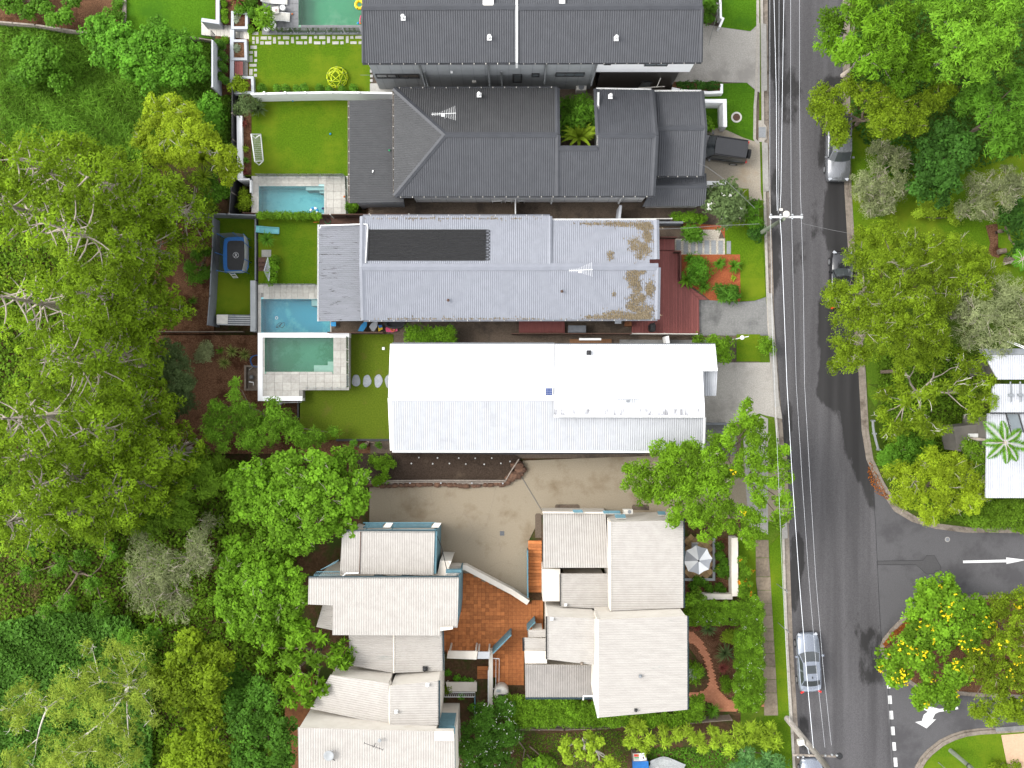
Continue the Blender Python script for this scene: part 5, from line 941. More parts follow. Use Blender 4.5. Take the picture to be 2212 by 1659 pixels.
veg('verge_shrub', 'glossy dark shrub beside the power pole', 'shrub', '1628,450,18 1630,478,18 1620,462,14', 1.8, 'spiky', 'mid', 0); veg('verge_shrub', 'lower dark shrub at the foot of the power pole', 'shrub', '1632,505,18 1640,498,12', 1.4, 'small', 'dark', 0)
veg('garden_bed_shrub', 'mid green feathery shrub in the red mulch bed', 'shrub', '1505,570,22 1520,585,22 1490,590,18 1500,605,16', 1.4, 'fine', 'shrub', 0); veg('garden_bed_shrub', 'large round dark clipped shrub at the corner of the red mulch', 'shrub', '1555,635,20 1575,630,20 1590,635,16 1565,645,16', 1.3, 'spiky', 'hedgedark', 0)
for X, Y, r, lb in ((1553, 570, 18, 'dark clivia clump nearest the stepping pavers'), (1585, 575, 20, 'dark clivia clump near the front lawn'), (1490, 560, 16, 'strappy clump against the deck railing'), (1520, 620, 18, 'strappy clump by the deck steps')): tuftplant('clivia_clump', lb, 'plant', X, Y, r, .05, 'mid', 60, .05, .5)
tuftplant('fern', 'bright green fern fronds against the deck edge', 'plant', 1482, 605, 22, .3, 'bamboo', 26, .09, .4); tuftplant('bromeliad', 'small yellow green bromeliad on the red mulch', 'plant', 1584, 601, 9, .05, 'golden', 24, .04, .4)
veg('front_shrub', 'leafy shrub beside the white roof corner', 'shrub', '1550,745,22 1565,765,20 1540,735,14 1510,735,14 1568,745,16', 1.8, 'small', 'hedge', 0); veg('front_shrub', 'round shrub beside the small square lawn', 'shrub', '1655,740,16 1650,752,14 1662,755,12', 1.5, 'small', 'hedge', 0)
veg('side_hedge', 'rectangular light green hedge between grey and white roofs', 'hedge', [(880 + i * 11.5, 712 + (i % 2) * 10, 13) for i in range(9)] + [(884 + i * 11.5, 728, 11) for i in range(9)], 1.9, 'fine', 'bright', 0, trunk=False, part='foliage', spread=.05)
lobe = [t1(2, 2, x, y) + (r / 4,) for x, y, r in ((1250, 560, 60), (1420, 540, 75), (1570, 530, 48), (1350, 640, 95), (1550, 640, 100), (1700, 620, 90), (1830, 560, 80), (1750, 450, 50), (1870, 470, 70), (1900, 380, 55), (1995, 300, 70), (2020, 180, 45), (2100, 330, 70), (2090, 450, 90), (1000, 720, 55), (1100, 730, 80), (1005, 850, 55), (1150, 850, 105), (1300, 800, 105), (1450, 800, 110), (1600, 780, 110), (1750, 750, 105), (1900, 700, 100), (1150, 980, 75), (1300, 950, 95), (1500, 930, 105), (1680, 900, 105), (1820, 880, 85), (2050, 620, 85), (2130, 700, 70), (2100, 850, 70), (2130, 1000, 75), (2080, 1150, 75), (1980, 1100, 60), (1420, 1100, 75), (1560, 1080, 85), (1700, 1080, 95), (1830, 1080, 80), (1390, 1180, 45), (1620, 1200, 75), (1750, 1250, 65), (1880, 1230, 65), (1650, 1310, 40), (2000, 1300, 50), (2110, 1270, 60), (2050, 1360, 45))] + [t1(3, 2, x, y) + (r / 4,) for x, y, r in ((10, 560, 90), (80, 700, 85), (50, 860, 70), (130, 1010, 75), (100, 1150, 75), (150, 570, 28), (170, 800, 40))]
veg('poinciana_tree', 'spreading feathery bright green tree overhanging the driveway entrance', 'tree', lobe, 6.8, 'poin', 'poinciana', 0, bark='bark', twigs=40, twigm='bark_pale', spread=.35, tr=.2, flowers=('petal_yellow', 12, .12, 'seed_pods'), R_k=1.38)
def hedge(label, pts, z, key, style='tiny', n=0, flowers=None, gz=0):
    P = wp(pts, z); w = []; xs_ = [p[0] for p in pts]; ys_ = [p[1] for p in pts]; x = min(xs_) + 6
    while x < max(xs_):
        y = min(ys_) + 6
        while y < max(ys_):
            if inside(pts, x, y): w.append((x + R0.uniform(-2, 2), y + R0.uniform(-2, 2), R0.uniform(9, 10.5)))
            y += 12.5
        x += 12.5
    return veg('clipped_hedge', label, 'hedge', w, z, style, key, gz, trunk=False, spread=.05, part='foliage', flowers=flowers, R_k=1.0)
hedge('clipped bright green hedge in an L along the footpath', T(2, 3, (1520, 210), (1560, 170), (1700, 200), (1900, 205), (2110, 190), (2180, 230), (2190, 500), (2180, 800), (2160, 1140), (1960, 1160), (1900, 1050), (1920, 800), (1950, 400), (1530, 400)), 1.9, 'hedge', flowers=('petal_white', 300, .04, 'flowers'))
hedge('clipped hedge below the grey and beige roofs', T(2, 3, (-40, 1040), (110, 1050), (715, 1070), (740, 1200), (1000, 1190), (1520, 1160), (1530, 1050), (1640, 1060), (1660, 1200), (1640, 1260), (1000, 1280), (400, 1280), (0, 1270), (-60, 1200)), 1.7, 'hedge', 'small')
hedge('narrow clipped hedge with orange flowers beside the cream wall', T(2, 2, (1965, 1500), (2035, 1510), (2050, 1780), (2050, 1830), (1965, 1830)), 1.4, 'hedge', flowers=('petal_orange', 26, .16, 'flowers'))
for c, r, x, y, rr_, z, lb, k in ((2, 3, 1575, 830, 74, .9, 'mounded bright grass shrub inside the brick path curve', 'hedge'), (2, 3, 1850, 930, 48, .8, 'round bright grass mound right of the brick path', 'hedge')):
    X, Y = t1(c, r, x, y); q = rr_ / 4; veg('grass_mound', lb, 'plant', [(X, Y - q * .6, q * .75), (X + q * .2, Y, q * .8), (X, Y + q * .7, q * .75)], z, 'needle', k, 0, trunk=False, part='foliage')
for x, y, r, lb, k in ((1690, 450, 70, 'dark strappy clump under the hedge corner', 'greydark'), (1840, 660, 90, 'dark strappy clump in the middle of the front garden', 'greydark'), (1560, 830, 55, 'silver strappy clump in the grass mound', 'silver'), (1730, 1150, 75, 'green strappy clump at the end of the lower hedge', 'mid'), (1820, 790, 40, 'rusty bromeliad beside the brick path', 'reddish'), (1590, 425, 40, 'reddish strappy clump near the house corner', 'reddish')): tuftplant('garden_clump', lb, 'plant', *t1(2, 3, x, y), r / 4 + 4, .4, k, 60, .04, .45)
veg('golden_shrub', 'golden yellow shrub inside the hedge corner', 'shrub', [t1(2, 3, x, y) + (r / 4,) for x, y, r in ((1880, 480, 55), (1850, 530, 50), (1930, 510, 50), (1900, 560, 40))], 1.3, 'small', 'golden', 0)
veg('garden_shrub', 'leafy shrub between house corner and hedge arm', 'shrub', [t1(2, 3, x, y) + (r / 4,) for x, y, r in ((1530, 190, 60), (1570, 150, 50), (1540, 290, 60), (1600, 200, 40))], 2.2, 'broad', 'hedge', 0); veg('garden_shrub', 'small green plants in the dark planter bed', 'shrub', [t1(2, 3, x, y) + (r / 4,) for x, y, r in ((1560, 90, 34), (1650, 60, 30), (1700, 110, 30), (1780, 90, 30), (1820, 120, 28), (1600, 40, 24))], .4, 'small', 'mid', -.05)
veg('garden_shrub', 'low flowering plants in bed beside the parasol terrace', 'shrub', [t1(2, 2, x, y) + (r / 4,) for x, y, r in ((1790, 1400, 30), (1800, 1480, 26), (1830, 1540, 26), (1790, 1590, 30), (1850, 1600, 24), (1870, 1640, 30), (1810, 1640, 26))], .4, 'small', 'mid', 0, flowers=('petal_yellow', 14, .08, 'flowers'))
veg('yellow_bamboo', 'yellow green bamboo row along the bottom fence', 'bamboo', [t1(2, 3, x, y) + (r / 4,) for x, y, r in ((1060, 1260, 55), (1040, 1340, 60), (1130, 1320, 65), (1080, 1420, 70), (1200, 1400, 70), (1300, 1330, 60), (1330, 1410, 60), (1420, 1350, 60), (1520, 1330, 70), (1560, 1400, 70), (1640, 1380, 70), (1650, 1460, 70), (1740, 1440, 75), (1740, 1350, 60), (1840, 1400, 80), (1860, 1490, 70), (1940, 1330, 75), (1960, 1430, 75), (2060, 1300, 75), (2080, 1400, 75), (2170, 1330, 70), (2180, 1440, 60), (1000, 1430, 40), (1140, 1480, 50))], 2.6, 'spiky', 'golden', -.05, trunk=False, part='foliage', spread=.3, R_k=.9)
veg('tree_fern', 'blue green tree fern at the bottom right of the bamboo', 'plant', [t1(2, 3, x, y) + (r / 4,) for x, y, r in ((2050, 1530, 70), (2130, 1620, 70), (2020, 1620, 60), (1940, 1640, 50), (2200, 1560, 50))], 2.4, 'feather', 'fern', 0); veg('tree_fern', 'fern foliage at the edge of the verge by the pole', 'plant', [t1(3, 3, x, y) + (r / 4,) for x, y, r in ((40, 1360, 70), (10, 1300, 50), (60, 1450, 40))], 2.0, 'spiky', 'golden', 0); veg('tree_fern', 'soft green shrub at the bottom edge beside the verge', 'plant', [t1(3, 3, x, y) + (r / 4,) for x, y, r in ((70, 1590, 70), (120, 1640, 60), (20, 1640, 60))], 1.8, 'feather', 'fern', 0)
veg('robinia', 'yellow green robinia with pale trunk at the bottom edge', 'tree', [t1(2, 3, x, y) + (r / 4,) for x, y, r in ((470, 1420, 50), (450, 1500, 45), (500, 1580, 60), (570, 1450, 45), (590, 1540, 50), (660, 1380, 45), (680, 1470, 45), (750, 1430, 40), (690, 1560, 40), (830, 1600, 50), (880, 1630, 40), (780, 1650, 50))], 3.4, 'broad', 'golden', -.05, bark='bark_white', tr=.2, R_k=.8); veg('robinia', 'low green sapling left of the pale robinia', 'shrub', [t1(2, 3, x, y) + (r / 4,) for x, y, r in ((250, 1610, 50), (300, 1580, 45), (340, 1640, 45), (150, 1640, 50))], 1.2, 'broad', 'bright', -.05)
carpet('rough_grass', 'dark patchy grass in the bottom yard', T(2, 3, (30, 1370), (1000, 1330), (1000, 1800), (0, 1800)), -.04, 'bush', 4200, .2, .05, .1); carpet('rough_grass', 'green ground cover under the yellow bamboo', T(2, 3, (1050, 1480), (1950, 1480), (2100, 1800), (1050, 1800)), -.04, 'mid', 5000, .2, .08, .15)
veg('vine', 'bright green vine creeping over the dark embankment', 'plant', [t1(1, 2, x, y) + (r / 4,) for x, y, r in ((1050, 690, 60), (1120, 660, 40), (1170, 690, 28), (1120, 740, 32), (1110, 800, 32), (1080, 830, 30), (1000, 640, 50), (1040, 840, 24))], .9, 'small', 'hedge', 0, trunk=False, part='foliage')
veg('dead_shrub', 'bare twiggy shrub with few leaves under the white roof corner', 'shrub', [t1(1, 2, x, y) + (r / 4,) for x, y, r in ((840, 510, 45), (1060, 530, 45), (930, 540, 40))], .9, 'tiny', 'mid', -.1, twigs=46, twigm='twig_pink', R_k=.7)
# backyard plants on the left
veg('terrace_shrub', 'olive bush at the bottom of the upper terrace planters', 'shrub', '515,180,16 525,190,14 508,192,12', 1.2, 'small', 'olive', 0); veg('olive_bush', 'soft grey green bush over the fence corner', 'shrub', '525,220,18 540,228,22 530,240,18 518,232,14 550,215,14', 1.8, 'wisp', 'greydark', 0)
for X, Y, lb in ((478, 98, 'topmost cypress against the pale wall'), (482, 122, 'second cypress from the stairs on the pale wall'), (482, 146, 'third cypress from the stairs on the pale wall'), (484, 172, 'lowest cypress on the pale wall')): veg('cypress', lb, 'shrub', [(X - 7, Y - 8, 4), (X - 2, Y - 3, 5), (X + 4, Y + 3, 5)], 1.3, 'tiny', 'hedgedark', 0, 'cypresses along the pale wall')
for X, Y, lb in ((482, 6, 'topmost small round lime plant in the bark bed'), (483, 26, 'middle small round lime plant in the bark bed'), (485, 42, 'small round lime plant right above the white stairs'), (484, 87, 'small round lime plant just below the white stairs'), (541, 62, 'small lime plant between planter and pool deck')): veg('lime_plant', lb, 'plant', [(X, Y, 6), (X + 2, Y + 2, 5)], .4, 'tiny', 'bright', -.02, 'small round plants of the terrace', trunk=False, part='foliage')
for X, Y, lb in ((511, 43, 'silver mound in the planter above the stairs'), (511, 104, 'silver mound in the planter below the stairs')): veg('silver_plant', lb, 'plant', [(X, Y, 8), (X + 2, Y + 2, 6)], .6, 'tiny', 'silver', 0, 'silver plants in the planters', trunk=False, part='foliage')
veg('garden_shrub', 'dark shrub behind the white terrace planters', 'shrub', '525,15,22 520,-5,20 545,25,16 548,8,14', 1.0, 'small', 'mid', 0); tuftplant('spiky_plant', 'dark reddish spiky plant at the top of the terrace', 'plant', 512, 0, 22, .8, 'reddish', 50, .04, .4)
veg('potted_frangipani', 'leafy flowering shrub in white pots by the sun lounger', 'shrub', '565,30,16 575,45,16 562,52,14 578,28,12', 1.9, 'spiky', 'bright', 0, flowers=('petal_white', 12, .12, 'flowers'))
tuftplant('yucca', 'dark strappy clump at the corner of the white boundary wall', 'plant', 560, 236, 22, .2, 'greydark', 60, .05, .5); tuftplant('yucca', 'yucca clump beside the turquoise slide', 'plant', 578, 518, 22, .6, 'mid', 70, .05, .5)
veg('garden_shrub', 'lime green shrub beside the timber steps', 'shrub', '590,565,14 588,585,14 586,605,12 594,575,12', 1.0, 'small', 'bright', 0); veg('climbing_fig', 'green creeper covering the wall top between two pools', 'plant', [(558 + i * 10, 465 + (i % 2) * 2, 7) for i in range(14)], .9, 'tiny', 'hedge', 0, trunk=False, part='foliage', spread=.02)
veg('corner_shrub', 'soft green shrub at the pool deck corner behind the black fence', 'shrub', '530,425,18 535,440,16 522,445,12', .8, 'fine', 'olive', -1); veg('garden_shrub', 'dark green shrubs behind the black fence near the trampoline', 'shrub', '455,400,22 475,420,22 460,435,18 490,400,16', .2, 'broad', 'mid', -2.3)
veg('garden_shrub', 'yellow green bush between the travertine pool and the dark roof', 'shrub', '758,453,10 765,448,9 755,444,8', .8, 'small', 'bright', 0)
for i, (X, Y) in enumerate(((565, 188), (597, 188), (617, 190), (640, 190), (657, 188), (690, 190), (712, 194), (738, 192), (763, 190))): veg('lawn_sapling', 'small dark shrub on the lawn along the white wall, number %s from the left' % ('first second third fourth fifth sixth seventh eighth ninth'.split()[i]), 'shrub', [(X, Y, 5), (X + 3, Y + 4, 4)], .8, 'tiny', 'mid', 0, 'saplings along the white wall')
for X, Y, lb, k in ((528, 268, 'orange bromeliad high on the white rear wall', 'reddish'), (531, 322, 'yellow tufted plant beside the soccer goal', 'golden'), (533, 347, 'small green tuft below the yellow one by the goal', 'mid'), (530, 372, 'rusty tuft at the bottom of the rear garden bed', 'reddish')): tuftplant('bed_tuft', lb, 'plant', X, Y, 10, .1, k, 40, .03, .5)
veg('mulch_shrub', 'open green shrub on the brown mulch by the grey fence', 'shrub', '430,560,24 440,590,22 425,600,22 410,575,20 445,545,14', -.4, 'needle', 'mid', -2, R_k=.9); tuftplant('mulch_tuft', 'small spiky green tuft on the brown mulch', 'plant', 418, 650, 14, -1.9, 'mid', 40, .025, .6); veg('mulch_shrub', 'small bright shrub at the edge of the brown mulch', 'shrub', '376,665,12 390,652,10 405,672,11', -1.0, 'small', 'olive', -2)
# --- trees across the street
RT = lambda name, lb, s, z, st, k, **kw: veg(name, lb, 'tree', s, z, st, k, 0, **kw)
RT('feathery_tree', 'bright feathery tree spilling over the street at top right', '1800,50,34 1790,90,30 1850,25,36 1900,60,42 1950,40,36 1920,110,46 1880,140,36 1950,150,42 2000,110,36 1985,160,36 1840,110,36 1945,190,26 1810,125,20 1870,-15,36', 9, 'feather', 'feather', bark='bark_pale')
RT('feathery_tree', 'mid green feathery tree in the top right corner', '2050,40,46 2100,20,46 2150,30,42 2080,90,44 2130,90,42 2170,80,30 2050,140,40 2110,145,36 2155,130,32 2010,10,34 2195,10,30', 9.5, 'feather', 'bamboo', bark='bark_pale')
RT('bottlebrush_tree', 'olive tree leaning over the street above the parked pickup', '1780,215,32 1760,235,18 1800,250,36 1812,290,24 1800,272,24 1806,308,18 1830,195,28 1880,210,36 1920,225,38 1930,260,40 1980,230,36 2020,212,32 2042,190,22 1970,270,30 1900,268,30', 6.5, 'small', 'olive', twigs=20)
RT('dark_tree', 'dark glossy tree in the shade across the street', '2050,290,36 2010,330,36 2070,330,36 2000,370,32 2040,380,36 1990,410,28 2090,310,24 2030,420,26', 6, 'broad', 'dark')
RT('dark_tree', 'shady green trees at the right edge below the top corner', '2120,200,40 2190,235,36 2180,290,36 2140,255,36 2090,220,34 2200,180,28 2150,310,28 2210,320,30', 6.5, 'spiky', 'mid')
RT('pale_shrub', 'pale twiggy shrub next to the street gutter', '1900,330,32 1940,345,26 1880,390,38 1930,400,34 1860,410,26 1880,450,28 1910,440,26', 3.0, 'fine', 'grey', bark='bark_pale', twigs=60, twigm='bark_pale'); RT('pale_shrub', 'pale olive shrub with exposed limbs at the right edge', '2110,400,30 2160,390,34 2200,400,30 2075,455,22 2120,450,34 2170,430,26', 4.0, 'fine', 'grey', bark='bark_pale', twigs=50, twigm='bark_pale'); RT('dark_tree', 'dark palm like thicket at the right edge beside the dirt path', '2185,450,30 2200,490,28 2205,540,24 2175,480,22', 3.6, 'spiky', 'dark')
veg('low_bush', 'yellow green low bushes on the lawn across the street', 'shrub', '2010,450,20 2040,445,22 1995,440,16 2060,470,18 1985,460,14', 1.4, 'small', 'golden', 0)
RT('paperbark_tree', 'large olive green tree over the black car, with grey twigs', '1865,520,32 1910,505,32 1960,530,38 2010,540,42 2070,545,38 2110,560,32 2140,590,28 1850,560,32 1900,575,42 1960,590,42 2020,600,42 2080,600,42 2120,630,26 1810,630,32 1790,640,22 1850,640,42 1900,650,38 1940,640,34 1830,690,36 1880,700,42 1930,690,38 1990,650,38 2030,650,34 1960,720,42 2010,700,38 2020,740,38 1960,760,36 1820,740,30 1830,780,30 1803,790,18 1850,770,30 1910,740,38', 8.5, 'fine', 'olive', twigs=70, twigm='bark_pale', bark='bark_pale', tr=.24)
RT('grey_tree', 'ghostly grey leaved tree with pale branches behind the olive tree', '2080,620,36 2130,620,42 2180,640,42 2070,670,36 2120,680,46 2180,700,42 2100,730,34 2150,735,34 2200,670,32', 7.5, 'wisp', 'grey', bark='bark_pale', twigs=50, twigm='bark_pale', R_k=1.3)
RT('banksia_tree', 'yellow green pompom tree with pale crooked branches by silver roof', '1950,760,22 1990,785,26 1950,800,22 2030,770,26 2080,790,30 2115,780,22 2130,825,26 2090,850,30 2060,830,26 2100,890,26 2000,850,30 1950,860,30 1910,850,22 1900,900,26 1950,920,26 2000,920,28 2030,930,22 1980,890,26 1920,935,22 2135,860,18', 6.5, 'pom', 'olive', bark='bark_pale', twigs=30, twigm='bark_white', spread=.3)
RT('corner_tree', 'yellow green feathery tree overhanging the street corner', '1930,1020,26 1970,1040,36 2010,1000,36 2050,1010,36 2090,1030,36 1950,1075,32 2000,1090,36 2050,1080,36 2090,1080,32 2010,1118,22 2110,1060,26 2030,1045,34', 5.5, 'fine', 'yellow', twigs=30, twigm='bark_pale'); RT('corner_tree', 'mid green shrub tree behind the guard rail', '1920,985,30 1960,965,34 1990,960,26 1945,1005,26', 3.2, 'small', 'mid'); RT('corner_tree', 'dull olive tree between the corner and the silver roof', '2100,985,28 2120,1010,28 2090,960,22 2125,1040,22 2135,985,18', 4.6, 'small', 'bush', twigs=24, twigm='bark_pale')
RT('roadside_shrub', 'dark shrub row between the silver roof and the side road', '2110,1110,30 2150,1090,32 2190,1105,32 2205,1130,26 2160,1118,26 2130,1125,22 2080,1118,20', 2.6, 'small', 'bush'); 
RT('flowering_tree', 'bright green tree with yellow flowers on the traffic island', '2000,1280,32 2040,1270,32 1990,1320,38 2050,1310,42 2100,1320,36 1980,1370,38 1950,1400,32 1920,1420,26 1900,1435,14 2020,1370,42 2080,1370,36 2120,1350,28 1940,1450,30 1990,1430,36 2000,1490,34 2040,1500,30 2060,1450,36 1985,1515,22', 5.2, 'broad', 'hedge', flowers=('petal_yellow', 170, .13, 'flowers'))
RT('island_tree', 'duller green tree right of the yellow flowering tree', '2160,1310,30 2200,1290,26 2200,1340,32 2140,1390,30 2180,1400,36 2110,1430,34 2150,1460,40 2200,1460,40 2170,1520,36 2110,1525,28 2200,1530,32 2140,1555,18', 5.0, 'small', 'olive', flowers=('petal_yellow', 36, .12, 'flowers'), twigs=20, twigm='bark_pale')
palm('tall_palm', 'tall palm in front of the silver roof', *t1(3, 2, 2050, 505), 8.5, 58, 8, 'mid', 0, up=.1)
palm('small_palm', 'small palm frond crown at the right edge of the lawn', 2208, 560, 3.0, 24, 9, 'shrub', 0)
veg('lawn_bush', 'low green shrubs on the corner lawn at the bottom right', 'shrub', '2150,1655,14 2170,1662,16 2195,1655,12', .7, 'small', 'olive', 0)
# ------------------------------------------------------------------ fences, walls, terraces
def wallrun(name, label, cat, pts, z0, z1, th, m, parent=None, capm=None, group=None):
    """upright wall along photo points given at its top"""
    P = [W(x, y, z1) for x, y in pts]; L_, R_ = [], []
    for i, p in enumerate(P):
        u = (P[i] - P[i - 1]).normalized() if i else None; v = (P[i + 1] - P[i]).normalized() if i < len(P) - 1 else None
        u = u or v; v = v or u; n1 = Vector((-u.y, u.x, 0)); n2 = Vector((-v.y, v.x, 0)); n = (n1 + n2); n = n / max(.4, n.dot(n1)) * th / 2; L_.append(p + n); R_.append(p - n)
    mb = MB().prism(L_ + R_[::-1], z0, z1)
    if parent is not None: return obj(name, mb, m, parent)
    o = obj(name, mb, m); return tag(o, label, cat, group)
def fence(name, label, pts, z0, z1, m, spacing=2.2, th=.05, postm=None, planks=0, postw=.09):
    P = [W(x, y, z1) for x, y in pts]; o = thing(name, label, 'fence', (P[0].x, P[0].y, z0))
    for i in range(len(P) - 1):
        d = P[i + 1] - P[i]; n = max(1, round(d.length / spacing)); rz = math.atan2(d.y, d.x)
        for k in range(n + 1):
            q = P[i] + d * k / n; obj('post', MB().box((q.x, q.y, (z0 + z1) / 2), (postw, postw, z1 - z0 + .06), rz), postm or m, o)
        for k in range(n):
            q = P[i] + d * (k + .5) / n
            if planks:
                for j in range(planks): obj('rail', MB().box((q.x, q.y, z0 + (z1 - z0) * (j + .6) / planks), (d.length / n - .02, th, (z1 - z0) / planks * .62), rz), m, o)
            else: obj('panel', MB().box((q.x, q.y, (z0 + z1) / 2), (d.length / n - postw, th, z1 - z0), rz), m, o)
    return o
fence('timber_fence', 'weathered timber rail fence across the top left bush', T(0, 0, (-100, 178), (300, 212), (750, 280)), -2.4, -1.2, M['timber_pale'], 2.4, .12, None, 3); fence('timber_border', 'timber border wall at the bottom of the sunken lawn', T(0, 0, (1540, 306), (1700, 325), (1830, 345)), -2.3, -1.25, M['timber_pale'], 2.0, .08, None, 2)
wallrun('timber_sleeper', 'pale timber sleeper border left of the sunken lawn', 'sleeper', T(0, 0, (1070, -100), (1070, 185)), -2.3, -1.2, .3, M['timber_pale'])
fence('boundary_fence', 'thin white topped fence left of the pale grey wall', T(0, 0, (1828, 345), (1828, 755)), -2.3, .2, M['timber_pale'], 2.5, .04); wallrun('pale_wall', 'pale grey rendered wall behind the cypresses', 'wall', T(0, 0, (1834, 345), (1834, 752)), -.1, 2.3, .12, M['wall_pale'])
wallrun('pale_wall', 'pale grey rendered wall beside the sunken lawn', 'wall', T(0, 0, (1880, -60), (1880, 190), (1740, 170)), -1.5, .5, .28, M['wall_pale']); fence('timber_border', 'short timber border below the cypress wall', T(0, 0, (1828, 752), (2005, 752)), -2.3, -.05, M['timber_pale'], 3, .06, None, 2)
fence('black_fence', 'tall black panel fence along the bushland boundary', T(0, 0, (2006, 755), (2004, 1200), (1995, 1659)) + [(495, 461)], -2.3, .9, M['fence_dark'], 2.6, .06, M['timber_pale'])
wallrun('rear_wall', 'white rear wall beside the soccer goal lawn', 'wall', T(0, 0, (2068, 1000), (2075, 1540)), -2.3, .35, .42, M['wall_white']); fence('white_fence', 'short white framed fence at the corner of the travertine deck', T(0, 0, (2055, 1548), (2165, 1548), (2165, 1659)), -2.2, .5, M['wall_white'], 1.2, .12)
bw = thing('boundary_wall', 'long white boundary wall between the two lawns', 'wall', W(700, 205, 0)); wallrun('wall', '', '', T(1, 0, (-45, 812), (200, 806), (640, 798), (900, 800), (1185, 806)), -2.0, 2.0, .09, M['wall_white'], bw)
wallrun('coping', '', '', T(1, 0, (-45, 811), (200, 805), (640, 797), (900, 799), (1185, 805)), 2.0, 2.05, .14, M['white'], bw)
for x in (70, 252, 426, 650, 890): obj('post_cap', MB().box(W(*t1(1, 0, x, 801), 2.1), (.14, .14, .16)), M['white'], bw)
fence('grey_panel_fence', 'grey panel fence above the trampoline yard', T(0, 1, (1700, 183), (1960, 190), (2205, 200)), -2.2, 1.0, M['fence_grey'], 2.6, .07); fence('grey_panel_fence', 'grey stepped fence left of the trampoline yard', T(0, 1, (1838, 225), (1836, 480), (1822, 690), (1812, 900), (1792, 1145)), -2.2, .9, M['fence_grey'], 2.3, .08)
wallrun('retaining_wall', 'grey retaining wall between trampoline yard and upper lawn', 'wall', T(0, 1, (2206, 230), (2206, 760)), -1.2, .3, .1, M['fence_grey']); wallrun('retaining_wall', 'thick grey wall beside the blue pool', 'wall', T(0, 1, (2185, 765), (2185, 1205)), -2.2, .5, .4, M['wall_grey'])
fence('side_fence', 'low dark fence line between travertine pool and creeper', T(1, 1, (-110, 180), (630, 195)), -1, .7, M['timber_dark'], 2.6, .05); fence('side_fence', 'white topped boundary fence above the grey blue roof', T(1, 1, (640, 192), (1320, 190)), -.1, 1.7, M['timber_dark'], 2.6, .05, M['offwhite']); fence('side_fence', 'boundary fence beside the dark porch roof', T(2, 1, (945, 232), (1380, 228)), -.1, 1.6, M['offwhite'], 2.6, .05)
wallrun('garden_wall', 'grey dividing wall in front of the porch roof', 'wall', T(2, 1, (1250, 262), (1480, 262)), 0, 1.2, .15, M['fence_grey'])
fence('side_fence', 'timber fence behind the pool toys', T(1, 1, (620, 1212), (1090, 1212)), -.1, 1.7, M['timber_dark'], 2.6, .05); fence('side_fence', 'dark fence between red deck and white roof', T(2, 1, (0, 1222), (1030, 1222)), -.1, 1.7, M['timber_dark'], 2.6, .05); fence('side_fence', 'pale fence between the red deck and the white roof front', T(2, 1, (1040, 1222), (1600, 1226)), -.1, 1.5, M['offwhite'], 2.6, .05)
wallrun('pool_wall', 'white wall framing the raised green pool', 'wall', [(754, 724), (562, 724), (562, 861), (653, 861)], -1.7, .98, .36, M['wall_white'])
wallrun('lawn_edging', 'dark steel edging at the left of the worn lawn', 'edging', T(1, 2, (362, 140), (362, 295)), -1.6, .03, .12, M['fence_dark']); wallrun('lawn_edging', 'dark steel edging under the worn lawn', 'edging', T(1, 2, (690, 485), (930, 484), (1168, 484)), -.3, .08, .16, M['fence_dark'])
wallrun('mulch_edge_rail', 'thin rail between the two mulch beds', 'edging', T(0, 1, (1100, 1206), (2100, 1206)), -1.9, -1.3, .06, M['timber'])
def stairs(label, c, r, quads_, z0, dz, m, zb=9):
    o = thing('stairs', label, 'stairs', W(*t1(c, r, *quads_[0][0]), z0))
    for i, q in enumerate(quads_): obj('step', MB().prism([W(*t1(c, r, x, y), z0 + dz * i) for x, y in q], min(z0 + dz * i - .25, zb), z0 + dz * i), m, o)
    return o
stairs('white stone stairs between the sunken lawn and pool level', 0, 0, [[(1740 + i * 33, 180 + i * 5), (1771 + i * 33, 184 + i * 5), (1771 + i * 33, 305 + i * 3), (1740 + i * 33, 300 + i * 3)] for i in range(13)], -1.3, .108, M['offwhite'], -2.2)
def planter(label, pts, z, soil=True):
    P = wp(pts, z); o = thing('planter', label, 'planter', P[0]); mb = MB(); q = [(p.x, p.y) for p in P]; q = q if area(q) > 0 else q[::-1]; i_ = inset(q, .2); n = len(q)
    for k in range(n): mb.prism([q[k], q[(k + 1) % n], i_[(k + 1) % n], i_[k]], -.1, z)
    obj('wall', mb, M['wall_pale'], o); obj('soil', MB().prism(inset(q, .19), -.1, z - .12), M['mulch'], o); return o
planter('pale rendered planter above the white stairs', T(0, 0, (1997, 95), (2140, 100), (2140, 250), (1997, 250)), .5); planter('pale rendered planter directly below the white stairs', T(0, 0, (1995, 340), (2130, 340), (2135, 520), (1995, 520)), .5); planter('pale rendered planter above the bench gap bottom', T(0, 0, (2020, 655), (2190, 658), (2195, 810), (2010, 810)), .5)
wallrun('low_wall', 'long pale low wall left of the planters', 'wall', T(0, 0, (2005, 255), (2003, 740)), -.1, .45, .3, M['wall_pale'])
bn = thing('slat_bench', 'red brown slatted bench between two pale planters', 'bench', W(*t1(0, 0, 2060, 590), 0))
for i in range(8): x = 2028 + i * 9; obj('slat', MB().prism(wp(T(0, 0, (x, 530), (x + 7, 530), (x + 7, 650), (x, 650)), .42), .38, .42), M['deck_red'], bn)
for y in (540, 640): obj('leg', MB().prism(wp(T(0, 0, (2030, y - 5), (2096, y - 5), (2096, y + 3), (2030, y + 3)), .37), 0, .37), M['wall_pale'], bn)
slab('paved_strip', T(0, 0, (2098, 525), (2140, 530), (2140, 655), (2098, 655)), .02, M['concrete'])
bal('black stair handrail beside the white stairs', 0, 0, .8, [(1822, 262), (1856, 300), (1856, 345), (1822, 308)], 5, 'black')
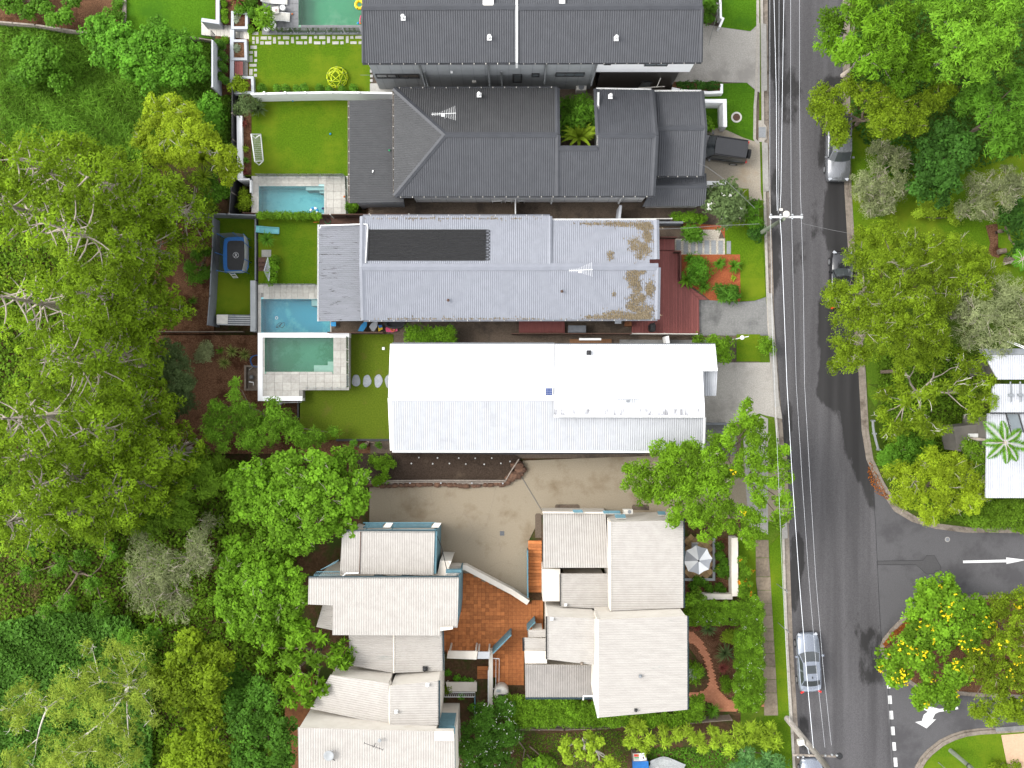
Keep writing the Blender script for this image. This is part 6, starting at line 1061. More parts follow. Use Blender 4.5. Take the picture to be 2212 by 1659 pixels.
# pavers set in the lawn
pv = struct(obj('paver_path', MB().prism(wp(T(1, 0, (-50, 268), (14, 268), (20, 300), (915, 300), (915, 388), (20, 388), (10, 660), (-62, 660), (-62, 268)), .004), -.05, .004), M['lawn']))
for a, b, c, d in ((40, 315, 95, 342), (105, 315, 132, 342), (147, 320, 172, 376), (188, 315, 213, 340), (233, 312, 287, 340), (303, 318, 327, 372), (345, 315, 368, 340), (388, 312, 441, 337), (458, 315, 484, 373), (501, 310, 527, 335), (545, 310, 597, 338), (614, 315, 640, 372), (659, 310, 685, 336), (702, 312, 757, 338), (776, 312, 800, 370), (815, 310, 841, 336), (858, 310, 912, 333), (37, 357, 66, 384), (77, 357, 132, 384), (193, 357, 242, 384), (257, 357, 283, 384), (347, 357, 401, 382), (415, 357, 442, 382), (500, 357, 556, 382), (572, 357, 598, 382), (658, 357, 714, 382), (730, 357, 756, 382), (814, 357, 869, 381), (886, 357, 912, 380), (-32, 275, 20, 300), (-34, 318, -12, 345), (0, 320, 22, 375), (-34, 355, -12, 380), (-49, 395, 8, 422), (-56, 440, -28, 464), (-14, 440, 8, 490), (-56, 480, -30, 535), (-16, 510, 8, 536), (-56, 552, 4, 577), (-58, 595, -30, 650), (-18, 595, 8, 618), (-18, 638, 8, 662), (985, 600, 1000, 626), (985, 645, 1008, 668), (985, 685, 1008, 708)):
    j = lambda: R0.uniform(-1.5, 1.5); slab('paver', T(1, 0, (a + j(), b + j()), (c + j(), b + j()), (c + j(), d + j()), (a + j(), d + j())), .022, M['paver'], .05, pv)
for k, (X, Y, lb) in enumerate(((769, 822, 'rounded bluestone stepping stone nearest the raised pool'), (792.5, 823, 'second rounded stepping stone from the raised pool'), (817, 823, 'third rounded stepping stone from the raised pool'), (840, 824, 'rounded stepping stone tucked under the white roof edge'))):
    pts = [(X + 9 * math.cos(t) * (1 + .12 * math.sin(3 * t + k)), Y + 14 * math.sin(t) * (1 + .1 * math.cos(2 * t + k))) for t in np.linspace(0, 6.28, 15)[:-1]]; P = wp(pts, .05); i_ = inset(P, .03); o = obj('stepping_stone', MB().prism(P, -.1, .035).prism(i_, .03, .05), M['stone_blue']); tag(o, lb, 'stone', 'stepping stones on the worn lawn')
# pebbled path with long concrete pavers
pp = struct(obj('pebble_path', MB().prism(wp(T(2, 1, (1405, 405), (1842, 402), (1842, 540), (1405, 540)), .02), -.1, .02), M['pebble'])); 
for a, b, y0 in ((1420, 1460, 412), (1482, 1522, 415), (1545, 1585, 418), (1605, 1645, 418), (1663, 1705, 418), (1722, 1762, 418), (1783, 1823, 420), (1855, 1891, 425)): slab('paver', T(2, 1, (a, y0), (b, y0), (b, 535 if a > 1470 else 500), (a, 535 if a > 1470 else 500)), .045, M['paver_grey'], .08, pp)
slab('gravel_bed', T(2, 1, (1640, 325), (1810, 325), (1785, 402), (1640, 402)), .01, M['pebble']); slab('gravel_bed', T(2, 1, (1255, 320), (1475, 318), (1475, 400), (1255, 380)), 0, M['gravel_path']); slab('garden_bed', T(2, 1, (1480, 270), (1850, 290), (1900, 420), (1840, 402), (1800, 325), (1480, 320)), .015, M['mulch_red'])
# red timber deck, board by board
dk = struct(obj('timber_deck', MB().prism(wp(T(2, 1, (1255, 520), (1462, 520), (1450, 770), (1616, 928), (1618, 1222), (1035, 1222), (1035, 1118), (1255, 1105)), .28), -.1, .28), M['timber_dark']))
dp = T(2, 1, (1190, 505), (1462, 505), (1450, 770), (1616, 928), (1618, 1222), (1035, 1222), (1035, 1100), (1190, 1100)); dpw = [(p.x, p.y) for p in wp(dp, .32)]; st = .126; x = min(p[0] for p in dpw)
while x < max(p[0] for p in dpw) - .05:
    c_ = clip_half(clip_half(dpw, (1, 0), x + .006, 1), (1, 0), x + st - .012, -1)
    if len(c_) > 2 and abs(area(c_)) > .05: obj('board', MB().prism(c_, .285, .32), M['deck_red'], dk)
    x += st
lp = T(2, 1, (1200, 400), (1408, 400), (1408, 500), (1200, 500)); lw = [(p.x, p.y) for p in wp(lp, .5)]; ld_ = struct(obj('deck_landing', MB().prism(lw, -.1, .46), M['timber_dark'])); x = lw[0][0]
while x < lw[1][0] - .1: obj('board', MB().prism([(x + .006, lw[2][1]), (x + .134, lw[2][1]), (x + .134, lw[0][1]), (x + .006, lw[0][1])], .465, .5), M['deck_red'], ld_); x += .14
def slatscreen(label, a, b, z0, z1, c, r, n, w=.03, th=.1):
    A_, B_ = W(*t1(c, r, *a), z1), W(*t1(c, r, *b), z1); o = thing('deck_screen', label, 'screen', (A_.x, A_.y, z0)); d = B_ - A_; rz = math.atan2(d.y, d.x)
    for i in range(n): p = A_.lerp(B_, (i + .5) / n); obj('slat', MB().box((p.x, p.y, (z0 + z1) / 2), (w, th, z1 - z0), rz + .5), M['timber_dark'], o)
    obj('rail', MB().box(((A_.x + B_.x) / 2, (A_.y + B_.y) / 2, z1 - .08), (d.length, .05, .05), rz), M['deck_red'], o); return o
slatscreen('red timber slat screen at the top of the deck landing', (1255, 388), (1430, 388), .3, 1.5, 2, 1, 16); slatscreen('red timber slat screen beside the first stepping paver', (1408, 512), (1465, 512), .3, 1.4, 2, 1, 6); slatscreen('red timber slat screen along the fern side of the deck', (1460, 520), (1458, 755), .3, 1.3, 2, 1, 22)
rp_ = thing('deck_step', 'diagonal red timber step along the garden side of the deck', 'step', W(*t1(2, 1, 1560, 860), 0)); a, b, c, d = [W(*t1(2, 1, x, y), .2) for x, y in ((1447, 790), (1490, 790), (1692, 930), (1615, 930))]
for i in range(22):
    f0, f1 = i / 22, (i + .85) / 22; obj('board', MB().prism([a.lerp(d, f0), b.lerp(c, f0), b.lerp(c, f1), a.lerp(d, f1)], .12, .2), M['deck_red'], rp_)
# glass pool fences
def glassfence(label, pts, z0, h, n, posts=True):
    P = [W(x, y, z0) for x, y in pts]; o = thing('glass_fence', label, 'fence', P[0])
    for i in range(len(P) - 1):
        d = P[i + 1] - P[i]; rz = math.atan2(d.y, d.x)
        for k in range(n):
            q = P[i] + d * (k + .5) / n; obj('panel', MB().box(q + Vector((0, 0, h / 2 + .08)), (d.length / n - .05, .014, h), rz), M['glass'], o)
            for t in (.2, .8): p = P[i] + d * (k + t) / n; obj('spigot', MB().box(p + Vector((0, 0, .08)), (.07, .07, .18), rz), M['steel'], o)
    return o
glassfence('frameless glass fence below the sage green pool', T(1, 0, (190, 288), (912, 288)), .0, 1.2, 5); glassfence('frameless glass fence above the travertine pool deck', T(1, 0, (20, 1530), (780, 1530)), 0, 1.2, 4); glassfence('frameless glass fence on the right of the travertine pool', T(1, 0, (790, 1540), (800, 1900)), 0, 1.2, 3)
glassfence('frameless glass fence on the right of the raised green pool', T(1, 1, (800, 1250), (803, 1690)), .9, 1.1, 4); glassfence('frameless glass fence below the raised green pool', T(1, 2, (805, 32), (412, 32)), .9, 1.1, 3); glassfence('frameless glass fence above the blue pool deck', T(1, 1, (50, 805), (535, 805)), 0, 1.1, 4)
# terracotta terrace
def tiles(name, pts, z, size, m, lim=300, rot=0.0, mb_m=None):
    P = wp(pts, z); base = struct(obj(name, MB().prism(P, z - 1.2, z - .012), mb_m or M['grout'])); x0, x1 = min(p.x for p in P), max(p.x for p in P); y0, y1 = min(p.y for p in P), max(p.y for p in P); first = None; n = 0; rest = MB(); cells = []
    R_ = math.hypot(x1 - x0, y1 - y0) / 2; cx, cy = (x0 + x1) / 2, (y0 + y1) / 2; k = int(R_ / size) + 1; ca, sa = math.cos(rot), math.sin(rot)
    for i in range(-k, k):
        for j in range(-k, k):
            u, v = (i + .5) * size, (j + .5) * size; x, y = cx + u * ca - v * sa, cy + u * sa + v * ca
            if inside(P, x, y): cells.append((x, y))
    for x, y in cells:
        zz = z - .02 + R0.uniform(-.002, .003)
        if n < lim:
            if first is None: first = obj('tile', MB().box((x, y, zz + .01), (size - .014, size - .014, .022), rot), m, base)
            else: share('tile', first, (x, y, zz - .001), base)
            n += 1
        else: rest.box((x, y, zz + .01), (size - .014, size - .014, .022), rot)
    if rest.v: stuff(obj('tiles', rest, m, base))
    return base
tiles('terracotta_terrace', [(988, 1230), (1012, 1237), (1141, 1302), (1171, 1296), (1174, 1360), (1140, 1378), (1128, 1400), (1131, 1480), (1072, 1478), (1063, 1422), (960, 1408), (956, 1360), (988, 1330)], 0, .3, M['terracotta'], 300)
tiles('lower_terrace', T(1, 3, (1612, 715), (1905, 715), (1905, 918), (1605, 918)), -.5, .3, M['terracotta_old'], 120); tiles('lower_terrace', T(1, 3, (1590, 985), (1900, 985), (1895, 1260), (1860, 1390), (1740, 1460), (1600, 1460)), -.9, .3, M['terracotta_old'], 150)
stairs('terracotta steps beside the driveway wall', 2, 2, [[(140, 1355 + i * 28), (255, 1355 + i * 28), (258, 1381 + i * 28), (140, 1381 + i * 28)] for i in range(16)], .35, -.015, M['terracotta']); stairs('steep terracotta stairs between the cream walls', 1, 3, [[(1912, 782 + i * 36), (2008, 782 + i * 36), (2008, 816 + i * 36), (1912, 816 + i * 36)] for i in range(13)], .1, -.07, M['terracotta'])
wallrun('cream_wall', 'diagonal cream wall between the driveway and terracotta terrace', 'wall', T(1, 2, (1660, 1585), (1810, 1588)) + T(2, 3, (0, 128 + 12), (140, 232)), -.1, 1.0, .38, M['wall_cream']); wallrun('cream_wall', 'thin blue capped wall beside the terracotta steps', 'wall', T(2, 2, (135, 1440), (135, 1700)) + T(2, 3, (137, 190)), -.1, 1.1, .1, M['blue_paint'])
wallrun('cream_wall', 'cream wall beside the steep terracotta stairs', 'wall', T(1, 3, (2028, 650), (2028, 1150)), -1.2, 1.0, .3, M['wall_cream']); wallrun('handrail_wall', 'white capped handrail wall on the steep stairs', 'wall', T(1, 3, (2011, 815), (2011, 1150)), -1.2, .9, .14, M['white'])
wallrun('blue_screen', 'diagonal blue screen wall on the terracotta terrace', 'wall', T(1, 3, (2045, 672), (2205, 510)), -.1, 2.1, .1, M['blue_paint']); wallrun('blue_screen', 'small blue gate leaf beside the stepped roof', 'gate', T(2, 3, (132, 470), (200, 400)), -.1, 2.0, .08, M['blue_paint'])
for lb, pts, z, m in (('cream entry canopy above the lower terrace', T(1, 3, (1660, 648), (1915, 650), (1905, 722), (1648, 712)), 2.4, 'wall_cream'), ('white ribbed entry canopy beside the blue screen', T(1, 3, (1917, 655), (2020, 655), (2018, 715), (1912, 716)), 2.3, 'roof_silver'), ('cream ledge slab beside the flower pots', T(1, 3, (1640, 918), (1908, 918), (1908, 998), (1660, 998)), .4, 'wall_cream')):
    o = thing('canopy', lb, 'canopy', W(*pts[0], 0)); obj('slab', MB().prism(wp(pts, z), z - .14, z), M[m], o)
    for q in (pts[0], pts[1], pts[2], pts[3]): p = W(*q, z); c_ = W(sum(a[0] for a in pts) / 4, sum(a[1] for a in pts) / 4, z); p = p.lerp(c_, .12); obj('post', MB().box((p.x, p.y, z / 2 - .6), (.12, .12, z + .9)), M['wall_cream'], o)
bal('blue framed railing around the lower terracotta landing', 1, 3, .3, [(1620, 1005), (1892, 1005), (1890, 1045), (1610, 1045)], 16, 'white'); wallrun('blue_rail', 'blue handrail on the right of the lower terracotta landing', 'railing', T(1, 3, (1890, 1045), (1892, 1260)), -.9, .35, .09, M['blue_paint']); wallrun('blue_rail', 'slanting blue handrail beside the grey table top', 'railing', T(1, 3, (1745, 1140), (1728, 1245)), -.9, .35, .1, M['blue_paint'])
gt = thing('grey_canopy', 'pale grey panel table beside the lower terracotta landing', 'table', W(*t1(1, 3, 1650, 1165), -.9)); obj('top', MB().prism(wp(T(1, 3, (1605, 1105), (1702, 1105), (1700, 1228), (1605, 1232)), -.1), -.14, -.1), M['roof_silver'], gt); 
for x, y in ((1615, 1115), (1690, 1115), (1615, 1220), (1690, 1220)): p = W(*t1(1, 3, x, y), -.5); obj('leg', MB().box((p.x, p.y, -.5), (.06, .06, .78)), M['steel'], gt)
bal('white drying rack beside the water tank', 1, 3, .8, [(2045, 712), (2102, 715), (2098, 975), (2045, 975)], 2, 'white')
def pot(label, X, Y, z, rpx, key, m='terracotta_old', leaf=1.0):
    p = W(X, Y, z); r = rpx * S; o = thing('potted_plant', label, 'potted plant', p); obj('pot', MB().lathe(p, [(r * .55, 0), (r * .8, .35), (r * .85, .4), (r * .7, .4), (r * .65, .33)], 12), M[m], o, True)
    v, t = crown([(p + Vector((0, 0, .55)), r * leaf)], 'small', 0, .8); leafobj('foliage', v, t, LM[key], o); return o
for i, (x, y, r, lb) in enumerate(((1655, 960, 15, 'largest potted shrub beside the roof gutter on the landing'), (1745, 870, 7, 'potted plant left in the row under the cream canopy'), (1803, 878, 7, 'potted plant in the middle of the row under the cream canopy'), (1868, 900, 8, 'potted plant at the right end of the row by the stairs'), (1650, 825, 9, 'potted plant in the corner near the beige gutter'), (1868, 1110, 9, 'potted plant against the blue handrail'), (1775, 1020, 7, 'potted plant hanging over the barred railing'))): pot(lb, *t1(1, 3, x, y), -.5, r, 'shrub' if i else 'olive')
p = W(*t1(1, 3, 2118, 1020), 1.3); tk = thing('water_tank', 'round white water tank with a dark panel beside the hedge', 'water tank', (p.x, p.y, 0)); obj('tank', MB().lathe((p.x, p.y, 0), [(.55, 0), (.57, .1), (.57, 1.1), (.5, 1.25), (.2, 1.32)], 20), M['offwhite'], tk, True); obj('panel', MB().box((p.x + .05, p.y - .25, 1.38), (.62, .5, .05), 0, .1), M['fence_dark'], tk); obj('inlet', MB().box((p.x - .2, p.y + .25, 1.32), (.3, .2, .1)), M['steel'], tk)
# garden walls and terrace on the street side
wallrun('garden_wall', 'cream wall right of the parasol terrace', 'wall', T(2, 2, (1925, 1330), (1925, 1659)) + T(2, 3, (1930, 175)), 0, 1.2, .5, M['wall_cream']); wallrun('garden_wall', 'cream wall at the lower end of the planter bed', 'wall', T(2, 3, (1615, 180), (1905, 180)), 0, .9, .4, M['wall_cream'])
slab('garden_bed', T(2, 2, (1755, 1330), (1895, 1330), (1895, 1720), (1755, 1700)), -.01, M['mulch'], .1); slab('garden_bed', T(2, 3, (1490, 20), (1900, 20), (1900, 165), (1490, 165)), -.012, M['mulch'], .1); slab('garden_bed', T(2, 3, (1520, 400), (1990, 390), (1930, 1060), (1850, 1050), (1530, 620)), -.014, M['mulch'], .1)
M['sandstone'] = pm('sandstone', (.30, .205, .10), (.22, .14, .065), 4, .85, .2, rnd=.2)
tiles('stone_terrace', T(2, 2, (1490, 1320), (1735, 1318), (1735, 1665), (1490, 1665)), .0, .42, M['sandstone'], 200, math.radians(45), M['timber_dark']); wallrun('terrace_edge', 'dark stone edge strip beside the parasol terrace', 'edging', T(2, 2, (1745, 1318), (1745, 1690), (1490, 1690)), -.05, .03, .2, M['wall_grey'])
p = W(*t1(2, 2, 1613, 1528), 2.3); pa = thing('parasol', 'white eight sided parasol with dark centre pole', 'parasol', (p.x, p.y, 0)); n = 8; R_ = 1.12
for k in range(n):
    a0, a1 = 2 * math.pi * (k + .12) / n, 2 * math.pi * (k + 1.12) / n; am = (a0 + a1) / 2; e0 = p + Vector((R_ * math.cos(a0), R_ * math.sin(a0), -.42)); e1 = p + Vector((R_ * math.cos(a1), R_ * math.sin(a1), -.42)); mm = p + Vector((R_ * .88 * math.cos(am), R_ * .88 * math.sin(am), -.44)); mb = MB(); mb.poly([p, e0, mm]); mb.poly([p, mm, e1]); obj('canopy_panel', mb, M['roof_silver'] if k % 2 else M['wall_white'], pa); obj('rib', MB().tube([p + Vector((0, 0, -.02)), e0 + Vector((0, 0, -.02))], .012, 4), M['black'], pa)
obj('pole', MB().tube([(p.x, p.y, 0), (p.x, p.y, p.z + .1)], .028, 8), M['black'], pa); obj('finial', MB().lathe(p, [(.07, 0), (.07, .06), (.03, .1)], 10), M['black'], pa); obj('base', MB().lathe((p.x, p.y, 0), [(.3, 0), (.3, .08), (.06, .12)], 14), M['wall_grey'], pa)
tb = thing('garden_table', 'small table under the white parasol', 'table', (p.x, p.y + .1, 0)); obj('top', MB().lathe((p.x, p.y + .1, .68), [(.5, 0), (.5, .04)], 18), M['steel'], tb); obj('leg', MB().tube([(p.x + .2, p.y + .3, 0), (p.x + .1, p.y + .2, .68)], .03, 6), M['black'], tb); obj('leg', MB().tube([(p.x - .25, p.y - .1, 0), (p.x - .12, p.y, .68)], .03, 6), M['black'], tb)
def chair(label, X, Y, rz, m='steel'):
    p = W(X, Y, .45); o = thing('garden_chair', label, 'chair', (p.x, p.y, 0)); c_, s_ = math.cos(rz), math.sin(rz); L2 = lambda x, y, z: Vector((p.x + x * c_ - y * s_, p.y + x * s_ + y * c_, z))
    obj('seat', MB().box((p.x, p.y, .44), (.46, .46, .04), rz), M['wall_grey'], o)
    for x, y in ((-.2, -.2), (.2, -.2), (-.2, .2), (.2, .2)): obj('leg', MB().tube([L2(x, y, 0), L2(x, y, .88 if y > 0 else .44)], .018, 5), M[m], o)
    obj('backrest', MB().tube([L2(-.2, .2, .5), L2(-.22, .26, .88), L2(.22, .26, .88), L2(.2, .2, .5)], .03, 6), M['offwhite'], o); obj('back_panel', MB().box(L2(0, .22, .66), (.36, .03, .26), rz), M['wall_grey'], o); return o
chair('garden chair at the top of the white parasol', *t1(2, 2, 1578, 1395), 0); chair('garden chair half hidden left of the white parasol', *t1(2, 2, 1503, 1470), 1.4)
# brick path, laid brick by brick
bl = T(2, 3, (1520, 470), (1570, 490), (1640, 560), (1690, 650), (1730, 760), (1755, 880), (1790, 980), (1850, 1050), (1920, 1090), (1950, 1165), (1800, 1165), (1730, 1100), (1640, 1075), (1530, 1035), (1530, 1010), (1610, 1010), (1690, 970), (1705, 900), (1680, 790), (1640, 680), (1580, 600), (1520, 570))
P = wp(bl, .02); bp_ = struct(obj('brick_path', MB().prism(P, -.1, .005), M['grout'])); mb = MB(); xs0, xs1 = min(p.x for p in P), max(p.x for p in P); ys0, ys1 = min(p.y for p in P), max(p.y for p in P); y = ys0; k = 0; n = 0; first = None
ctr = []
while y < ys1:
    x = xs0 + (k % 2) * .115
    while x < xs1:
        if inside(P, x, y): ctr.append((x, y))
        x += .23
    y += .115; k += 1
for i, (x, y) in enumerate(ctr):
    if i % max(1, len(ctr) // 290) == 0 and n < 290:
        if first is None: first = obj('brick', MB().box((x, y, .012), (.218, .103, .03)), M['brick'], bp_)
        else: share('brick', first, (x, y, -.003), bp_)
        n += 1
    else: mb.box((x, y, .012 + R0.uniform(-.002, .002)), (.218, .103, .03))
if mb.v: stuff(obj('bricks', mb, M['brick'], bp_))
slab('paved_strip', T(2, 3, (2155, 1050), (2180, 1050), (2180, 1130), (2155, 1130)), .012, M['brick'], .05)
# rock edge and rails above the cracked driveway
rocks = [(990 + i * 52 + R0.uniform(-10, 10), 872 + 8 * math.sin(i * .5) + R0.uniform(-4, 4), R0.uniform(22, 34)) for i in range(23)] + [(2165, 850, 34), (2195, 815, 38)]
rk = thing('rock_edging', 'row of brown rocks along the top of the cracked driveway', 'rock edging', W(*t1(1, 2, 1500, 870), 0))
def rock(x, y, r, c=1, rr=2):
    p = W(*t1(c, rr, x, y), .1); R_ = r / 4 * S; mb = MB(); n = 9
    for z, f in ((-.1, .9), (.12, 1), (.26, .75), (.33, .35)):
        for k in range(n): t = 2 * math.pi * k / n; q = f * R_ * R0.uniform(.8, 1.2); mb.v.append((p.x + q * 1.25 * math.cos(t), p.y + q * .8 * math.sin(t), p.z + z * R_ * 3))
    for i in range(3):
        for k in range(n): a = i * n + k; b = i * n + (k + 1) % n; mb.f.append((a, b, b + n, a + n))
    mb.f.append(tuple(range(3 * n, 4 * n))); return mb
for x, y, r in rocks: obj('rock', rock(x, y, r), M['rock'], rk)
for x, y, r in ((50, 700, 50), (70, 740, 46), (20, 790, 50), (60, 775, 34)): obj('rock', rock(x, y, r, 2, 2), M['rock'], rk)
rf = thing('rail_fence', 'pale round rail fence above the rock edging', 'fence', W(*t1(1, 2, 1500, 845), 0))
for y, z in ((832, .5), (846, .35), (860, .2)): obj('rail', MB().tube([W(*t1(1, 2, x, yy_ + (y - 846)), z) for x, yy_ in ((985, 860), (1200, 850), (1600, 846), (2150, 848))], .05, 6), M['timber_pale'], rf)
for x, y in ((1078, 850), (1350, 835), (1615, 835), (1880, 835), (2145, 838)): obj('post', MB().tube([W(*t1(1, 2, x - 12, y + 14), -.05), W(*t1(1, 2, x - 12, y + 14), -.05) + Vector((0, 0, .75))], .06, 6), M['steel'], rf)
obj('rail', MB().tube([W(*t1(1, 2, 2148, 848), .4), W(*t1(1, 2, 2212, 740), .5), W(*t1(2, 2, 60, 650), .6)], .05, 6), M['timber_pale'], rf)
for i, (x, y) in enumerate(((1342, 687), (1407, 635), (1527, 689), (1568, 638), (1671, 687), (1752, 640), (1813, 691), (1895, 641), (1972, 693), (2037, 640), (2116, 686), (2195, 669))):
    p = W(*t1(1, 2, x, y), .1); o = obj('marker_peg', MB().lathe(p, [(.06, -.15), (.06, 0), (.03, .04)], 8), M['white']); tag(o, 'small white peg in the dark embankment, one of two staggered rows', 'peg', 'white pegs in the embankment')
wallrun('dark_fence', 'tall dark fence under the bottom eave of the white roof', 'fence', T(1, 2, (1180, 592), (2212, 604)) + T(2, 2, (1150, 600)), 0, 1.8, .08, M['fence_dark']); wallrun('cut_wall', 'grey low wall dividing the front driveways', 'wall', T(2, 2, (1672, 345), (1868, 345)), -.1, .9, .15, M['fence_grey'])
fence('bottom_fence', 'weathered three rail timber fence along the bottom yard', T(2, 3, (20, 1330), (450, 1332), (730, 1325), (1000, 1300)), -.1, 1.1, M['timber'], 2.4, .06, None, 3); fence('bottom_fence', 'weathered plank fence behind the yellow bamboo', T(2, 3, (1060, 1295), (1400, 1285), (1900, 1245)), -.1, 1.2, M['timber'], 2.0, .05); wallrun('timber_walk', 'grey timber walkway strip above the bottom fence', 'walkway', T(2, 3, (30, 1300), (450, 1302), (1000, 1275)), -.1, .15, .4, M['timber'])
# white front structures
planter_w = thing('white_planter', 'white walled planter holding the low driveway hedge', 'planter', W(*t1(2, 0, 1600, 760), 0)); wallrun('wall', '', '', T(2, 0, (1382, 765), (1500, 785), (1700, 800), (1812, 795), (1812, 725)), -.1, .8, .2, M['wall_white'], planter_w); obj('soil', MB().prism(wp(T(2, 0, (1385, 705), (1808, 715), (1808, 792), (1385, 765)), .6), -.1, .6), M['mulch'], planter_w)
bwx = thing('stepped_white_wall', 'white stepped corner wall on the front lawn', 'wall', W(*t1(2, 0, 1800, 900), 0))
for i, z in enumerate((1.5, 1.2, .9, .6)): o_ = i * 11; wallrun('tier', '', '', T(2, 0, (1645, 872 + o_ * .9), (1838 - o_, 872 + o_ * .9), (1842 - o_, 1095)), -.1, z, .28, M['wall_white'], bwx)
wallrun('front_wall', 'white low wall beside the top lawn', 'wall', T(2, 0, (1800, -40), (1805, 150), (1825, 160), (1795, 232)), -.1, 1.0, .16, M['wall_white']); wallrun('front_wall', 'white letterbox wall at the foot of the warm driveway', 'wall', T(2, 0, (1685, 1580), (1860, 1582)), -.1, 1.1, .3, M['wall_white'])
wallrun('front_wall', 'white front wall beside the white roofed house', 'wall', T(2, 1, (1340, 1245), (1350, 1310)), -.1, 1.6, .25, M['white']); wallrun('passage_wall', 'white frame wall crossing the passage by the grey roof', 'wall', T(2, 1, (940, 115), (928, 232)), -.1, 2.2, .18, M['wall_pale'])
# ------------------------------------------------------------------ vehicles
def car(label, cat, L_, Wd, Ht, paint, X, Y, rz, kind='sedan', roof_m=None, z=-.12):
    o = thing('parked_' + ('pickup' if kind == 'pickup' else 'car'), label, cat, (0, 0, 0)); hw = Wd / 2
    ts = [0, .02, .07, .18, .32, .48, .62, .74, .86, .94, .985, 1]
    if kind == 'sedan': wv = [.62, .80, .93, .98, 1, 1, 1, .99, .97, .90, .76, .55]; zt = [.42, .60, .66, .67, .66, .66, .655, .64, .60, .54, .46, .36]; cab = (.70, .53, .25, .10)
    elif kind == 'suv': wv = [.80, .92, .97, 1, 1, 1, 1, 1, .98, .93, .80, .6]; zt = [.45, .56, .58, .59, .59, .59, .59, .585, .57, .54, .48, .38]; cab = (.72, .58, .06, .015)
    else: wv = [.85, .95, .98, 1, 1, 1, 1, 1, .98, .93, .82, .62]; zt = [.45, .54, .55, .55, .56, .58, .59, .58, .56, .53, .46, .36]; cab = (.73, .60, .40, .36)
    mb = MB(); ring_ = 11
    for t, w, h in zip(ts, wv, zt):
        x = (t - .5) * L_; w *= hw; h *= Ht; zb = .2
        for y, zz in ((-w * .9, zb), (-w, zb + .12), (-w, h * .62), (-w * .97, h * .88), (-w * .86, h * .985), (0, h * 1.03), (w * .86, h * .985), (w * .97, h * .88), (w, h * .62), (w, zb + .12), (w * .9, zb)): mb.v.append((x, y, zz))
    for i in range(len(ts) - 1):
        for k in range(ring_):
            a = i * ring_ + k; b = i * ring_ + (k + 1) % ring_; mb.f.append((a, a + ring_, b + ring_, b))
    mb.f += [tuple(range(ring_)), tuple((len(ts) - 1) * ring_ + k for k in range(ring_ - 1, -1, -1))]; body = obj('body', mb, paint, o, True)
    zb0 = (.62 if kind == 'sedan' else .56) * Ht; zr0 = Ht; fx = [(c - .5) * L_ for c in cab]; wb, wr = hw * .90, hw * (.70 if kind == 'sedan' else .78)
    def ringc(x, w, zc, nose): return [Vector((x, -w, zc)), Vector((x + nose, -w * .5, zc + (.03 if zc > zb0 + .1 else 0))), Vector((x + nose * 1.2, 0, zc + (.045 if zc > zb0 + .1 else 0))), Vector((x + nose, w * .5, zc + (.03 if zc > zb0 + .1 else 0))), Vector((x, w, zc))]
    r0, r1, r2, r3 = ringc(fx[0] - .12, wb, zb0, .14), ringc(fx[1], wr, zr0 - .05, .06), ringc(fx[2], wr * .97, zr0 - .05, -.04), ringc(fx[3] + .1, wb * .96, zb0, -.1)
    mb = MB(); 
    for a, b in ((r0, r1), (r1, r2), (r2, r3)):
        for k in range(4): mb.poly([a[k], a[k + 1], b[k + 1], b[k]])
    mb.poly([r0[0], r1[0], r2[0], r3[0]]); mb.poly([r0[4], r3[4], r2[4], r1[4]]); obj('cabin', mb, roof_m or paint, o)
    def pane(name, a, b, lo, hi, side, off):
        mb = MB(); q = []
        for rr_, t in ((a, lo), (b, hi)): pass
        A_ = [a[k].lerp(b[k], lo) for k in range(5)]; B_ = [a[k].lerp(b[k], hi) for k in range(5)]; s_ = lambda p: Vector((p.x, p.y * side, p.z)) + off
        for k in range(4): mb.poly([s_(A_[k]), s_(A_[k + 1]), s_(B_[k + 1]), s_(B_[k])])
        return obj(name, mb, M['glass_dark'], o, True)
    pane('windscreen', r0, r1, .08, .93, .93, Vector((.012, 0, .014))); pane('rear_window', r2, r3, .1, .85, .92, Vector((-.012, 0, .014)))
    for s_ in (-1, 1):
        k = 0 if s_ < 0 else 4; mid0, mid1 = r1[k].lerp(r2[k], .02), r1[k].lerp(r2[k], .98); lo0, lo1 = r0[k].lerp(r1[k], .12), r3[k].lerp(r2[k], .12); off = Vector((0, s_ * .014, .004)); mm0 = r0[k].lerp(r1[k], .86); mm1 = r3[k].lerp(r2[k], .86)
        for f0, f1 in ((.0, .47), (.53, 1.0)): obj('side_window', MB().poly([lo0.lerp(lo1, f0 * .98 + .02) + off, lo0.lerp(lo1, f1 * .96) + off, mm0.lerp(mm1, f1 * .94 + .03) + off, mm0.lerp(mm1, f0 * .94 + .03) + off]), M['glass_dark'], o)
        xm = fx[0] - .35; obj('mirror', MB().box((xm, s_ * (hw + .1), zb0 + .06), (.14, .2, .13)), paint, o)
        for xw in (-.30 * L_, .315 * L_):
            w_ = obj('wheel', MB().tube([(xw, s_ * (hw - .20), .33), (xw, s_ * (hw + .015), .33)], .33, 18), M['rubber'], o); obj('rim', MB().tube([(xw, s_ * (hw - .1), .33), (xw, s_ * (hw + .022), .33)], .21, 14), M['steel'], w_)
        obj('tail_light', MB().box((-.493 * L_ + .05, s_ * hw * .74, zt[2] * Ht * .86), (.12, .26, .12), s_ * .45), M['red_light'], o); obj('headlight', MB().box((.468 * L_, s_ * hw * .68, .47 * Ht), (.2, .26, .1), -s_ * .6), M['wall_pale'], o)
    obj('number_plate', MB().box((-.5 * L_ - .005, 0, .36 * Ht), (.02, .36, .11)), M['offwhite'], o); obj('bumper', MB().box((.492 * L_, 0, .28 * Ht), (.1, Wd * .62, .14)), M['black'], o)
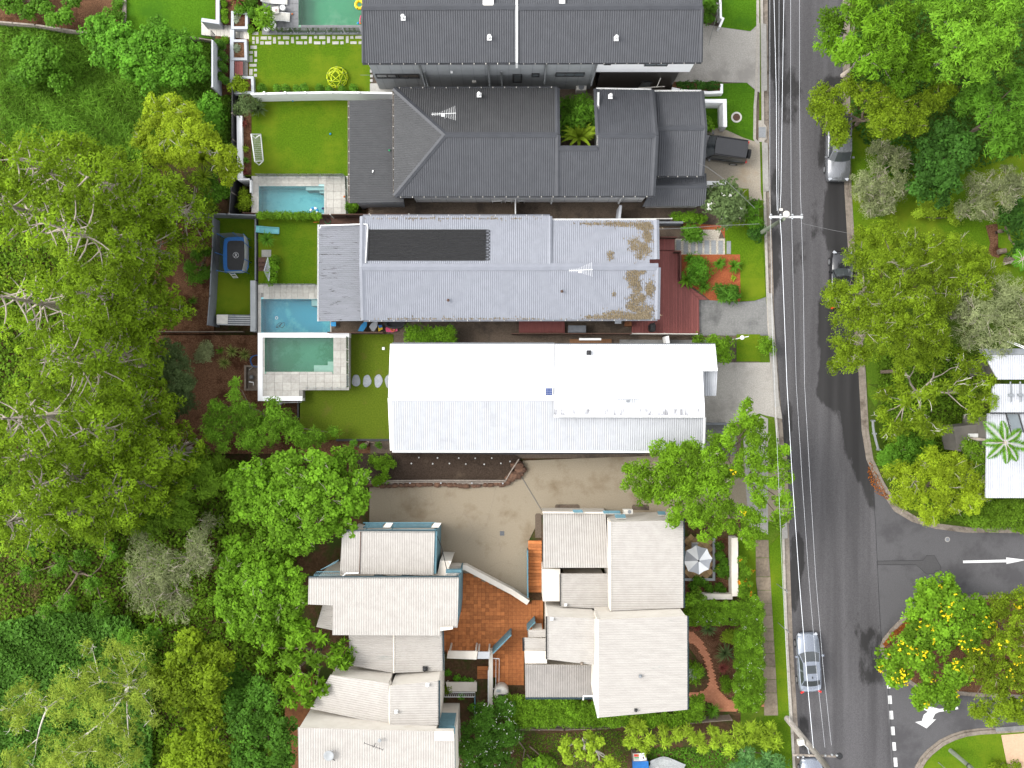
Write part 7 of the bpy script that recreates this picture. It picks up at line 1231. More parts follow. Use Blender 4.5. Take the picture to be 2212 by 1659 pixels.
    if kind == 'sedan': obj('sunroof', MB().box(((fx[1] * .62 + fx[2] * .38), 0, zr0 + .0), (.62, wr * 1.15, .012)), M['glass_dark'], o); obj('antenna_fin', MB().box((fx[2] + .18, 0, zr0 + .03), (.16, .04, .08)), M['black'], o)
    if kind == 'suv':
        obj('spare_wheel', MB().tube([(-.5 * L_ - .2, .1, .85), (-.5 * L_ + .02, .1, .85)], .36, 18), M['rubber'], o)
        for s_ in (-1, 1): obj('roof_rail', MB().tube([(fx[1], s_ * wr * .9, zr0 + .04), (fx[2], s_ * wr * .9, zr0 + .04)], .025, 5), M['black'], o)
    if kind == 'pickup':
        obj('tray', MB().box((-.31 * L_, 0, .60 * Ht), (.32 * L_, Wd * .84, .03)), M['black'], o)
        for s_ in (-1, 1): obj('tray_side', MB().box((-.31 * L_, s_ * hw * .88, .64 * Ht), (.34 * L_, .06, .14)), paint, o)
        obj('sports_bar', MB().tube([(-.13 * L_, -hw * .8, .6 * Ht), (-.13 * L_, -hw * .7, .92 * Ht), (-.13 * L_, hw * .7, .92 * Ht), (-.13 * L_, hw * .8, .6 * Ht)], .04, 6), M['steel'], o)
    p = W(X, Y, z); o.location = p; o.rotation_euler.z = rz; WL[o.name] = Vector(p); return o
def paintm(name, c, metal=.5, rough=.25):
    m, nt, b = newmat(name); b.inputs['Base Color'].default_value = (*c, 1); b.inputs['Metallic'].default_value = metal; b.inputs['Roughness'].default_value = rough; b.inputs['Coat Weight'].default_value = .6; b.inputs['Coat Roughness'].default_value = .05
    N = nt.nodes; n = N.new('ShaderNodeTexNoise'); n.inputs['Scale'].default_value = 4; r = N.new('ShaderNodeMapRange'); r.inputs[3].default_value = rough - .06; r.inputs[4].default_value = rough + .08; nt.links.new(n.outputs['Fac'], r.inputs[0]); nt.links.new(r.outputs[0], b.inputs['Roughness']); return m
PS, PB, PG = paintm('paint_silver', (.20, .22, .26)), paintm('paint_black', (.012, .012, .014), .2, .2), paintm('paint_grey', (.16, .165, .175))
car('silver sedan with sunroof parked at the left kerb', 'car', 4.6, 1.82, 1.42, PS, 1742, 1426, math.radians(93), 'sedan'); car('black four wheel drive with spare wheel parked on the warm driveway', 'car', 4.5, 1.9, 1.8, PB, 1548, 326, math.radians(172), 'suv', z=.02)
car('grey pickup half hidden under the olive tree', 'pickup', 5.3, 1.88, 1.75, PG, 1805, 322, math.radians(-91), 'pickup'); car('black sedan half hidden under the large olive tree', 'car', 4.5, 1.8, 1.44, PB, 1812, 607, math.radians(88), 'sedan'); car('pale car at the bottom edge beneath the power pole', 'car', 4.5, 1.8, 1.45, PS, 1749, 1694, math.radians(92), 'sedan')
# ------------------------------------------------------------------ poles, wires, street furniture
def insul(p, o, m='steel'): obj('insulator', MB().lathe(p, [(.05, 0), (.09, .06), (.05, .1), (.09, .16), (.04, .22)], 8), M[m], o, True)
b1 = W(1700, 1552, 0); pl1 = thing('power_pole', 'thick pale timber power pole leaning out at the bottom of the street', 'power pole', b1)
obj('shaft', MB().tube([b1 - Vector((0, 0, .3)), b1 + Vector((0, 0, 6)), b1 + Vector((0, 0, 11))], [.23, .21, .19], 12), M['pole_wood'], pl1, True)
c1 = W(*t1(3, 3, 410, 1552), 7.9); obj('crossarm', MB().box(W(*t1(3, 3, 412, 1552), 7.9) + Vector((0, 0, 0)), (3.2, .12, .14), math.radians(-2)), M['timber_pale'], pl1)
for x, y in ((255, 1560), (300, 1558), (490, 1545), (548, 1540), (590, 1545)): insul(W(*t1(3, 3, x, y), 8), pl1)
lh = W(*t1(3, 3, 617, 1555), 8.0); obj('lamp_head', MB().lathe(lh, [(.1, -.05), (.24, 0), (.22, .08), (.08, .14)], 12), M['black'], pl1, True); obj('equipment_box', MB().box(W(*t1(3, 3, 283, 1435), 5.6), (.45, .38, .4), .2), M['offwhite'], pl1); obj('conduit', MB().tube([W(*t1(3, 3, 300, 1445), 5.8), W(*t1(3, 3, 345, 1490), 6.8), W(*t1(3, 3, 360, 1560), 7.8)], .03, 5), M['wire_pale'], pl1)
b2 = W(1640, 505, 0); pl2_ = thing('power_pole', 'mossy power pole with white crossarm above the wet street', 'power pole', b2); obj('shaft', MB().tube([b2 - Vector((0, 0, .3)), b2 + Vector((0, 0, 7.2))], [.17, .13], 10), M['pole_green'], pl2_, True)
ca, cb = W(*t1(3, 1, 12, 215), 7.0), W(*t1(3, 1, 300, 217), 7.0); obj('crossarm', MB().box((ca + cb) / 2, ((cb - ca).length, .13, .14)), M['white'], pl2_)
for x in (22, 105, 206, 287): insul(W(*t1(3, 1, x, 200), 7.05), pl2_); insul(W(*t1(3, 1, x, 230), 7.05), pl2_)
obj('lamp_head', MB().lathe(W(*t1(3, 1, 158, 193), 7.1), [(.2, 0), (.26, .06), (.2, .16), (.05, .2)], 14), M['offwhite'], pl2_, True); obj('switch_box', MB().box(W(*t1(3, 1, 112, 153), 7.1), (.2, .16, .2)), M['offwhite'], pl2_)
def wire(label, pts, r, m, z=7.1, zs=None, nm='power_line'):
    P = [W(x, y, zs[i] if zs else z) for i, (x, y) in enumerate(pts)]; o = obj(nm, MB().tube(P, r, 5), M[m]); return tag(o, label, 'wire')
wire('thick pale power line crossing to the left above the top of the street', [(1671, -40), (1677, 200), (1678, 415), (1679, 455)], .014, 'wire_pale'); wire('thick pale power line slanting down beside it at the top of the street', [(1694, -40), (1690, 200), (1687, 415), (1685, 455)], .014, 'wire_pale')
wire('thick pale power line down the middle of the lower street', [(1685, 470), (1688, 515), (1700, 830), (1712, 1040), (1726, 1245), (1742, 1450), (1757, 1616)], .017, 'wire_pale', zs=[7.1, 7, 6.9, 6.9, 7, 7.4, 8])
for lb, pts in (('thin power line left of the street centre at the top', [(1663, -40), (1663, 415), (1664, 468)]), ('thin power line right of the thick pair at the top', [(1708, -40), (1708, 200), (1709, 415), (1710, 468)]), ('outermost thin power line at the top of the street', [(1727, -40), (1727, 200), (1729, 415), (1731, 468)]), ('thin power line along the left gutter at mid street', [(1664, 472), (1666, 560), (1668, 700), (1690, 1245), (1706, 1560)]), ('thin power line right of the thick lower line', [(1710, 472), (1713, 600), (1720, 830), (1733, 1040), (1747, 1245), (1763, 1440), (1782, 1615)]), ('outermost thin power line of the lower street', [(1731, 472), (1735, 600), (1738, 830), (1750, 1040), (1762, 1245), (1778, 1440), (1796, 1610)]), ('fine wire between the thick pair and the left line at the top', [(1683, -40), (1682, 415), (1681, 460)])): wire(lb, pts, .006, 'wire_pale')
wire('dark service wire above the top driveway', T(2, 0, (1700, 390), (1710, 340), (1790, 60), (1830, -60)), .018, 'wire_dark', 5.5, None, 'service_wire'); wire('dark service wire above the warm driveway', T(2, 0, (1600, 1405), (1690, 1445), (1860, 1570), (2100, 1800)), .016, 'wire_dark', 4, None, 'service_wire'); wire('dark service wire crossing the front garden to the pole', T(2, 1, (1270, 320), (1500, 312), (1800, 290), (2140, 275)), .016, 'wire_dark', 4.5, None, 'service_wire'); wire('black cable hanging from the blue framed corner over the cracked driveway', T(1, 2, (1552, 1282), (1600, 1400), (1630, 1520), (1650, 1610)), .03, 'black', 4.2, [4.4, 4.1, 4.1, 4.5], 'service_wire'); wire('thin dark joint cable across the tan driveway', T(2, 2, (62, 770), (255, 1090)), .022, 'wire_dark', .03, None, 'driveway_joint')
wire('fine service wire over the grey driveway beside the square lawn', T(2, 1, (2110, 940), (2060, 1130), (2045, 1245)), .014, 'wire_dark', 4, None, 'service_wire'); wire('fine wires crossing the street by the crossarm', T(3, 1, (290, 270), (560, 330), (720, 360)), .012, 'wire_dark', 6.5, None, 'service_wire')
lp_ = thing('yard_light', 'white globe yard light on an arm beside the small square lawn', 'lamp', W(1597, 727, 0)); p = W(*t1(2, 1, 1990, 1258), 3.4); obj('globe', MB().lathe(p, [(.05, -.15), (.15, -.07), (.17, 0), (.15, .08), (.04, .16)], 12), M['white'], lp_, True); obj('arm', MB().tube([p, W(*t1(2, 1, 2045, 1248), 3.4)], .03, 5), M['white'], lp_); obj('pole', MB().tube([(p.x, p.y, 0), tuple(p)], .04, 6), M['white'], lp_)
p = W(2014, 510, 6); tp = thing('timber_pole', 'mossy timber pole with white cap rising out of the olive tree', 'pole', (p.x, p.y, 0)); obj('shaft', MB().tube([(p.x, p.y, -.2), tuple(p)], [.19, .16], 10), M['pole_green'], tp, True); obj('cap', MB().lathe(p, [(.17, 0), (.17, .06), (.1, .09)], 12), M['white'], tp)
b = W(2053, 1621, 0); gp = thing('timber_pole', 'mossy grey pole rising from the corner lawn at bottom right', 'pole', b); obj('shaft', MB().tube([b - Vector((0, 0, .2)), b + Vector((0, 0, 9))], [.17, .13], 10), M['pole_green'], gp, True); obj('clamp', MB().lathe(b + Vector((0, 0, 3.2)), [(.19, 0), (.19, .12)], 10), M['black'], gp)
b = W(*t1(3, 3, 1472, 1610), 0); sg = thing('street_sign', 'red and white traffic sign on a grey post at the bottom right', 'sign', b); obj('post', MB().tube([b, b + Vector((0, 0, 2.6))], .035, 8), M['steel'], sg); p = b + Vector((.03, 0, 2.35)); obj('plate', MB().box(p, (.05, .45, .62), .5), M['white'], sg); q = p + Vector((-.03, .03, .02)); obj('red_disc', MB().tube([q + Vector((.0, 0, .0)), q + Vector((-.03, .018, 0))], .2, 16), M['red'], sg); obj('white_disc', MB().tube([q, q + Vector((-.036, .022, 0))], .14, 16), M['white'], sg); obj('red_bar', MB().box(q + Vector((-.04, .025, 0)), (.012, .06, .3), .5, .7), M['red'], sg)
for (x0, y0, x1, y1), lb in (((75, 68, 205, 120), 'upper slim grey post standing on the kerb'), ((85, 402, 185, 468), 'lower slim grey post standing on the kerb by the silver sedan')): a = W(*t1(3, 3, x0, y0), 0); o = thing('kerb_post', lb, 'post', a); obj('pole', MB().tube([a, a + Vector((0, 0, 3.0))], .03, 6), M['steel'], o); obj('plate', MB().box(a + Vector((.03, 0, 2.7)), (.02, .3, .4), .4), M['steel'], o)
gr = thing('guard_rail', 'curved steel guard rail at the street corner', 'guard rail', W(*t1(3, 2, 930, 450), 0)); P = [W(*t1(3, 2, x, y), .75) for x, y in ((906, 318), (908, 370), (918, 430), (935, 500), (955, 570))]; mb = MB()
for dz in (-.08, .08): obj('beam', MB().tube([p + Vector((0, 0, dz)) for p in P], .07, 6), M['steel'], gr)
for p in (P[0], P[2], P[4]): obj('post', MB().box((p.x + .12, p.y, .4), (.1, .12, .85)), M['steel'], gr)
def manhole(label, X, Y, r, z, m1, m2): p = W(X, Y, z); o = thing('manhole_cover', label, 'manhole', p); obj('collar', MB().lathe(p, [(r, -.05), (r, .01), (r * .98, .014)], 28), M[m1], o); obj('lid', MB().lathe(p, [(r * .68, -.03), (r * .68, .022)], 24), M[m2], o); return o
manhole('round manhole with pale collar on the front lawn', *t1(2, 0, 1940, 1013), .42, .03, 'offwhite', 'timber_dark'); manhole('round manhole in the side road', *t1(3, 2, 1550, 1343), .2, zr + .0, 'concrete', 'fence_grey')
gd = thing('drain_grate', 'black slotted drain grate in the left kerb', 'drain', W(*t1(2, 0, 2162, 1143), 0)); a, b = W(*t1(2, 0, 2132, 1098), .05), W(*t1(2, 0, 2192, 1188), .05); obj('pit', MB().box(((a.x + b.x) / 2, (a.y + b.y) / 2, .0), (b.x - a.x, a.y - b.y, .08)), M['black'], gd); slab('pit_surround', T(2, 0, (2130, 1040), (2155, 1040), (2200, 1095), (2200, 1200), (2175, 1225), (2130, 1225)), .02, M['kerb'], .1, gd)
for i in range(8): obj('bar', MB().box((a.x + (b.x - a.x) * (i + .5) / 8, (a.y + b.y) / 2, .055), (.05, a.y - b.y, .03)), M['steel'], gd)
gd = thing('drain_grate', 'square dark drain grate in the tan driveway', 'drain', W(*t1(1, 2, 2126, 1290), 0)); a, b = W(*t1(1, 2, 2107, 1271), .01), W(*t1(1, 2, 2146, 1310), .01); obj('pit', MB().box(((a.x + b.x) / 2, (a.y + b.y) / 2, -.005), (b.x - a.x, a.y - b.y, .02)), M['black'], gd)
for i in range(6): obj('bar', MB().box((a.x + (b.x - a.x) * (i + .5) / 6, (a.y + b.y) / 2, .012), (.03, a.y - b.y, .02)), M['fence_grey'], gd)
for (x0, y0, x1, y1), lb in (((372, 1040, 585, 1095), 'brown garden patch left against the beige unit wall'), ((1037, 1042, 1185, 1090), 'brown garden patch right under the feathery tree'), ((200, 1118, 255, 1330), 'tall brown garden patch beside the terracotta steps')):
    o = slab('garden_patch', T(2, 2, (x0, y0 + 12), (x0 + 12, y0), (x1 - 12, y0), (x1, y0 + 12), (x1, y1), (x0, y1)), .012, M['gravel_path'], .05)
# fine cracks in the tan driveway
cr = [[(1195, 890), (1160, 1000), (1170, 1100), (1158, 1190)], [(1110, 920), (1130, 980), (1155, 1010)], [(1315, 890), (1325, 1000), (1328, 1090)], [(1512, 880), (1510, 960), (1535, 1060), (1555, 1130)], [(1360, 920), (1420, 980), (1480, 1015)], [(1630, 1140), (1720, 1108), (1810, 1132), (1850, 1200), (1890, 1270), (1800, 1380)], [(2075, 890), (2055, 970), (2030, 1080), (2000, 1180), (1975, 1250), (1890, 1272)], [(2000, 1300), (2090, 1335), (2110, 1420), (2115, 1470)], [(1220, 1190), (1330, 1150), (1450, 1090)], [(2010, 1590), (2110, 1535), (2212, 1550)], [(1660, 890), (1680, 1030), (1720, 1100)], [(1010, 1140), (1100, 1180)]]
for k, l in enumerate(cr):
    pts = []
    for i in range(len(l) - 1):
        for q in range(5): t = q / 5; pts.append(t1(1, 2, l[i][0] + (l[i + 1][0] - l[i][0]) * t + R0.uniform(-4, 4), l[i][1] + (l[i + 1][1] - l[i][1]) * t + R0.uniform(-4, 4)))
    struct(ribbon('driveway_crack', pts + [t1(1, 2, *l[-1])], .016, .004, M['timber'], None, .003))
# ------------------------------------------------------------------ yard things
tm = thing('trampoline', 'blue padded rectangular trampoline with black net', 'trampoline', W(508, 551, -.9)); zt_ = -.1
def rr(x0, y0, x1, y1, r): return [(x0 + r, y0), (x1 - r, y0), (x1 - r * .3, y0 + r * .3), (x1, y0 + r), (x1, y1 - r), (x1 - r * .3, y1 - r * .3), (x1 - r, y1), (x0 + r, y1), (x0 + r * .3, y1 - r * .3), (x0, y1 - r), (x0, y0 + r), (x0 + r * .3, y0 + r * .3)]
outer = wp(T(0, 1, *rr(1928, 388, 2148, 700, 50)), zt_); inner = wp(T(0, 1, *rr(1962, 420, 2118, 675, 30)), zt_); mb = MB(); n = len(outer)
for k in range(n): j = (k + 1) % n; mb.poly([outer[k], outer[j], inner[j], inner[k]])
pad = mb; mb2 = MB()
for k in range(n): j = (k + 1) % n; mb2.prism([outer[k], outer[j], inner[j], inner[k]], zt_ - .04, zt_)
obj('pad', mb2, M['blue'], tm); obj('mat', MB().prism(inset([(p.x, p.y) for p in inner], -.02), zt_ - .06, zt_ - .03), M['black'], tm)
e0 = W(*t1(0, 1, 2037, 545), zt_); obj('emblem_ring', MB().tube([e0 + Vector((.22 * math.cos(t), .22 * math.sin(t), -.02)) for t in np.linspace(0, 6.28, 25)[:-1]], .012, 4, True), M['white'], tm)
for a_, b_ in (((-.1, .12), (.02, -.0)), ((.12, .12), (-.12, -.16)), ((.02, -.0), (.12, -.15))): obj('emblem_stroke', MB().tube([e0 + Vector((*a_, -.022)), e0 + Vector((*b_, -.022))], .018, 4), M['white'], tm)
obj('emblem_dot', MB().lathe(e0 + Vector((0, .14, -.03)), [(.03, 0), (.03, .012)], 10), M['white'], tm)
M['net'] = clearmat('net', (.35, .35, .37), .0, .6)[0]
pp_ = []
for x, y in ((1940, 395), (2060, 388), (2140, 400), (2148, 470), (2148, 600), (2130, 695), (2000, 700), (1935, 690), (1925, 545)):
    b = W(*t1(0, 1, x, y), zt_); t = b + Vector(((b.x - e0.x) * .12, (b.y - e0.y) * .06, 1.7)); obj('net_pole', MB().tube([Vector((b.x, b.y, -.9)), b, t], [.03, .03, .03], 6), M['blue'], tm); pp_.append((b, t))
mb = MB()
for i in range(len(pp_)): (b0, t0), (b1_, t1_) = pp_[i - 1], pp_[i]; mb.poly([b0 + Vector((0, 0, .02)), b1_ + Vector((0, 0, .02)), t1_, t0])
obj('net', mb, M['net'], tm)
lad = [W(*t1(0, 1, x, y), -.4) for x, y in ((1990, 700), (2005, 738), (2030, 700), (2045, 738))]; obj('ladder_rail', MB().tube([lad[0] + Vector((0, 0, .3)), lad[1] - Vector((0, 0, .4))], .025, 5), M['white'], tm); obj('ladder_rail', MB().tube([lad[2] + Vector((0, 0, .3)), lad[3] - Vector((0, 0, .4))], .025, 5), M['white'], tm)
for t in (.35, .7, .95): obj('rung', MB().tube([lad[0].lerp(lad[1], t) + Vector((0, 0, .3 - .7 * t)), lad[2].lerp(lad[3], t) + Vector((0, 0, .3 - .7 * t))], .025, 5), M['white'], tm)
p = W(*t1(0, 1, 1877, 570), -.8); fb = obj('foam_board', MB().prism([(p.x + .1 * math.cos(t), p.y + .75 * math.sin(t)) for t in np.linspace(0, 6.28, 17)[:-1]], -.9, -.1), M['offwhite']); tag(fb, 'white foam board leaning left of the trampoline', 'board')
# climbing dome
p = W(*t1(1, 0, 703, 672), .0); dm = thing('climbing_dome', 'lime yellow climbing dome on the upper lawn', 'climbing frame', p); Rd = .84; lv = [(1.0, .05, 10, 0), (.93, .36, 10, .5), (.68, .68, 5, .25), (.36, .86, 4, 0)]; rings = []
for f, z, n, ph in lv: rings.append([p + Vector((Rd * f * math.cos(2 * math.pi * (k + ph) / n), Rd * f * math.sin(2 * math.pi * (k + ph) / n), z * Rd * 1.1)) for k in range(n)])
def bar(a, b): obj('bar', MB().tube([a, b], .026, 6), M['lime'], dm)
for r_ in rings:
    for k in range(len(r_)): bar(r_[k], r_[(k + 1) % len(r_)])
for i in range(3):
    for q in rings[i + 1]:
        for a in sorted(rings[i], key=lambda v: (v - q).length)[: (2 if i == 0 else 3)]: bar(a, q)
for q in rings[1] + rings[2]: obj('joint', MB().lathe(q - Vector((0, 0, .04)), [(.03, 0), (.045, .04), (.03, .08)], 8), M['navy'], dm)
# soccer goal
gl = thing('soccer_goal', 'white framed soccer goal with net on the lower lawn', 'goal', W(*t1(1, 0, 10, 1260), 0)); q = [W(*t1(1, 0, *v), z) for v, z in (((15, 1128), 0), ((40, 1160), 0), ((35, 1355), 0), ((65, 1388), 0), ((-50, 1165), 1.0), ((-10, 1390), 1.0))]
g0, g1, g2, g3 = W(*t1(1, 0, 18, 1128), 1.1), W(*t1(1, 0, 45, 1355), 1.1), W(*t1(1, 0, 60, 1388), 0), W(*t1(1, 0, 40, 1158), 0)
a, b, c, d = W(*t1(1, 0, -42, 1160), 1.3), W(*t1(1, 0, -10, 1395), 1.3), W(*t1(1, 0, 40, 1160), 0), W(*t1(1, 0, 62, 1390), 0)
for s_, e_ in ((a, b), (a, Vector((a.x, a.y, 0))), (b, Vector((b.x, b.y, 0))), (a, c), (b, d), (c, d), (Vector((a.x, a.y, 0)), c), (Vector((b.x, b.y, 0)), d)): obj('tube', MB().tube([s_, e_], .045, 8), M['white'], gl)
mb = MB()
for i in range(1, 14): t = i / 14; mb.tube([a.lerp(b, t), c.lerp(d, t)], .008, 3); 
for i in range(1, 8): t = i / 8; mb.tube([a.lerp(c, t), b.lerp(d, t)], .008, 3)
stuff(obj('net', mb, M['white'], gl))
# slide, timber steps, daybed
sl = thing('play_slide', 'turquoise slide coming over the grey wall', 'slide', W(*t1(1, 1, 100, 325), 0)); a, b = W(*t1(1, 1, 0, 320), .5), W(*t1(1, 1, 200, 335), .12); d = (b - a); s_ = Vector((-d.y, d.x, 0)).normalized(); mb = MB(); w_ = .22
for i in range(6): pass
pts = [a, a.lerp(b, .3) - Vector((0, 0, .1)), a.lerp(b, .7) - Vector((0, 0, .12)), b - Vector((0, 0, .02))]; 
for i in range(3): mb.poly([pts[i] - s_ * w_, pts[i] + s_ * w_, pts[i + 1] + s_ * w_, pts[i + 1] - s_ * w_]); mb.poly([pts[i] - s_ * w_ - Vector((0, 0, .04)), pts[i + 1] - s_ * w_ - Vector((0, 0, .04)), pts[i + 1] + s_ * w_ - Vector((0, 0, .04)), pts[i] + s_ * w_ - Vector((0, 0, .04))])
obj('chute', mb, M['aqua'], sl)
for sg_ in (-1, 1): obj('side_rail', MB().tube([p + s_ * sg_ * w_ + Vector((0, 0, .07)) for p in pts], .045, 6), M['aqua'], sl)
obj('support', MB().box((a.x + .2, a.y, .1), (.1, .4, .7)), M['aqua'], sl)
ts_ = stairs('brown timber steps with white rail beside the upper lawn', 1, 1, [[(20 + i * 2, 565 + i * 40), (90 + i * 4, 565 + i * 40), (94 + i * 4, 603 + i * 40), (18, 603 + i * 40)] for i in range(5)], .35, -.16, M['timber_dark']); bal('white picket stair rail beside the brown timber steps', 1, 1, 1.0, [(102, 565), (70, 680), (110, 770), (120, 660)], 8, 'wall_pale' if 'wall_pale' in M else 'white')
sp_ = slab('paver_slab', T(1, 1, (48, 500), (130, 500), (130, 562), (48, 562)), .03, M['paver'])
db = thing('slatted_daybed', 'grey slatted bench platform below the trampoline lawn', 'bench', W(*t1(0, 1, 2010, 1100), -.9)); 
for i in range(10): y = 1058 + i * 9.3; obj('slat', MB().prism(wp(T(0, 1, (1875, y), (2160, y + 4), (2160, y + 10), (1875, y + 6)), -.4), -.45, -.4), M['steel'] if i % 2 else M['fence_grey'], db)
for x in (1880, 2010, 2150): obj('leg', MB().prism(wp(T(0, 1, (x, 1055), (x + 8, 1055), (x + 8, 1150), (x, 1150)), -.46), -.9, -.46), M['fence_dark'], db)
obj('end_cushion', MB().prism(wp(T(0, 1, (1872, 1060), (1970, 1060), (1965, 1140), (1872, 1138)), -.3), -.39, -.3), M['offwhite'], db)
hr = thing('garden_hose', 'coiled blue hose beside the flax clump', 'hose', W(*t1(0, 1, 2195, 1460), -.8)); p = W(*t1(0, 1, 2200, 1460), -.7)
obj('coil', MB().tube([p + Vector(((.42 + .03 * math.sin(3 * t)) * math.cos(t), (.42 + .02 * math.cos(5 * t)) * math.sin(t) * 1.1, .015 * t - .6)) for t in np.linspace(0, 25, 90)], .022, 5), M['blue'], hr); obj('tail', MB().tube([p + Vector((-.2, -.4, -.55)), p + Vector((-.5, -.6, -.7)), p + Vector((-.62, -.7, -.75))], .025, 5), M['white'], hr)
ho = thing('pump_crate', 'dark crate of pool plumbing beside the raised pool wall', 'crate', W(*t1(0, 1, 2180, 1590), -1.6)); q = wp(T(0, 1, (2125, 1512), (2212, 1512), (2212, 1700), (2125, 1700)), -1.1); obj('rim', basin(q, -1.07, .5), M['timber'], ho); obj('pump', MB().lathe(W(*t1(0, 1, 2180, 1600), -1.5), [(.15, 0), (.18, .2), (.1, .32)], 10), M['grey_plastic'], ho); obj('pipe', MB().tube([W(*t1(0, 1, 2150, 1640), -1.15), W(*t1(0, 1, 2190, 1645), -1.15), W(*t1(0, 1, 2190, 1670), -1.15)], .04, 6), M['white'], ho)
cl = thing('folded_clothesline', 'folded rotary clothesline with long arm below the raised pool', 'clothesline', W(*t1(1, 2, 200, 165), -1.5)); p = W(*t1(1, 2, 202, 163), .2); obj('pole', MB().tube([(p.x, p.y, -1.6), tuple(p)], .035, 6), M['steel'], cl); obj('cover', MB().lathe(p - Vector((0, 0, .5)), [(.12, 0), (.2, .2), (.16, .5), (.03, .6)], 8), M['steel'], cl); obj('arm', MB().tube([W(*t1(1, 2, 110, 166), .2), W(*t1(1, 2, 395, 157), .2)], .022, 5), M['white'], cl)
o = obj('drain_box', MB().box(W(*t1(1, 1, 1101, 1352), .05), (.2, .2, .1)).lathe(W(*t1(1, 1, 1101, 1352), .1), [(.06, 0), (.06, .03)], 10), M['white']); tag(o, 'small white square drain box on the worn lawn', 'drain box')
# sun loungers etc. beside the sage pool
def lounger(label, x, y, rz):
    p = W(*t1(1, 0, x, y), .04); o = thing('sun_lounger', label, 'sun lounger', p, 'white sun loungers by the sage pool'); Mx = Matrix.Translation(p) @ Matrix.Rotation(rz, 4, 'Z'); q = lambda *v: Mx @ Vector(v); mb = MB(); w_ = .29
    prof = [(-.95, .72), (-.75, .62), (-.35, .36), (0, .3), (.5, .33), (.85, .27), (1.0, .2)]
    for i in range(len(prof) - 1): (x0, z0), (x1, z1) = prof[i], prof[i + 1]; mb.poly([q(x0, -w_, z0), q(x1, -w_, z1), q(x1, w_, z1), q(x0, w_, z0)]); mb.poly([q(x0, -w_, z0 - .05), q(x0, w_, z0 - .05), q(x1, w_, z1 - .05), q(x1, -w_, z1 - .05)])
    obj('cushion', mb, M['offwhite'], o); obj('pillow', MB().box(q(-.78, 0, .68), (.3, .5, .1), rz), M['white'], o)
    for sg_ in (-1, 1): obj('side_frame', MB().tube([q(x0, sg_ * (w_ + .03), z0 - .03) for x0, z0 in prof], .028, 6), M['white'], o)
    for x0 in (-.5, .75):
        for sg_ in (-1, 1): obj('leg', MB().tube([q(x0, sg_ * .28, .3), q(x0, sg_ * .28, 0)], .025, 6), M['white'], o)
    return o
lounger('white sun lounger with pillow below the side table', 185, 152, math.radians(-3)); lounger('white sun lounger cut by the top edge of the frame', 165, 5, math.radians(-3))
p = W(*t1(1, 0, 168, 88), .5); st_ = thing('side_table', 'square white side table with red fruit by the pool', 'table', (p.x, p.y, .04)); obj('top', MB().box(p, (.5, .52, .04), .1), M['offwhite'], st_)
for x, y in ((-.2, -.2), (.2, -.2), (-.2, .2), (.2, .2)): obj('leg', MB().box((p.x + x, p.y + y, .26), (.04, .04, .44)), M['offwhite'], st_)
fr = thing('fruit_bowl', 'small bowl of red fruit on the side table', 'bowl', p + Vector((0, 0, .02))); obj('bowl', MB().lathe(p + Vector((.05, 0, .02)), [(.05, 0), (.1, .05), (.09, .05), (.04, .02)], 12), M['white'], fr)
for dx, dy in ((0, 0), (.08, .03), (.05, -.05)): obj('fruit', MB().lathe(p + Vector((dx + .02, dy, .05)), [(.01, 0), (.03, .02), (.03, .04), (.01, .06)], 8), M['red'], fr)
def whitepot(label, x, y, r): p = W(*t1(1, 0, x, y), .04); o = thing('white_pot', label, 'pot', p); obj('bowl', MB().lathe(p, [(r * .7, 0), (r, .3), (r, .5), (r * .72, .5), (r * .68, .42), (.02, .40)], 18), M['white'], o, True); return o
whitepot('round white drum pot with dark centre beside the table', 242, 84, .2); whitepot('large white bowl pot in front of the lounger', 148, 232, .32); whitepot('small white bowl pot at the corner of the glass fence', 102, 262, .2)
def ball(label, X, Y, z, r, m, cat='ball'): p = W(X, Y, z); o = obj('ball', MB().lathe(p, [(r * .1, -r), (r * .7, -r * .7), (r, 0), (r * .7, r * .7), (r * .1, r)], 12), M[m], None, True); return tag(o, label, cat)
ball('small orange ball on the grey pool deck', *t1(1, 0, 313, 121), .14, .07, 'orange'); ball('small white ball behind the glass fence', *t1(1, 0, 277, 257), .14, .06, 'white'); ball('blue ball floating in the sage pool', *t1(1, 0, 882, 200), .0, .1, 'blue_bright'); ball('small orange ball beside the pink noodle', *t1(1, 0, 903, 203), .0, .08, 'orange'); ball('navy ball floating in the travertine pool', *t1(1, 1, 579, 142), -.02, .1, 'navy'); ball('orange ball on the travertine deck by the glass', *t1(1, 1, 763, 40), .1, .08, 'orange'); ball('small blue ball on the lower lawn', *t1(1, 0, 642, 1157), .07, .08, 'blue_bright'); ball('blue toy by the white wall on the lower lawn', *t1(1, 0, 318, 872), .07, .07, 'blue_bright'); ball('green ball on the dark lean to roof', *t1(1, 0, 1153, 1299), 3.98, .08, 'green')
def torus(name, label, X, Y, z, R_, r, mats, seg=16):
    p = W(X, Y, z); o = thing(name, label, 'float', p)
    for k in range(len(mats)):
        a0, a1 = 2 * math.pi * k / len(mats), 2 * math.pi * (k + 1) / len(mats); obj('section', MB().tube([p + Vector((R_ * math.cos(t), R_ * math.sin(t), 0)) for t in np.linspace(a0, a1, 6)], r, 10), M[mats[k]], o, True)
    return o
torus('pool_ring', 'yellow ring float in the sage pool', *t1(1, 0, 895, 40), .0, .3, .12, ['yellow', 'yellow', 'yellow']); torus('pool_ring', 'blue and white striped ring float in the travertine pool', *t1(1, 1, 502, 168), .0, .26, .1, ['blue_bright', 'white'] * 4); torus('pool_skimmer', 'small white ring on the blue pool', *t1(1, 1, 178, 1088), -.06, .1, .02, ['white', 'white'])
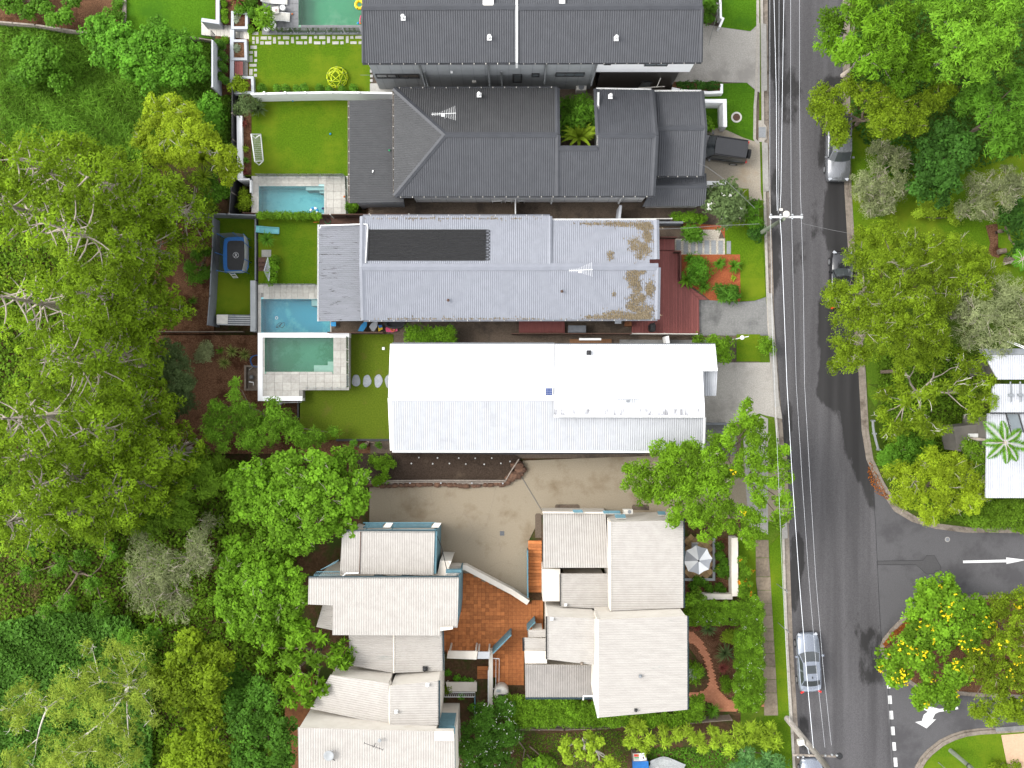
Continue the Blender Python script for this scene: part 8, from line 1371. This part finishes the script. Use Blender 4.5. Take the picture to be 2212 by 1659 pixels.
o = obj('pool_noodle', MB().tube([W(*t1(1, 0, x, y), .0) for x, y in ((905, 135), (900, 165), (897, 205))], .05, 8), M['pink']); tag(o, 'pink foam noodle in the sage pool beside the roof', 'noodle')
o = obj('pool_cleaner', MB().tube([W(*t1(1, 1, 180 + 30 * math.sin(t) + t * 5, 1150 + 22 * math.cos(t * 1.3)), -.3) for t in np.linspace(0, 11, 40)], .02, 5), M['black']); tag(o, 'tangled black cleaner hose in the blue pool', 'hose')
torus('hose_ring', 'dark hoop lying on the upper lawn by the lean to', *t1(1, 1, 620, 250), .04, .22, .02, ['black', 'green']); o = obj('toy_rake', MB().tube([W(*t1(1, 1, 495, 262), .05), W(*t1(1, 1, 545, 258), .05)], .03, 5), M['orange']); tag(o, 'orange toy on the upper lawn near the hoop', 'toy')
o = obj('flip_flop', MB().prism(wp(T(1, 0, (1003, 1475), (1012, 1468), (1016, 1475), (1010, 1490), (1004, 1492)), 3.85), 3.7, 3.86), M['white']); tag(o, 'white shoe on the dark lean to roof', 'shoe')
# pool toys beside the grey roof
def board(label, pts, z, m, th=.08, name='body_board'): o = obj(name, MB().prism(wp(pts, z), z - th, z), M[m]); return tag(o, label, 'board')
board('long blue sled board beside the fence', T(1, 1, (880, 1200), (905, 1150), (935, 1122), (960, 1125), (955, 1160), (925, 1205)), .5, 'blue_bright'); board('pale grey kayak nose beside the blue board', T(1, 1, (978, 1165), (1000, 1130), (1040, 1115), (1052, 1130), (1045, 1165), (1020, 1205), (1000, 1200)), .45, 'wall_pale'); board('blue and yellow board beside the grey kayak', T(1, 1, (1050, 1150), (1085, 1150), (1095, 1185), (1060, 1205)), .3, 'yellow'); board('small blue board leaning on the yellow one', T(1, 1, (1055, 1150), (1086, 1148), (1092, 1168), (1062, 1175)), .36, 'blue'); board('pink float mat beside the black tub', T(1, 1, (1118, 1180), (1130, 1160), (1160, 1175), (1220, 1170), (1222, 1200), (1180, 1212), (1125, 1208)), .2, 'pink'); torus('toy_ring', 'yellow ring on the pink float mat', *t1(1, 1, 1182, 1188), .26, .14, .04, ['yellow', 'orange'])
q = wp(T(1, 1, *[(1197 + 72 * math.cos(t), 1140 + 26 * math.sin(t)) for t in np.linspace(0, 6.28, 17)[:-1]]), .4); o = obj('tub', basin(q, .45, .35), M['black']); tag(o, 'black oval tub beside the grey roof', 'tub'); board('two blue flippers hung by the pool edge', T(1, 1, (645, 1125), (690, 1120), (690, 1160), (648, 1160)), .4, 'blue_bright')
# side passage of the white roofed house and the deck
bq = thing('covered_barbecue', 'black covered barbecue on the red deck', 'barbecue', W(*t1(2, 1, 1218, 1168), .32)); q = wp(T(2, 1, (1192, 1150), (1205, 1132), (1236, 1132), (1245, 1150), (1243, 1198), (1232, 1206), (1202, 1204), (1193, 1190)), 1.3); obj('cover', MB().prism(q, .32, 1.15).prism(inset(q, .08), 1.15, 1.3), M['rubber'], bq); obj('handle', MB().tube([W(*t1(2, 1, 1215, 1135), 1.3), W(*t1(2, 1, 1250, 1118), 1.3)], .03, 5), M['black'], bq)
for (x0, y0, x1, y1), z, m, lb in (((488, 1155, 637, 1212), .9, 'aqua', 'pale blue storage box in the dark passage'), ((893, 1110, 943, 1135), 2.0, 'wall_pale', 'pale grey air unit under the blue grey eave'), ((975, 1118, 1032, 1158), .9, 'orange', 'orange covered crate beside the red deck')):
    o = thing('storage_box', lb, 'box', W(*t1(2, 1, x0, y1), 0)); obj('case', MB().prism(wp(T(2, 1, (x0, y0), (x1, y0), (x1, y1), (x0, y1)), z), 0 if z < 1.5 else z - .6, z - .05), M['grey_plastic'] if m == 'aqua' else M['timber_dark'] if m == 'orange' else M[m], o); obj('lid', MB().prism(wp(T(2, 1, (x0 - 2, y0 - 2), (x1 + 2, y0 - 2), (x1 + 2, y1 + 2), (x0 - 2, y1 + 2)), z), z - .05, z), M['terracotta_old'] if m == 'orange' else M['fence_grey'] if m == 'aqua' else M[m], o)
slab('passage_deck', T(2, 1, (60, 1115), (455, 1118), (455, 1215), (60, 1215)), .25, M['deck_red'], .3); slab('passage_deck', T(2, 1, (500, 1270), (860, 1270), (860, 1310), (500, 1310)), .2, pm('deck_tan', (.17, .085, .035), (.13, .06, .026), 3, .6, stretch=(6, .6, 1)), .3)
o = obj('white_gutter_roll', MB().tube([W(*t1(2, 1, 580, 1272), 1.7), W(*t1(2, 1, 770, 1272), 1.7)], .09, 8), M['white']); tag(o, 'white rolled blind above the timber passage deck', 'blind'); slab('passage_step', T(2, 1, (1940, 115), (2095, 115), (2095, 195), (1940, 195)), .1, M['timber_dark']); slab('paved_strip', T(2, 1, (930, 1275), (1880, 1280), (1880, 1310), (930, 1310)), -.01, M['concrete_grey'], .1)
wallrun('passage_frame', 'white post frame beside the dark house steps', 'frame', T(2, 1, (28, 60), (30, 190)), -.1, 2.2, .08, M['white'])
# equipment between the two dark houses
au = thing('air_conditioner', 'white air conditioner between the two dark roofed houses', 'air conditioner', W(*t1(2, 0, 598, 760), 0)); q = wp(T(2, 0, (552, 722), (648, 722), (640, 780), (556, 780)), .9); obj('case', MB().prism(q, .05, .9), M['offwhite'], au); obj('fan_grille', MB().lathe(W(*t1(2, 0, 600, 752), .9), [(.22, 0), (.22, .015)], 16), M['grey_plastic'], au)
for (x0, y0, x1, y1, z), lb in (((1250, 755, 1300, 638, 2.6), 'slanting white pole against the black wall'), ((1090, 760, 1320, 747, 2.4), 'long white pole across the passage by the black wall')): o = obj('white_pole', MB().tube([W(*t1(2, 0, x0, y0), z), W(*t1(2, 0, x1, y1), z + .3)], .035, 6), M['offwhite']); tag(o, lb, 'pole')
for x, y, m, lb in ((1690, 622, 'white', 'small white light on the grey panel wall'), (1885, 705, 'offwhite', 'cream meter box on the grey panel wall')): p = onY(*t1(1, 0, x, y), ya - .06); o = obj('wall_box', MB().box(p, (.3 if m == 'offwhite' else .16, .18, .3 if m == 'offwhite' else .1)), M[m]); tag(o, lb, 'wall box')
steps_t = slab('timber_landing', T(2, 0, (-60, 712), (205, 710), (205, 748), (-60, 748)), .4, pm('deck_orange', (.18, .06, .022), (.13, .042, .016), 3, .6), .4)
# bottom yard
bx_ = thing('blue_chest', 'blue lidded chest with newspaper on top at the bottom edge', 'chest', W(*t1(2, 3, 1115, 1620), 0)); obj('case', MB().prism(wp(T(2, 3, (1045, 1600), (1178, 1600), (1185, 1720), (1050, 1720)), .7), 0, .7), M['blue'], bx_); obj('shelf', MB().prism(wp(T(2, 3, (1040, 1530), (1155, 1528), (1168, 1600), (1045, 1602)), .72), 0, .72), M['timber'], bx_)
np_ = thing('newspaper', 'open newspaper with colour picture on the blue chest', 'newspaper', W(*t1(2, 3, 1100, 1565), .73)); obj('page', MB().prism(wp(T(2, 3, (1050, 1536), (1100, 1533), (1104, 1596), (1052, 1598)), .75), .73, .75), M['offwhite'], np_); obj('page', MB().prism(wp(T(2, 3, (1101, 1533), (1150, 1528), (1162, 1590), (1105, 1596)), .752), .73, .752), M['white'], np_)
for x0, y0, x1, y1, m in ((1054, 1540, 1095, 1562, 'red'), (1056, 1566, 1098, 1576, 'green'), (1128, 1560, 1140, 1582, 'timber_dark'), (1108, 1540, 1140, 1544, 'grey_plastic'), (1108, 1550, 1142, 1554, 'grey_plastic'), (1058, 1580, 1098, 1584, 'grey_plastic'), (1058, 1588, 1098, 1591, 'grey_plastic')): obj('print', MB().prism(wp(T(2, 3, (x0, y0), (x1, y0), (x1, y1), (x0, y1)), .757), .752, .757), M[m], np_)
mb = MB(); g_ = [[W(*t1(2, 3, 1190 + i * 38 + 8 * math.sin(j * 2 + i), 1600 - 10 * math.sin(i * .5) * 4 + j * 24), .35 + .12 * math.sin(i * 1.3 + j) + .05 * math.cos(j * 2.1 + i)) for j in range(6)] for i in range(9)]
for i in range(8):
    for j in range(5): mb.poly([g_[i][j], g_[i + 1][j], g_[i + 1][j + 1], g_[i][j + 1]])
o = obj('garden_net', mb, pm('net_grey', (.30, .31, .31), (.22, .23, .23), 14, .9, .4), None, True); tag(o, 'crumpled grey garden netting at the bottom edge', 'netting')
for i, (pts, lb) in enumerate((([(60, 1430), (110, 1500), (95, 1580), (130, 1660)], 'longest dead crooked branch on the bottom yard soil'), ([(150, 1470), (210, 1520), (265, 1570)], 'short dead branch right on the bottom yard soil'), ([(130, 1540), (180, 1600), (200, 1650)], 'lowest dead branch on the bottom yard soil'))): o = obj('dead_branch', MB().tube([W(*t1(2, 3, x, y), .12) for x, y in pts], [.06, .05, .04, .02][: len(pts)], 6), M['bark']); tag(o, lb, 'branch')
for pts, r, lb, c, rw in (([(975, 1555), (1060, 1550), (1120, 1545)], .14, 'grey fallen log beside the street gutter', 3, 1), ([(2050, 580), (2090, 590), (2140, 585)], .3, 'hollow brown log on the lawn at the right edge', 3, 1), ([(1985, 520), (2055, 505)], .2, 'pale cut log on the dirt path', 3, 1)): o = obj('log', MB().tube([W(*t1(c, rw, x, y), r) for x, y in pts], r, 9), M['bark']); tag(o, lb, 'log')
for pts, lb in (([(460, 300), (540, 310), (690, 290)], 'thick fallen trunk lying under the pines'), ([(1570, 530), (1640, 505), (1710, 480)], 'pale fallen log at the edge of the bark mulch')): o = obj('fallen_log', MB().tube([W(*t1(0, 2, x, y), -1.6) for x, y in pts], [.2, .18, .15] if pts[0][0] < 500 else .13, 8), M['bark'] if pts[0][0] < 500 else M['bark_pale']); tag(o, lb, 'log')
# roof leaf litter, in drifts
def litter(label, els, z, pl_):
    P = []
    for X, Y, rx, ry, n in els:
        for _ in range(n):
            t = R0.uniform(0, 6.283); q = math.sqrt(R0.random()) * (1 + .35 * math.sin(3 * t + X) * math.cos(2 * t)) * (R0.uniform(1, 1.9) if R0.random() < .22 else 1); xx = X + rx * q * math.cos(t); xx = round(xx / 4.3) * 4.3 + R0.gauss(0, .9); yy_ = R0.gauss(0, 3) if R0.random() < .25 else 0; p = W(xx, min(yy_ + Y + ry * q * math.sin(t), 688), z); P.append((p.x, p.y, pl_(p.x, p.y) + .022 + R0.uniform(0, .02)))
    n = len(P); P = np.array(P); N_ = unit(NR.normal(size=(n, 3)) * .25 + np.array([0, 0, 1])); A, B = frame(N_, np.tile(np.array([0, 1.0, 0]), (n, 1)), .5); s = NR.uniform(.6, 1.4, n); return stuff(leafobj('leaf_litter', quads(P, A, B, .16 * s, .05 * s), NR.uniform(0, 1, n), LM['litter']), label)
e, g = 4.0, 5.1; pS = plane_of([W(782, 578, g), W(1422, 577, g), W(1420, 690, e)]); pN = plane_of([W(1189, 475, e - .05), W(1418, 475, e - .05), W(1403, 575.5, g - .04)]); pL = plane_of([W(783, 466, e), W(1188, 466, e), W(1189, 576, g)])
litter('brown fallen leaf drifts on the lower slope of the grey blue roof', [(1367, 600, 12, 16, 620), (1375, 620, 10, 14, 260), (1403, 625, 8, 13, 420), (1380, 645, 16, 10, 420), (1365, 660, 12, 10, 300), (1392, 672, 18, 12, 560), (1335, 680, 30, 8, 520), (1380, 684, 34, 5, 620), (1290, 684, 30, 3, 220), (1325, 635, 3, 4, 30), (1385, 590, 8, 3, 60), (1000, 688, 200, 1.2, 220)], 4.5, pS)
litter('brown fallen leaf drifts on the upper slope of the grey blue roof', [(1400, 510, 8, 12, 360), (1372, 530, 14, 14, 420), (1390, 540, 12, 12, 320), (1395, 486, 18, 9, 480), (1350, 482, 34, 4, 360), (1290, 481, 40, 2, 160), (1318, 553, 6, 9, 120), (1380, 555, 8, 6, 100)], 4.5, pN)
litter('thin line of leaves along the upper left eave of the grey blue roof', [(990, 470, 190, 1, 160)], 4.5, pL)
